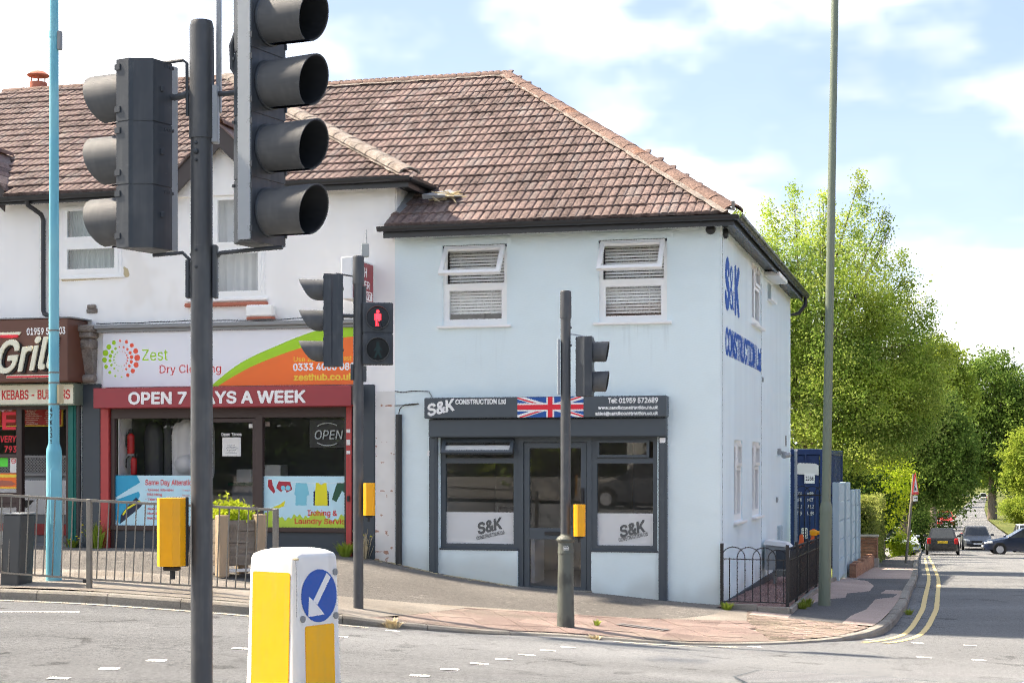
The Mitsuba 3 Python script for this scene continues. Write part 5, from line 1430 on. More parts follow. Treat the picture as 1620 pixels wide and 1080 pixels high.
put(LP + '__base', moved(lathe([(.088, -.1), (.086, 1.36), (.090, 1.37), (.086, 1.46), (.068, 1.52)], n=16), lean), 'm_lampgreen', smooth=20)
put(LP + '__shaft', moved(lathe([(.066, 1.45), (.050, 10.0), (0, 10.0)], n=24), lean), 'm_lampgreen', smooth=40)
put(LP + '__arm', moved(tube([(0, 0, 9.95), (.1, -.1, 10.2), (.6, -.4, 10.35), (1.1, -.7, 10.4)], .03, 8), lean), 'm_lampgreen', smooth=40)
put(LP + '__lantern', moved(hull([(1.0, -.5, 10.35), (.9, -.7, 10.35), (1.7, -.95, 10.4), (1.6, -1.15, 10.4), (1.1, -.65, 10.5), (1.5, -.95, 10.5)]), lean), 'm_leadgrey')

# pedestrian guard railing
GR = thing('guard_railing', 'weathered metal pedestrian railing of upright bars along the kerb', 'railing')
gx0, gx1, gy0 = -10.85, -4.10, -5.83
gz = lambda x: .17 + (x + 6.37) * -.038 if x > -6.37 else .17 + (x + 6.37) * -.05
posts = [-10.85, -8.62, -6.37, -4.10]
for x in posts:
    z = gz(x)
    put(GR + '__post', box(x - .028, x + .028, gy0 - .028, gy0 + .028, z - .15, z + 1.0 - (0 if x > -5 else -.01), .006), 'm_galv')
for a, b in zip(posts[:-1], posts[1:]):
    za, zb = gz(a), gz(b)
    rail = lambda z, r: hull([(a + .03, gy0 - .02, za + z), (a + .03, gy0 + .02, za + z), (b - .03, gy0 - .02, zb + z), (b - .03, gy0 + .02, zb + z), (a + .03, gy0 - .02, za + z + r), (a + .03, gy0 + .02, za + z + r), (b - .03, gy0 - .02, zb + z + r), (b - .03, gy0 + .02, zb + z + r)])
    put(GR + '__top_rail', rail(.975, .028), 'm_galv')
    put(GR + '__bottom_rail', rail(.09, .02), 'm_galv')
    n = 20
    for i in range(1, n):
        x = a + (b - a) * i / n
        z = za + (zb - za) * i / n
        dx = rng.normal(0, .003)
        put(GR + '__bar', cyl((x - .022 + dx, gy0, z + .10), (x + .018 - dx, gy0, z + .985), .0075, n=7), 'm_galv', smooth=60)
    put(GR + '__clamp', [box(b - .07, b - .02, gy0 - .03, gy0 + .03, zb + .06, zb + .10, .005)], 'm_black')

# leaning box behind the railing
UB = thing('utility_box', 'slim dark grey metal box leaning behind the railing beside the blue lamp post', 'utility box')
mx = rframe(-5.73, 19.0, .2, -24) @ np.array([[1, 0, -.075, 0], [0, 1, .02, 0], [0, 0, 1, 0], [0, 0, 0, 1.]])
put(UB + '__body', moved(box(-.13, .13, -.13, .13, -.05, .79, .012), mx), 'm_binblack')
put(UB + '__lid', moved(box(-.135, .135, -.135, .135, .792, .81, .006), mx), 'm_leadgrey')

# planter
PL = thing('planter', 'square timber planter of ribbed boards between posts outside the dry cleaner', 'planter')
pm = rotz(49.9, (*rd(-3.58, 20.3), .21))     # near corner at the origin, sides along local x and y
pmm = pm @ np.diag([.9, .9, 1, 1.])
for cxp, cyp in ((0, 0), (.56, 0), (0, .56), (.56, .56)):
    put(PL + '__post', moved(box(cxp - .075, cxp + .075, cyp - .075, cyp + .075, -.03, .73, .01), pmm), 'm_postwood')
for i in range(4):
    z0, z1 = .10 + i * .142, .10 + i * .142 + .136
    for side in (box(.07, .49, -.02, .02, z0, z1, .006), box(-.02, .02, .07, .49, z0, z1, .006), box(.07, .49, .54, .58, z0, z1, .006), box(.54, .58, .07, .49, z0, z1, .006)):
        put(PL + '__board', moved(side, pmm), 'm_timber')
rib = []
for z in np.arange(.11, .66, .016):
    rib += [moved(box(.072, .488, -.026, -.018, z, z + .008), pmm), moved(box(-.026, -.018, .072, .488, z, z + .008), pmm)]
labels[put(PL + '__board_ribs', rib, 'm_timber')] = {'kind': 'stuff'}
put(PL + '__soil', moved(box(.02, .54, .02, .54, .60, .63), pmm), 'm_soil')
put(PL + '__base_rail', moved(box(.05, .5, -.03, .0, .02, .06, .005), pmm), 'm_paper')

# keep-left bollard on the refuge
BO = thing('traffic_bollard', 'white square traffic bollard with yellow panels and a blue keep-left disc', 'bollard')
bm = rframe(-1.327, 10.0, .08, -34.5)


def rsq(a, r=.045):
    return sbox(-a / 2 + r, -a / 2 + r, a / 2 - r, a / 2 - r).buffer(r, 6)


def loft(secs):
    v, f = [], []
    for a, z, r in secs:
        c = np.array(rsq(a, r).segmentize(10).exterior.coords)[:-1]
        v += [(p[0], p[1], z) for p in c]
        n = len(c)
    for i in range(len(secs) - 1):
        for j in range(n):
            a, b = i * n + j, i * n + (j + 1) % n
            f += [[a, a + n, b + n], [a, b + n, b]]
    v.append((0, 0, secs[-1][1])); t = len(v) - 1
    for j in range(n):
        f.append([t, (len(secs) - 1) * n + (j + 1) % n, (len(secs) - 1) * n + j])
    m = trimesh.Trimesh(np.array(v), np.array(f), process=False)
    m.fix_normals()
    return m


put(BO + '__shell', moved(loft([(.435, 0, .04), (.408, .5, .042), (.392, .90, .045), (.388, .945, .05), (.37, .965, .05), (.30, .985, .05), (.2, .996, .04), (.05, 1.0, .01)]), bm), 'm_bollard', smooth=40)


def slope(z):            # half width of the shell at height z
    return (.435 + (.392 - .435) * z / .9) / 2


for deg, z0, z1, wd in ((0, .10, .845, .30), (90, .10, .525, .26), (180, .1, .845, .3), (270, .1, .525, .26)):
    tilt = math.atan((.435 - .392) / 2 / .9)
    f0 = bm @ rotz(deg) @ frame((0, slope(0) + .001, 0), (-1, 0, 0), (0, -math.sin(tilt), math.cos(tilt)))
    f0 = bm @ rotz(-deg) @ frame((0, slope(0) + .001, 0), (-1, 0, 0), (0, -math.sin(tilt), math.cos(tilt)))
    put(BO + '__panel', prism(sbox(-wd / 2 + .015, z0, wd / 2 - .015, z1).buffer(.015, 4), .003, f0), 'm_yellowp')
    if deg == 270:
        fsgn = f0
        sgn = f0
fs = bm @ rotz(90) @ frame((0, slope(0) + .001, 0), (-1, 0, 0), (0, -math.sin(tilt), math.cos(tilt)))
sgn = None
for deg in (90, -90):
    f0 = bm @ rotz(deg) @ frame((0, slope(0) + .001, 0), (-1, 0, 0), (0, -math.sin(tilt), math.cos(tilt)))
    D = put(BO + '__sign_disc', prism(Point(0, .715).buffer(.158, 24), .004, f0), 'm_blue')
    arrow = Polygon([(.085, .83), (.058, .855), (-.045, .70), (-.075, .735), (-.11, .60), (.03, .62), (-.012, .665), (.085, .83)])
    arrow = unary_union([LineString([(.085, .835), (-.04, .675)]).buffer(.022, cap_style=2), Polygon([(-.105, .595), (-.095, .715), (-.055, .685), (.005, .635), (.04, .60)])])
    put(D + '__arrow', prism(arrow, .006, f0), 'm_white2')
    put(BO + '__stud', [prism(Point(px_, pz_).buffer(.021, 10), .006, f0) for px_, pz_ in ((.15, .85), (-.15, .585), (.15, .585))], 'm_leadgrey')
put(BO + '__crack', moved(tube([(-.19, .185, .94), (-.185, .19, .93), (-.192, .192, .85), (-.198, .196, .72), (-.2, .2, .6)], .0022, 4), bm), 'm_leadgrey')
put(BO + '__chip', moved(trimesh.creation.icosphere(2, .02).apply_transform(np.diag([1.2, 1, .45, 1])).apply_translation((-.168, .172, .94)), bm), 'm_straw')

# arched metal fence round the gravel strip
AF = thing('arched_fence', 'low black bow-topped metal fence round the gravel beside the blue house', 'fence')


def bowfence(key, p0, p1, posts_at, step=.105):
    p0, p1 = np.array(p0, float), np.array(p1, float)
    L = np.linalg.norm((p1 - p0)[:2])
    at = lambda s, z: tuple(p0 + (p1 - p0) * (s / L) + np.array([0, 0, z]))
    n = int(L / step)
    for i in range(n + 1):
        put(key + '__bar', cyl(at(min(i * step, L), .10), at(min(i * step, L), .70 if True else 0), .0075, n=6), 'm_black', smooth=60)
    for i in range(0, n - 1, 2):
        a, b = i * step, min((i + 3) * step, L)
        c, r = (a + b) / 2, (b - a) / 2
        put(key + '__bow', tube([at(c - r * math.cos(t), .70 + r * .92 * math.sin(t)) for t in np.linspace(0, math.pi, 11)], .0075, 6), 'm_black', smooth=60)
    for z in (.10, .68):
        put(key + '__rail', hull([np.array(at(s, z)) + np.array([dx, dy, dz]) for s in (0, L) for dx in (-.012, .012) for dy in (-.012, .012) for dz in (-.006, .006)]), 'm_black')
    for s in posts_at:
        q = at(s, 0)
        put(key + '__post', box(q[0] - .022, q[0] + .022, q[1] - .022, q[1] + .022, q[2] - .05, q[2] + .89, .006), 'm_black')


bowfence(AF, (.03, -.06, -.41), (.92, -.06, -.42), (0.0, .89))
bowfence(AF, (.93, -.02, -.42), (.95, 6.0, -.52), (1.2, 2.95, 4.6, 6.0))
GA = thing('metal_gate', 'tall black bow-topped gate closing the gap behind the blue house', 'gate')
for i in range(9):
    x = .12 + i * .10
    put(GA + '__bar', cyl((x, 9.9, -.55), (x, 9.9, .98), .009, n=6), 'm_black')
    if i % 2 == 0 and i < 7:
        put(GA + '__bow', tube([(x + .15 - .15 * math.cos(t), 9.9, .98 + .14 * math.sin(t)) for t in np.linspace(0, math.pi, 11)], .009, 6), 'm_black', smooth=60)
put(GA + '__rail', box(.1, .95, 9.885, 9.915, .93, .96), 'm_black')
put(GA + '__rail', box(.1, .95, 9.885, 9.915, -.45, -.42), 'm_black')
put(GA + '__post', cyl((.16, 9.8, -.6), (.16, 9.8, 1.82), .028, n=12), 'm_backing', smooth=40)
put(GA + '__post_cap', lathe([(.03, 0), (.034, .0), (.034, .04), (0, .05)], (.16, 9.8, 1.80), 12), 'm_white2')
# concrete edging and gravel
edge = Polygon([(.02, -.44), (.98, -.44), (1.0, .0), (1.02, 9.0), (.965, 9.0), (.945, .02), (.93, -.385), (.02, -.385)])
struct('gravel_edging', 'pale concrete edging round the gravel strip')
for i, (a, b) in enumerate([((.10, -.44), (.55, -.385)), ((.555, -.44), (.985, -.385))]):
    zz = float(hp(a[0], -.44))
    put('gravel_edging__edging_stone', box(a[0], b[0], a[1], b[1], zz - .1, zz + .065, .008), 'm_conc')
for i in range(10):
    y0, y1 = -.38 + i * .92, -.38 + i * .92 + .912
    z0, z1 = float(hp(1.0, y0)) + .07, float(hp(1.0, y1)) + .07
    put('gravel_edging__edging_stone', hull([(x, y, z) for y, zt in ((y0, z0), (y1, z1)) for x in (.955, 1.01) for z in (zt - .2, zt)]), 'm_conc')
garea = sbox(0.036, -.384, .954, 9.6)
put('gravel_bed', sheet(garea, .3, lambda x, y: hp(x, y) + .012), 'm_gravel', smooth=True)
struct('gravel_bed', 'purple-brown gravel strip beside the blue house')
st = trimesh.creation.icosphere(0, 1.0)
gv, gf = [], []
N = 5200
xs, ys = rng.uniform(.045, .945, N), -.375 + 7.5 * rng.uniform(0, 1, N) ** 1.35
zs = hp(xs, ys) + .012
for i in range(N):
    s = rng.uniform(.009, .019)
    a = rng.uniform(0, 6.28)
    R_ = rotz(math.degrees(a))[:3, :3] @ np.diag([s * 1.25, s, s * .7])
    gv.append(st.vertices @ R_.T + (xs[i], ys[i], zs[i] + s * .4)); gf.append(st.faces + 12 * i)
put('gravel', (np.vstack(gv), np.vstack(gf)), 'm_gravel')
labels['gravel'] = {'kind': 'stuff', 'label': 'loose purple-brown stones in the strip beside the blue house', 'category': 'gravel'}
CB = thing('meter_cabinet', 'grey wall cabinet with a sloping lid standing on legs by the side wall', 'cabinet')
put(CB + '__body', hull([(.06, 5.2, -.22), (.44, 5.2, -.22), (.06, 5.7, -.22), (.44, 5.7, -.22), (.06, 5.2, .20), (.44, 5.2, .16), (.06, 5.7, .20), (.44, 5.7, .16)]), 'm_cabinet')
put(CB + '__lid', hull([(.03, 5.15, .21), (.48, 5.15, .165), (.03, 5.75, .21), (.48, 5.75, .165), (.06, 5.2, .28), (.40, 5.2, .24), (.06, 5.7, .28), (.40, 5.7, .24)]), 'm_paper')
put(CB + '__hatch', box(.24, .43, 5.185, 5.199, -.2, .12, .004), 'm_anthra2')
put(CB + '__leg', [cyl((.2, 5.4, -.6), (.2, 5.4, -.22), .03, n=8)], 'm_cabinet')
for px_, py_, z0, sc, lab in ((.48, 7.3, -.60, .95, 'orange traffic cone behind the arched fence, nearer the blue wall'), (.72, 7.0, -.55, 1.02, 'orange traffic cone with a yellow top, nearer the lamp post')):
    K = thing('traffic_cone', lab, 'cone')
    put(K + '__body', lathe([(.16 * sc, .03), (.14 * sc, .05), (.035 * sc, .92 * sc), (.02 * sc, .94 * sc), (0, .94 * sc)], (px_, py_, z0), 20), 'm_cone', smooth=40)
    put(K + '__base', box(px_ - .2 * sc, px_ + .2 * sc, py_ - .2 * sc, py_ + .2 * sc, z0, z0 + .035, .01), 'm_black')
    put(K + '__band', lathe([(.112 * sc, .32 * sc), (.115 * sc, .32 * sc), (.086 * sc, .55 * sc), (.083 * sc, .55 * sc)], (px_, py_, z0), 20), 'm_white2', smooth=40)
    if sc > 1:
        put(K + '__cap', [lathe([(.06, 0), (.07, .02), (.07, .08), (.05, .1), (0, .1)], (px_, py_, z0 + .84), 14), cyl((px_, py_, z0 + .89), (px_ + .16, py_ - .02, z0 + .89), .035, n=10)], 'm_yellow', smooth=40)
# shipping container
SC = thing('shipping_container', 'dark blue shipping container behind the house with white markings', 'container')
cx0, cx1, cy0, cy1, cz0, cz1 = -1.88, .57, 11.8, 17.86, -.75, 1.86
put(SC + '__frame', [box(x - .05, x + .05, y - .05, y + .05, cz0, cz1, .01) for x in (cx0 + .05, cx1 - .05) for y in (cy0 + .05, cy1 - .05)] + [box(cx0, cx1, y - .05, y + .05, z - .06, z + .06, .01) for y in (cy0 + .052, cy1 - .052) for z in (cz0 + .062, cz1 - .062)] + [box(x - .045, x + .045, cy0 + .1, cy1 - .1, z - .05, z + .05, .01) for x in (cx0 + .052, cx1 - .052) for z in (cz0 + .062, cz1 - .062)], 'm_container')
for x0, x1 in ((cx0 + .11, -.66), (-.65, cx1 - .11)):
    d = put(SC + '__door', [box(x0, x1, cy0 + .05, cy0 + .1, cz0 + .13, cz1 - .13, .008)] + [box(x0 + .04, x1 - .04, cy0 + .035, cy0 + .052, z, z + .5, .012) for z in (cz0 + .2, cz0 + .8, cz0 + 1.4)], 'm_container')
    for q in (.25, .75):
        x = x0 + (x1 - x0) * q
        put(d + '__lock_rod', [cyl((x, cy0 + .015, cz0 + .06), (x, cy0 + .015, cz1 - .06), .016, n=8), box(x - .03, x + .03, cy0, cy0 + .04, cz0 + 1.05, cz0 + 1.1, .005)], 'm_container')
ys_ = np.arange(cy0 + .12, cy1 - .1, .14)
puts(SC + '__side_panel', [trimesh.util.concatenate([box(x - .012 + (.03 if i % 2 else 0) * (1 if x > 0 else -1), x + .012 + (.03 if i % 2 else 0) * (1 if x > 0 else -1), y, y + .139, cz0 + .1, cz1 - .1) for i, y in enumerate(ys_)]) for x in (cx0 + .04, cx1 - .07)], 'm_containerside')
put(SC + '__roof', box(cx0 + .02, cx1 - .02, cy0 + .06, cy1 - .06, cz1 - .04, cz1 - .012), 'm_containerside')
CF = front(cy0 - .004)
put(SC + '__notice', [prism(Polygon([(-.03, 1.34), (.45, 1.32), (.45, 1.52), (.38, 1.56), (.05, 1.57), (-.03, 1.52)]), .004, CF)], 'm_paper')
n_ = put(SC + '__number_sheet', prism(sbox(.16, 1.15, .37, 1.36), .007, CF), 'm_white2')
put(n_ + '__lettering', text('2268', CF, .185, 1.21, .16, .085, .010, True), 'm_black')
for r, (z, rows) in enumerate(((.95, ('22G1', 'MGW')), (.83, ('TARE', 'NET')), (.69, ('CU', '33.2')), (.55, ('KG', 'LB')))):
    for x, s in zip((-.02, .22), rows):
        put(SC + '__stencil', text(s, CF, x, z - .05, .13, .07, .004), 'm_paper')
put(SC + '__badge', [prism(ring(.10, .22, .02, .23, .012), .004, CF)] + [prism(sbox(.12 + i * .045, .045 + j * .06, .15 + i * .045, .085 + j * .06), .004, CF) for i in range(2) for j in range(3)], 'm_paper')
# painted concrete fence
PF_ = thing('panel_fence', 'pale blue painted concrete post and panel fence running back from the house', 'fence')
fy = [8.8, 11.0, 13.1, 14.9, 16.4]
tops = [1.19, 1.17, .98, .96]
for i, y in enumerate(fy):
    t = (tops + [.94])[min(i, 4)]
    put(PF_ + '__post', box(.93, 1.06, y - .06, y + .06, float(PROF(y)) - .1, t + .02, .01), 'm_fence')
for i in range(4):
    zb, t = float(PROF(fy[i])) + .02, tops[i]
    hgt = (t - zb) / 5
    for j in range(5):
        put(PF_ + '__panel', box(.965 + rng.uniform(-.006, .006), 1.02 + rng.uniform(-.006, .006), fy[i] + .063, fy[i + 1] - .063, zb + j * hgt + .006, zb + (j + 1) * hgt - .006, .01), 'm_fence')
LW = thing('low_wall', 'low red brick wall at the foot of the painted fence and hedge', 'wall')
put(LW + '__courses', [hull([(x, y, float(PROF(y)) + z) for y in (y0, y0 + .98) for x in (1.09, 1.22) for z in (-.2, .28 + dz)]) for y0, dz in zip(np.arange(11.5, 19.8, 1.0), (.0, .02, -.03, .03, .0, .04, .02, .06, .0))], 'm_brick')
BP = thing('brick_pier', 'brown brick gate pier capped flat at the end of the hedge', 'pier')
for c in range(10):
    for k in range(2):
        z = -1.1 + c * .078
        off = .0 if c % 2 else .11
        put(BP + '__brick', box(.86 + (k * .222 if c % 2 == 0 else (0 if k == 0 else .11)), .86 + ((k + 1) * .222 - .008 if c % 2 == 0 else (.102 if k == 0 else .436)), 20.15, 20.58, z, z + .068, .006), 'm_brick')
put(BP + '__core', box(.87, 1.29, 20.17, 20.56, -1.2, -.33), 'm_mortar')
put(BP + '__cap', box(.84, 1.32, 20.12, 20.6, -.32, -.27, .01), 'm_stone')
put(BP + '__plinth', box(.98, 1.34, 19.95, 20.12, -1.3, -.85, .01), 'm_stone')
GC = thing('street_cabinet', 'dark green street cabinet beyond the hedge on the footpath', 'cabinet')
put(GC + '__body', box(.55, .95, 31.0, 31.7, -1.75, -.42, .02), 'm_greencab')
put(GC + '__cap', box(.52, .98, 30.97, 31.73, -.42, -.38, .01), 'm_greencab')
put(GC + '__label', box(.8, .86, 30.99, 31.0, -.72, -.66), 'm_paper')
# warning sign
WSN = thing('warning_sign', 'red-bordered triangular steep hill sign on a leaning grey post', 'road sign')
q0, q1 = np.array((1.86, 25.73, -1.32)), np.array((2.08, 25.78, 1.25))
put(WSN + '__post', cyl(q0, q1, .038, n=12), 'm_galv', smooth=40)
sm = rframe(0, 0, 0, 62)
sf = np.eye(4)
sf[:3, :3] = np.stack([-sm[:3, 0], [0, 0, 1.0], np.cross(-sm[:3, 0], [0, 0, 1.0])], 1)
sf[:3, 3] = q1 + sm[:3, 1] * .045 + np.array([0, 0, -.30])
tri = Polygon([(-.33, -.26), (.33, -.26), (0, .30)]).buffer(.03, 4)
put(WSN + '__plate', prism(tri, .006, sf), 'm_flagred')
put(WSN + '__face', prism(tri.buffer(-.075, 2), .009, sf), 'm_white2')
put(WSN + '__symbol', prism(Polygon([(-.15, -.17), (.15, -.17), (-.15, -.02)]), .011, sf), 'm_black')
put(WSN + '__supplementary_plate', prism(sbox(-.24, -.48, .24, -.32), .006, sf), 'm_white2')
put(WSN + '__arrow', prism(unary_union([sbox(-.18, -.41, .1, -.385), Polygon([(.08, -.44), (.2, -.3975), (.08, -.355)])]), .009, sf), 'm_black')
MARK_STUDS = [(-3.14, -12.02), (-3.09, -11.38), (-3.02, -10.75), (-2.84, -9.55), (-2.63, -7.72), (-0.85, -10.7), (-0.8, -10.09), (-0.75, -9.41), (-0.71, -8.78), (-0.69, -8.04), (-0.7, -7.18), (-0.67, -6.43), (-2.59, -6.28), (0.92, -4.01), (2.04, -1.86), (2.67, -2.04), (2.78, -4.18), (3.29, -2.02), (3.35, -4.07)]
MARK_LINE = [(-8.2, -8.9), (-5.6, -7.4)]
MARK_HOLE = [(1.31, -8.93), (1.4, -7.82), (2.49, -7.46), (3.14, -7.67), (2.58, -10.04), (1.72, -10.31)]
# ---------------------------------------------------------------- trees, hedges, weeds
def leaves(centres, outs, size, wid, droop=0.0, rg=rng):
    """One small folded blade per centre."""
    n = len(centres)
    d = rg.normal(size=(n, 3)) + outs * .5
    d[:, 2] -= droop
    d /= np.linalg.norm(d, axis=1, keepdims=True)
    nr = rg.normal(size=(n, 3)) * .8 + np.array([0, 0, 1.0]) + outs * .4
    s = np.cross(d, nr)
    s /= np.linalg.norm(s, axis=1, keepdims=True) + 1e-9
    up = np.cross(s, d)
    L = size * rg.uniform(.65, 1.35, (n, 1))
    W = wid * rg.uniform(.7, 1.3, (n, 1))
    b = centres - d * L * .5
    m = b + d * L * .45
    v = np.stack([b, m + s * W * .5 + up * W * .12, b + d * L, m - s * W * .5 + up * W * .12], 1).reshape(-1, 3)
    i = np.arange(n)[:, None] * 4
    f = np.vstack([i + [0, 1, 2], i + [0, 2, 3]])
    return v, f


def sample_blobs(blobs, n, rg, shell=.45):
    vol = np.array([b[3] * b[4] * b[5] for b in blobs]) ** .8
    k = rg.choice(len(blobs), n, p=vol / vol.sum())
    B = np.array(blobs)[k]
    d = rg.normal(size=(n, 3)); d /= np.linalg.norm(d, axis=1, keepdims=True)
    r = (shell ** 3 + (1 - shell ** 3) * rg.uniform(0, 1, (n, 1))) ** (1 / 3)
    r *= 1 + .14 * rg.normal(size=(n, 1))
    return B[:, :3] + d * r * B[:, 3:6], d


def tree(name, label, x, y, z, blobs, mleaf, clumps, per, size, wid, spread, trunk_r=.16, fork=2.0, bark='m_bark', droop=0.2, group=None, seed=1, sprays=(), cat='tree', lean=(0, 0), limbs=40, shell=.45):
    rg = np.random.default_rng(seed)
    k = thing(name, label, cat, group)
    blobs = [(x + b[0], y + b[1], z + b[2], b[3], b[4], b[5]) for b in blobs]
    c, o = sample_blobs(blobs, clumps, rg, shell)
    for sx, sy, sz, h, m in sprays:          # thin upright shoots at the top
        t = rg.uniform(0, 1, m)
        c = np.vstack([c, np.stack([x + sx + rg.normal(0, .13, m) * (1.25 - t) + t * rg.uniform(-.1, .1), y + sy + rg.normal(0, .16, m) * (1.2 - t), z + sz + h * t ** .8], 1)])
        o = np.vstack([o, np.tile([0, 0, 1.0], (m, 1))])
    sp = np.where(np.arange(len(c)) < clumps, spread * rg.uniform(.55, 1.45, len(c)), spread * .42)
    pc = np.where(np.arange(len(c)) < clumps, per, max(4, per // 5))
    idx = np.repeat(np.arange(len(c)), pc)
    pts = c[idx] + rg.normal(size=(len(idx), 3)) * sp[idx][:, None] * np.array([1, 1, .8])
    v, f = leaves(pts, o[idx], size, wid, droop, rg)
    put(k + '__crown', (v, f), mleaf)
    top = np.array([b[:3] for b in blobs]).mean(0)
    tp = [(x, y, z - .3), (x + lean[0] * .3, y, z + fork * .5), (x + lean[0], y + lean[1], z + fork)]
    end = (top[0], top[1], max(b[2] + .4 * b[5] for b in blobs))
    tp += [tuple(np.array(tp[-1]) * (1 - q) + np.array(end) * q + rg.normal(0, .06, 3)) for q in (.3, .6, 1.0)]
    put(k + '__trunk', tube(tp, [trunk_r * 1.25, trunk_r, trunk_r * .85, trunk_r * .6, trunk_r * .35, trunk_r * .1], 10), bark, smooth=50)
    lm = []
    far = np.linalg.norm(c - np.array(tp[2]), axis=1)
    for i in rg.choice(len(c), min(limbs, len(c)), replace=False):
        q = rg.uniform(.0, .75)
        a = np.array(tp[2]) * (1 - q) + np.array(end) * q
        b = c[i]
        mid = (a + b) / 2 + np.array([0, 0, .12 * np.linalg.norm(b - a)]) + rg.normal(0, .08, 3)
        r = trunk_r * .32 * (1 - q * .6)
        lm.append(tube([a, mid, b], [r, r * .6, r * .2], 5, caps=False))
    put(k + '__limbs', lm, bark, smooth=60)
    return k


tree('birch_tree', 'tall bright green birch behind the blue container, highest tree in view', -.5, 19.9, -1.0,
     [(-1.0, .3, 6.0, 1.35, 1.5, 2.5), (.6, .0, 6.2, 1.6, 1.7, 2.7), (2.0, .5, 5.0, 1.2, 1.5, 2.3), (1.0, -.2, 3.9, 1.5, 1.7, 1.5), (1.7, .2, 3.6, 1.05, 1.3, 1.15), (-1.5, .8, 4.3, .9, 1.1, 1.2), (2.85, .4, 4.5, .75, 1.0, 1.3)],
     'm_birchleaf', 1900, 92, .064, .05, .21, .17, 2.3, 'm_birchbark', .5, seed=3, sprays=[(-1.6, 0, 7.6, 1.5, 40), (-.9, 0, 8.0, 1.3, 34), (-.3, .2, 8.0, 1.7, 42), (.5, .1, 8.3, 1.2, 34), (1.4, .1, 8.0, 2.0, 50), (1.9, 0, 7.4, 1.5, 40), (2.5, .3, 6.6, 1.3, 34), (3.1, .3, 5.6, 1.1, 30), (3.4, .2, 4.8, .7, 20), (-2.2, .2, 7.0, 1.2, 28)], limbs=70)
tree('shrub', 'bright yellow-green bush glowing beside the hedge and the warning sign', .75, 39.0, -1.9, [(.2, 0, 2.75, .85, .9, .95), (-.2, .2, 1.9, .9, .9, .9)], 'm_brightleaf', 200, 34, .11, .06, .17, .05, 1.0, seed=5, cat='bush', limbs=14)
tree('horse_chestnut', 'dense dark horse chestnut overhanging the left of the side road', 1.0, 60.0, -2.9,
     [(1.1, 0, 5.5, 2.1, 2.2, 2.3), (.5, 0, 7.2, 1.8, 2.0, 1.7), (2.0, -.3, 3.6, 1.4, 1.6, 1.5), (-.4, .2, 4.0, 1.6, 1.8, 2.0), (1.6, .2, 6.3, 1.3, 1.5, 1.4), (2.5, .3, 5.0, 1.0, 1.3, 1.5), (2.7, .2, 3.7, .8, 1.0, .8)], 'm_chestnutleaf', 720, 66, .18, .10, .24, .28, 2.1, seed=7, limbs=24)
tree('maple_tree', 'mid green tree rising between the birch and the dark horse chestnut', .2, 84.0, -3.7, [(.6, 0, 9.3, 2.2, 2.4, 2.8), (-1.2, 0, 8.2, 2.2, 2.2, 3.2), (1.5, .3, 7.2, 1.9, 2.0, 2.2)], 'm_midleaf', 420, 44, .22, .15, .3, .25, 3.5, seed=9, limbs=22)
tree('maple_tree', 'rounded yellow-green tree seen past the right edge of the birch', 1.9, 112.0, -4.1, [(.2, 0, 13.2, 2.1, 2.4, 2.6), (1.4, 0, 11.2, 2.0, 2.2, 2.4), (-1.4, .2, 11.6, 1.9, 2.2, 2.8)], 'm_midleaf', 420, 44, .25, .17, .34, .25, 5.0, seed=11, limbs=22)
tree('horse_chestnut', 'large dark green tree with its trunk on the right verge of the side road', 7.7, 164.8, -4.75,
     [(.0, 0, 14.0, 3.6, 4.2, 4.4), (3.4, .2, 11.0, 3.6, 4.0, 4.2), (-2.4, .2, 10.8, 2.6, 3.0, 3.2), (1.6, 0, 7.2, 3.6, 3.6, 2.8), (-1.9, 0, 6.8, 1.8, 2.6, 2.2), (-3.0, -1, 5.9, 1.7, 2.2, 1.5), (5.4, -.5, 8.6, 3.2, 3.4, 4.4), (-3.6, -1, 8.6, 1.8, 2.4, 2.2), (2.6, -1, 4.6, 2.6, 2.4, 2.2)], 'm_chestnutleaf', 1200, 60, .34, .21, .5, .46, 4.0, seed=13, limbs=24)
tree('horse_chestnut', 'lighter green spreading tree at the right edge above the parked cars', 10.6, 118.0, -4.1,
     [(0, 0, 6.4, 2.9, 3.2, 2.8), (-1.5, 0, 4.7, 1.9, 2.2, 1.7), (1.6, .2, 4.6, 2.6, 2.8, 2.4)], 'm_midleaf', 420, 44, .3, .17, .36, .3, 2.4, seed=15, limbs=20)
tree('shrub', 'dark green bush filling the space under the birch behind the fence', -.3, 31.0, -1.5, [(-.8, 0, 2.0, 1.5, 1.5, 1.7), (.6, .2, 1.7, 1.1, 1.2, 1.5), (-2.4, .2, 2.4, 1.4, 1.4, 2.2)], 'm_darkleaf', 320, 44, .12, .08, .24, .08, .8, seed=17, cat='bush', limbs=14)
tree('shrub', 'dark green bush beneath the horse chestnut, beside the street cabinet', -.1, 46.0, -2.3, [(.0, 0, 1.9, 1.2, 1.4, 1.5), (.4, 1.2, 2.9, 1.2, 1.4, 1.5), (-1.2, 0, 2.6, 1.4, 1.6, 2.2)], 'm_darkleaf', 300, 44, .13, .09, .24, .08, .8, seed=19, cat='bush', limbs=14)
tree('shrub', 'low yellow-green bush at the footpath edge under the horse chestnut', 1.05, 47.5, -2.35, [(.1, 0, .5, .42, .5, .5)], 'm_brightleaf', 60, 40, .1, .06, .14, .03, .2, seed=21, cat='bush', limbs=6)
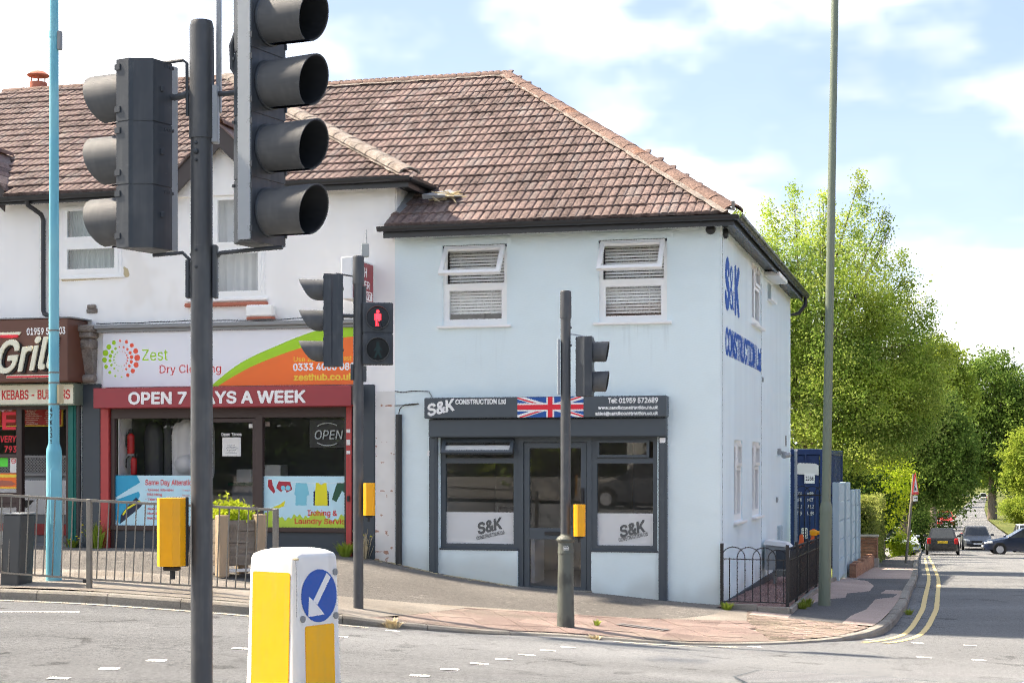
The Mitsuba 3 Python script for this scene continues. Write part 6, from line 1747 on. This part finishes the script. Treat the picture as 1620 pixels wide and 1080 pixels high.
for i, (x, y, z, r, s) in enumerate([(9.6, 150, -4.6, 1.5, 23), (11.5, 128, -4.2, 1.8, 24), (12.5, 145, -4.4, 2.2, 25)]):
    tree('shrub', ['ragged green bush on the right verge beside the large tree trunk', 'green bush behind the parked cars at the right edge', 'tall green bush behind the right verge'][i], x, y, z, [(0, 0, r * .8, r, r, r), (r * .9, 0, r * .7, r, r, r * .8)], 'm_midleaf' if i != 1 else 'm_darkleaf', 160, 40, .22, .14, .3, .05, .5, seed=s, cat='bush', limbs=8)
for i, (x, y, z, r, s) in enumerate([(-2.6, 66, -3.2, 2.0, 71), (-1.2, 78, -3.6, 1.9, 72), (-3.0, 95, -4.0, 3.2, 73), (-.6, 125, -4.3, 2.6, 74), (-4, 160, -4.7, 5, 75)]):
    tree('shrub', ['dark bush left of the chestnut trunk by the parked silver car', 'dark bush just behind the chestnut trunk', 'tall dark bush behind the cars on the left', 'bush on the left of the road beyond the red car', 'broad dark bush on the left far beyond the red car'][i], x, y, z, [(0, 0, r * .75, r, r, r), (r * .8, .3, r * .6, r * .9, r, r * .8), (-r * .9, .3, r * .9, r, r, r)], 'm_darkleaf', 240, 40, .2, .13, .3, .05, .5, seed=s, cat='bush', limbs=8)
# closing trees far down the road, and a belt of woodland behind
for i, (x, y, r, h, m) in enumerate([(2.0, 330, 6, 15, 'm_chestnutleaf'), (18.0, 340, 6, 14, 'm_midleaf'), (7.0, 470, 8, 15, 'm_midleaf'), (24, 280, 8, 16, 'm_chestnutleaf'), (-6, 260, 7, 14, 'm_darkleaf')]):
    z = float(PROF(y))
    tree('distant_tree', ['dark tree closing the left side of the road far away', 'pale green tree beyond the distant white car', 'hazy green tree at the far end of the road', 'dark tree far behind the right verge', 'dark tree far behind the horse chestnut'][i], x, y, z, [(0, 0, h * .55, r, r, h * .42), (r * .4, 0, h * .4, r * .7, r * .7, h * .3)], m, 260, 34, .7, .5, .75, .4, 3, seed=30 + i, limbs=8)
wb = []
rg = np.random.default_rng(77)
cc = []
for _ in range(1500):
    y = rg.uniform(180, 420)
    x = rg.choice([-1, 1]) * rg.uniform(16, 80) + 6
    cc.append((x, y, float(PROF(y)) + rg.uniform(0, 9)))
cc = np.array(cc)
ix = np.repeat(np.arange(len(cc)), 26)
v, f = leaves(cc[ix] + rg.normal(size=(len(ix), 3)) * np.array([1.9, 1.9, 1.4]), np.tile([0, 0, .5], (len(ix), 1)), 1.2, .9, 0, rg)
put('woodland', (v, f), 'm_darkleaf')
labels['woodland'] = {'kind': 'stuff', 'label': 'far-off belt of woodland behind the trees of the side road', 'category': 'woodland'}


def hedge(label, y0, y1, x0, x1, h0, h1, seed):
    rg = np.random.default_rng(seed)
    k = thing('hedge', label, 'hedge', None)
    n = int(5200 * (y1 - y0) / 3)
    q = rg.uniform(0, 1, (n, 3))
    face = rg.integers(0, 4, n)
    q[face == 0, 0] = 1; q[face == 1, 2] = 1; q[face == 2, 1] = 0; q[face == 3, 0] = 0
    nrm = np.zeros((n, 3)); nrm[face == 0, 0] = 1; nrm[face == 1, 2] = 1; nrm[face == 2, 1] = -1; nrm[face == 3, 0] = -1
    y = y0 + q[:, 1] * (y1 - y0)
    zb = PROF(y)
    p = np.stack([x0 + q[:, 0] * (x1 - x0), y, zb + .05 + q[:, 2] * (h0 + (h1 - h0) * q[:, 1])], 1) + rg.normal(0, .035, (n, 3))
    p += nrm * (meshkit.fbm(p * 1.7, 3, seed=seed) - .5)[:, None] * .25
    put(k + '__foliage', leaves(p, nrm, .075, .05, 0, rg), 'm_hedgeleaf')
    zc0, zc1 = float(PROF(y0)), float(PROF(y1))
    put(k + '__stems', hull([(x, yy, z) for x in (x0 + .1, x1 - .1) for yy, zz, h in ((y0 + .1, zc0, h0), (y1 - .1, zc1, h1)) for z in (zz, zz + h - .1)]), 'm_darkleaf')


hedge('clipped hedge behind the brick pier, nearer of the two, with a sunlit flat top', 20.7, 24.6, .15, 1.12, 1.42, 1.5, 41)
hedge('clipped hedge further along the footpath, just before the green street cabinet', 24.7, 30.6, .1, 1.05, 1.72, 1.95, 42)


def weed(name, label, x, y, r, h, n, m, flowers=0, cat='weed', seed=1, hfun=hp):
    rg = np.random.default_rng(seed)
    k = thing(name, label, cat)
    z = float(hfun(x, y))
    ms_v, ms_f, heads = [], [], []
    for i in range(n):
        a = rg.uniform(0, 6.28); d = r * rg.uniform(.1, 1)
        b = np.array([x + d * .35 * math.cos(a), y + d * .35 * math.sin(a), z - .01])
        t = np.array([x + d * math.cos(a), y + d * math.sin(a), z + h * rg.uniform(.4, 1)])
        mid = (b + t) / 2 + np.array([0, 0, h * .2])
        s = np.array([-math.sin(a), math.cos(a), 0]) * rg.uniform(.006, .014)
        o = 5 * i
        ms_v += [b - s * .5, b + s * .5, mid - s, mid + s, t]
        ms_f += [[o, o + 1, o + 3], [o, o + 3, o + 2], [o + 2, o + 3, o + 4]]
        if len(heads) < flowers:
            heads.append(trimesh.creation.icosphere(1, .016).apply_transform(np.diag([1, 1, .6, 1])).apply_translation(t + [0, 0, .03]))
    put(k + '__leaves', (np.array(ms_v), np.array(ms_f)), m)
    if heads:
        put(k + '__flowers', heads, 'm_petal')


weed('weed', 'straggly weed with yellow flowers at the black pier left of the dry cleaner', -9.42, -.16, .30, .42, 90, 'm_midleaf', 9, seed=2)
weed('weed', 'low green weed by the teal shutter guide', -9.85, -.14, .2, .16, 60, 'm_midleaf', 3, seed=3)
weed('weed', 'bright green tuft at the foot of the red frame right of the dry cleaner', -5.42, -.18, .22, .22, 90, 'm_midleaf', 0, seed=4)
weed('weed', 'dry weed stems beside the middle signal at the foot of the dark pier', -5.15, -.15, .24, .45, 40, 'm_straw', 2, seed=5)
weed('weed', 'small leafy weed at the corner of the blue house by the gravel edging', .16, -.54, .17, .12, 60, 'm_midleaf', 0, seed=6)
weed('weed', 'green weed against the edging below the arched fence', 1.07, .55, .16, .12, 50, 'm_midleaf', 0, seed=7)
weed('weed', 'leafy weed between the edging and the green lamp post', 1.1, 1.05, .18, .14, 50, 'm_midleaf', 0, seed=8)
weed('weed', 'straw-coloured tuft in the kerb below the middle signal', -2.72, -5.9, .17, .12, 70, 'm_straw', 0, seed=9, hfun=hr)
weed('weed', 'dry straw tuft in the dropped kerb right of the right signal', -.72, -4.86, .12, .06, 40, 'm_straw', 0, seed=10, hfun=hr)
weed('weed', 'tiny green tuft on the paving just behind the right signal base', -.92, -3.9, .09, .08, 30, 'm_midleaf', 0, seed=11)
weed('weed', 'grass tuft in the gutter beside the double yellow lines', 2.47, 2.2, .1, .1, 40, 'm_midleaf', 0, seed=12, hfun=hr)
deb = []
for _ in range(170):
    x = rng.uniform(-5.0, -2.9); y = -.03 - abs(rng.normal(0, .07))
    deb.append(box(-.02, .02, -.014, .014, 0, .004).apply_transform(rotz(rng.uniform(0, 360), (x, y, float(hp(x, y)) + .003))))
put('litter', deb, 'm_straw')
labels['litter'] = {'kind': 'stuff', 'label': 'dead leaves and grit along the foot of the wall', 'category': 'litter'}
# planting in the timber planter
PP = thing('leafy_plant', 'bright green leafy plants growing in the timber planter', 'plant')
rg = np.random.default_rng(55)
pc = rg.uniform(.04, .52, (60, 3)) * np.array([1, 1, .0]) + np.array([0, 0, .66])
pc[:, 2] += rg.uniform(0, .16, 60)
pc = np.vstack([pc, np.array([[.12, .2, .86], [.10, .15, .80], [.16, .22, .92]])])
pw = np.column_stack([pc, np.ones(len(pc))]) @ pmm.T
ix = np.repeat(np.arange(len(pw)), 26)
put(PP + '__leaves', leaves(pw[ix, :3] + rg.normal(0, .045, (len(ix), 3)), np.tile([0, 0, 1.0], (len(ix), 1)), .06, .03, -.6, rg), 'm_brightleaf')
put(PP + '__stems', [cyl(p[:3] - np.array([0, 0, .25]), p[:3], .004, n=5) for p in pw[::3]], 'm_midleaf')

# ---------------------------------------------------------------- cars
def car(label, x, y, heading, paint, group=None, length=4.0, width=1.72, height=1.46, plate='m_white2', estate=0.0, detail=True):
    """heading: degrees from +X of the car's nose."""
    k = thing('parked_car', label, 'car', group)
    m = rotz(heading, (x, y, float(hr(np.array(x), np.array(y))) + .0))
    L, w, h = length / 2, width / 2, height
    body = hull([(sx * L * a, sy * w * b, z) for sy in (-1, 1) for sx, a, b, z in
                 ((1, .97, .72, .28), (1, 1.0, .70, .48), (1, .96, .76, .66), (1, .88, .90, .30), (1, .84, .94, .60), (1, .70, .92, .80), (1, .42, .93, .93), (-1, .90, .92, .94), (-1, .97, .82, .88), (-1, 1.0, .80, .52), (-1, .97, .80, .28), (-1, .88, .95, .30), (-1, .86, 1.0, .60), (1, .5, 1.0, .60), (1, .5, .97, .24), (-1, .5, .97, .24))])
    put(k + '__body', moved(body, m), paint, smooth=38)
    bf, br_, rf, rr = L * .42, -L * .93, L * .02, -L * (.62 + .2 * estate)
    C_ = {}
    for sy in (-1, 1):
        C_['bf', sy] = np.array((bf, sy * w * .86, .92)); C_['br', sy] = np.array((br_, sy * w * .84, .93))
        C_['rf', sy] = np.array((rf, sy * w * .68, h - .02)); C_['rr', sy] = np.array((rr, sy * w * .66, h - .03))
    cab = hull(list(C_.values()) + [np.array((rf - .35, s * w * .62, h)) for s in (-1, 1)] + [np.array((rr + .3, s * w * .6, h)) for s in (-1, 1)])
    put(k + '__roof', moved(cab, m), paint, smooth=38)

    def pane(a, b, c, d, inset, part):
        q = [np.array(p) for p in (a, b, c, d)]
        cen = sum(q) / 4
        n = np.cross(q[1] - q[0], q[3] - q[0]); n /= np.linalg.norm(n)
        if n @ (cen - np.array([(bf + br_) / 2, 0, 1.1])) < 0:
            n = -n
        q = [cen + (p - cen) * (1 - inset) for p in q]
        put(k + '__' + part, moved(hull([p + n * e for p in q for e in (-.01, .012)]), m), 'm_carglass')
    pane(C_['bf', -1], C_['bf', 1], C_['rf', 1], C_['rf', -1], .10, 'windscreen')
    pane(C_['br', -1], C_['br', 1], C_['rr', 1], C_['rr', -1], .14, 'rear_window')
    for s in (-1, 1):
        mb, mt = (C_['bf', s] * .48 + C_['br', s] * .52), (C_['rf', s] * .5 + C_['rr', s] * .5)
        pane(C_['bf', s], mb, mt, C_['rf', s], .14, 'side_window')
        pane(mb, C_['br', s], C_['rr', s], mt, .14, 'side_window')
        put(k + '__door_mirror', moved(box(L * .34, L * .42, s * (w * .92), s * (w + .14), .92, 1.04, .03), m), paint)
        put(k + '__headlight', moved(hull([(L * .99, s * w * .50, .60), (L * .96, s * w * .78, .63), (L * .80, s * w * .93, .66), (L * .80, s * w * .93, .76), (L * .90, s * w * .68, .74), (L * .99, s * w * .50, .68)]), m), 'm_headlamp')
        put(k + '__tail_light', moved(box(-L * 1.0, -L * .90, s * w * .70, s * w * .93, .66, .96, .03), m), 'm_redlamp')
        for ax in (L * .62, -L * .62):
            put(k + '__wheel_arch', moved(cyl((ax, s * w * .93, .33), (ax, s * (w + .004), .33), .37, n=24), m), 'm_black')
            W_ = put(k + '__wheel', moved(cyl((ax, s * w * .86, .31), (ax, s * (w + .015), .31), .31, n=24), m), 'm_tyre', smooth=40)
            put(W_ + '__rim', moved(cyl((ax, s * (w + .01), .31), (ax, s * (w + .025), .31), .20, n=20), m), 'm_rim')
    if detail:
        put(k + '__front_plate', moved(box(L * .99, L * 1.012, -.26, .26, .40, .51, .003), m), 'm_white2')
        put(k + '__rear_plate', moved(box(-L * 1.012, -L * .97, -.26, .26, .70, .81, .003), m), 'm_plateyellow')
        put(k + '__grille', moved(box(L * .97, L * 1.006, -.38, .38, .55, .64, .006), m), 'm_black')
        put(k + '__lower_grille', moved(box(L * .96, L * 1.003, -.5, .5, .27, .38, .006), m), 'm_black')
        put(k + '__rear_bumper', moved(box(-L * 1.004, -L * .95, -.62, .62, .30, .36, .006), m), 'm_black')
    return k


car('black hatchback seen from behind with a yellow number plate by the kerb', 2.72, 69.5, 91, 'm_carblack', plate='y')
car('dark grey saloon facing the camera beside the black hatchback', 4.75, 86.5, -88, 'm_cargrey', width=1.84, length=4.4)
car('navy blue car crossing the side road at the right edge, seen from its side', 7.05, 73.6, 186, 'm_carnavy', length=4.3)
car('silver-blue car with a tall windscreen behind the navy car', 8.0, 87.6, -84, 'm_carsilver', height=1.6, estate=.6)
car('white car with red lights half hidden behind the navy car', 7.9, 81.5, 80, 'm_carwhite')
car('pale silver car parked in a drive beyond the green street cabinet', -.2, 55.0, -30, 'm_carsilver')
car('pale car parked in the shade under the horse chestnut', .35, 74.0, -80, 'm_carsilver')
car('red car parked beyond the black hatchback on the left of the road', 2.75, 134.0, -88, 'm_carred')
car('distant white van-like car far down the road on its right', 10.4, 352.0, 92, 'm_carwhite', height=1.8, estate=1.0)
car('distant dark car furthest away at the end of the road', 7.5, 420.0, -88, 'm_cargrey')

# ---------------------------------------------------------------- road markings and ironwork
def mark(name, pts, w, m, lift=.004):
    put('road__' + name, strip(pts, w, lift=lift), m, smooth=True)


for p in MARK_STUDS:
    x, y = p
    q = [(x + CA * a - SA * b, y + SA * a + CA * b) for a, b in ((-.075, -.06), (.075, -.06), (.075, .06), (-.075, .06))]
    put('road__stud_marking', sheet(Polygon(q), .2, hr, .005), 'm_marking')
_in = lambda off: [tuple(p) for p in np.array(LineString(kerb_xy).parallel_offset(off, 'right', join_style=1).coords)]
yl = LineString(kerb_xy)
for off in (.24, .44):
    o = yl.offset_curve(-off)
    c = o.intersection(sbox(2.05, -2.75 + .35 * (off > .3), 6, 62.0))
    c = max(c.geoms, key=lambda g: g.length) if hasattr(c, 'geoms') else c
    put('road__yellow_line', sheet(c.buffer(.038, cap_style=2), .4, hr, .006), 'm_lineyellow', smooth=True)
o = yl.offset_curve(-.22)
c = o.intersection(sbox(-40, -8, -2.9, 0))
c = max(c.geoms, key=lambda g: g.length) if hasattr(c, 'geoms') else c
put('road__edge_line', sheet(c.buffer(.04, cap_style=2), .4, hr, .005), 'm_linepale', smooth=True)
c = o.intersection(sbox(-.5, -6, .75, 0))
c = max(c.geoms, key=lambda g: g.length) if hasattr(c, 'geoms') else c
put('road__edge_line', sheet(c.buffer(.04, cap_style=2), .4, hr, .005), 'm_linepale', smooth=True)
mark('stop_line', MARK_LINE, .10, 'm_marking')
MH = thing('manhole_cover', 'square iron cover with a chequered top set in the road', 'manhole cover')
mp = Polygon(MARK_HOLE)
put(MH + '__plate', sheet(mp.buffer(-.03), .15, hr, .008), 'm_iron', smooth=True)
put(MH + '__rim', sheet(mp.buffer(.008).difference(mp.buffer(-.012)), .15, hr, .012), 'm_anthra2', smooth=True)
cxx, cyy = mp.centroid.coords[0]
dia = unary_union([LineString([(cxx - 2, cyy - 2 + o_), (cxx + 2, cyy + 2 + o_)]).buffer(.012) for o_ in np.arange(-2, 2, .16)]).intersection(mp.buffer(-.05))
put(MH + '__ribs', sheet(dia, .12, hr, .013), 'm_leadgrey', smooth=True)
DG = thing('drain_cover', 'narrow slatted drain cover set in the paving behind the right signal', 'drain cover')
for i in range(7):
    x0 = -.75 + i * .085
    g = Polygon([(x0, -3.62), (x0 + .05, -3.62), (x0 + .10, -3.38), (x0 + .05, -3.38)])
    put(DG + '__slat', sheet(g, .1, hp, .012), 'm_iron')
for pts in ([(2.6, 8.2), (5.0, 8.6), (8.3, 8.9)], [(5.2, 8.7), (5.4, 20), (5.3, 40)], [(2.5, 15.5), (5.2, 15.8)], [(-6.5, -9.2), (-2.0, -8.1), (1.2, -7.4)]):
    put('road__tar_joint', strip(pts, .018, lift=.003), 'm_iron', smooth=True)
# ---------------------------------------------------------------- the far side of the main road, which the shop windows reflect
OW = thing('garden_wall', 'low stone garden wall on the opposite side of the main road', 'wall')
a, b = rd(-30, -7.1), rd(20, -7.1)
put(OW + '__courses', moved(box(0, 50, -.12, .12, -.4, .95), np.array([[CA, -SA, 0, a[0]], [SA, CA, 0, a[1]], [0, 0, 1, .1], [0, 0, 0, 1.]])), 'm_stone')
for i, (xr, yr, r, h, m) in enumerate([(-26, -10, 3.0, 7, 'm_darkleaf'), (-18, -9.5, 2.6, 6, 'm_midleaf'), (-10, -11, 3.2, 8, 'm_darkleaf'), (1, -10, 2.5, 6, 'm_darkleaf'), (10, -12, 3.5, 9, 'm_midleaf')]):
    x, y = rd(xr, yr)
    tree('garden_tree', f'leafy garden tree behind the opposite wall, {["first", "second", "third", "fourth", "fifth"][i]} from the west', x, y, .2, [(0, 0, h * .5, r, r, h * .36), (r * .4, .3, h * .35, r * .8, r * .8, h * .25)], m, 200, 36, .25, .18, .35, .2, 2, seed=60 + i, limbs=8)
OH = thing('rendered_house', 'white rendered house on the opposite side of the main road', 'house')
hm = np.array([[CA, -SA, 0, rd(-14, -22)[0]], [SA, CA, 0, rd(-14, -22)[1]], [0, 0, 1, 0], [0, 0, 0, 1.]])
put(OH + '__wall', moved(box(-7, 7, -4, 4, -.4, 5.4), hm), 'm_white')
put(OH + '__roof', moved(hull([(-7.4, -4.4, 5.4), (7.4, -4.4, 5.4), (-7.4, 4.4, 5.4), (7.4, 4.4, 5.4), (-7.4, 0, 8.6), (7.4, 0, 8.6)]), hm), 'm_tile')
for xx in (-5, -1.5, 2, 5):
    for zz in (.8, 3.4):
        w_ = put(OH + '__window', moved(box(xx - .6, xx + .6, 4.0, 4.04, zz, zz + 1.2), hm), 'm_upvc')
        put(w_ + '__pane', moved(box(xx - .52, xx + .52, 4.03, 4.05, zz + .08, zz + 1.12), hm), 'm_carglass')
HO = thing('hedge', 'tall dark hedge behind the stone wall on the opposite side of the main road', 'hedge')
rg = np.random.default_rng(99)
n = 26000
q = np.stack([rg.uniform(-60, -14, n), rg.uniform(-9.6, -8.2, n), rg.uniform(.2, 3.6, n)], 1)
fc = rg.integers(0, 3, n)
q[fc < 2, 1] = -8.2 + rg.normal(0, .1, (fc < 2).sum()); q[fc == 2, 2] = 3.6 + rg.normal(0, .15, (fc == 2).sum())
q[:, 2] += 1.1 * (meshkit.fbm(np.stack([q[:, 0] * .35, q[:, 0] * 0, q[:, 0] * 0], 1), 3, seed=4) - .5)
wx, wy = rd(q[:, 0], q[:, 1])
put(HO + '__foliage', leaves(np.stack([wx, wy, q[:, 2]], 1), np.tile([0, 0, .3], (n, 1)), .32, .22, 0, rg), 'm_darkleaf')
put(HO + '__stems', moved(box(-60, -14, -9.4, -8.5, -.2, 3.0), np.array([[CA, -SA, 0, CAM[0]], [SA, CA, 0, CAM[1]], [0, 0, 1, 0], [0, 0, 0, 1.]])), 'm_darkleaf')
EH = thing('corner_house', 'unseen brick house added on the opposite corner to dim the blue side wall', 'house')
put(EH + '__wall', box(16.5, 26, -2, 9, -2, 6.6), 'm_brick')  # added out of view to block sky and darken the blue side wall
put(EH + '__roof', hull([(16.1, -2.4, 6.6), (26.4, -2.4, 6.6), (16.1, 9.4, 6.6), (26.4, 9.4, 6.6), (21.2, 2, 10.2), (21.2, 5, 10.2)]), 'm_tile')
for y0 in (-.5, 3, 6.5):
    for zz in (.6, 3.0):
        w_ = put(EH + '__window', box(16.46, 16.5, y0, y0 + 1.2, zz, zz + 1.2), 'm_upvc')
        put(w_ + '__pane', box(16.44, 16.47, y0 + .07, y0 + 1.13, zz + .07, zz + 1.13), 'm_carglass')
for i, (tx_, ty_) in enumerate([(13.4, 14.0), (13.6, 29.0), (12.6, 46.0), (12.4, 63.0), (12.0, 82.0)]):  # unseen trees added to dim the side wall and its glass
    tree('roadside_tree', f'unseen leafy tree added on the right of the side road to dim the side wall and its windows, {["first", "second", "third", "fourth", "fifth"][i]} from the junction', tx_, ty_, float(PROF(ty_)), [(0, 0, 6.2, 2.6, 3.6, 4.4), (.5, .3, 2.6, 2.2, 3.2, 1.8)], 'm_darkleaf', 420, 40, .25, .18, .35, .2, 2, seed=90 + i, limbs=8)
x, y = rd(-9.5, -2.0)
kk = car('dark van-like car parked on the far side of the main road', x, y, 195, 'm_cargrey', height=1.8, estate=1.0)
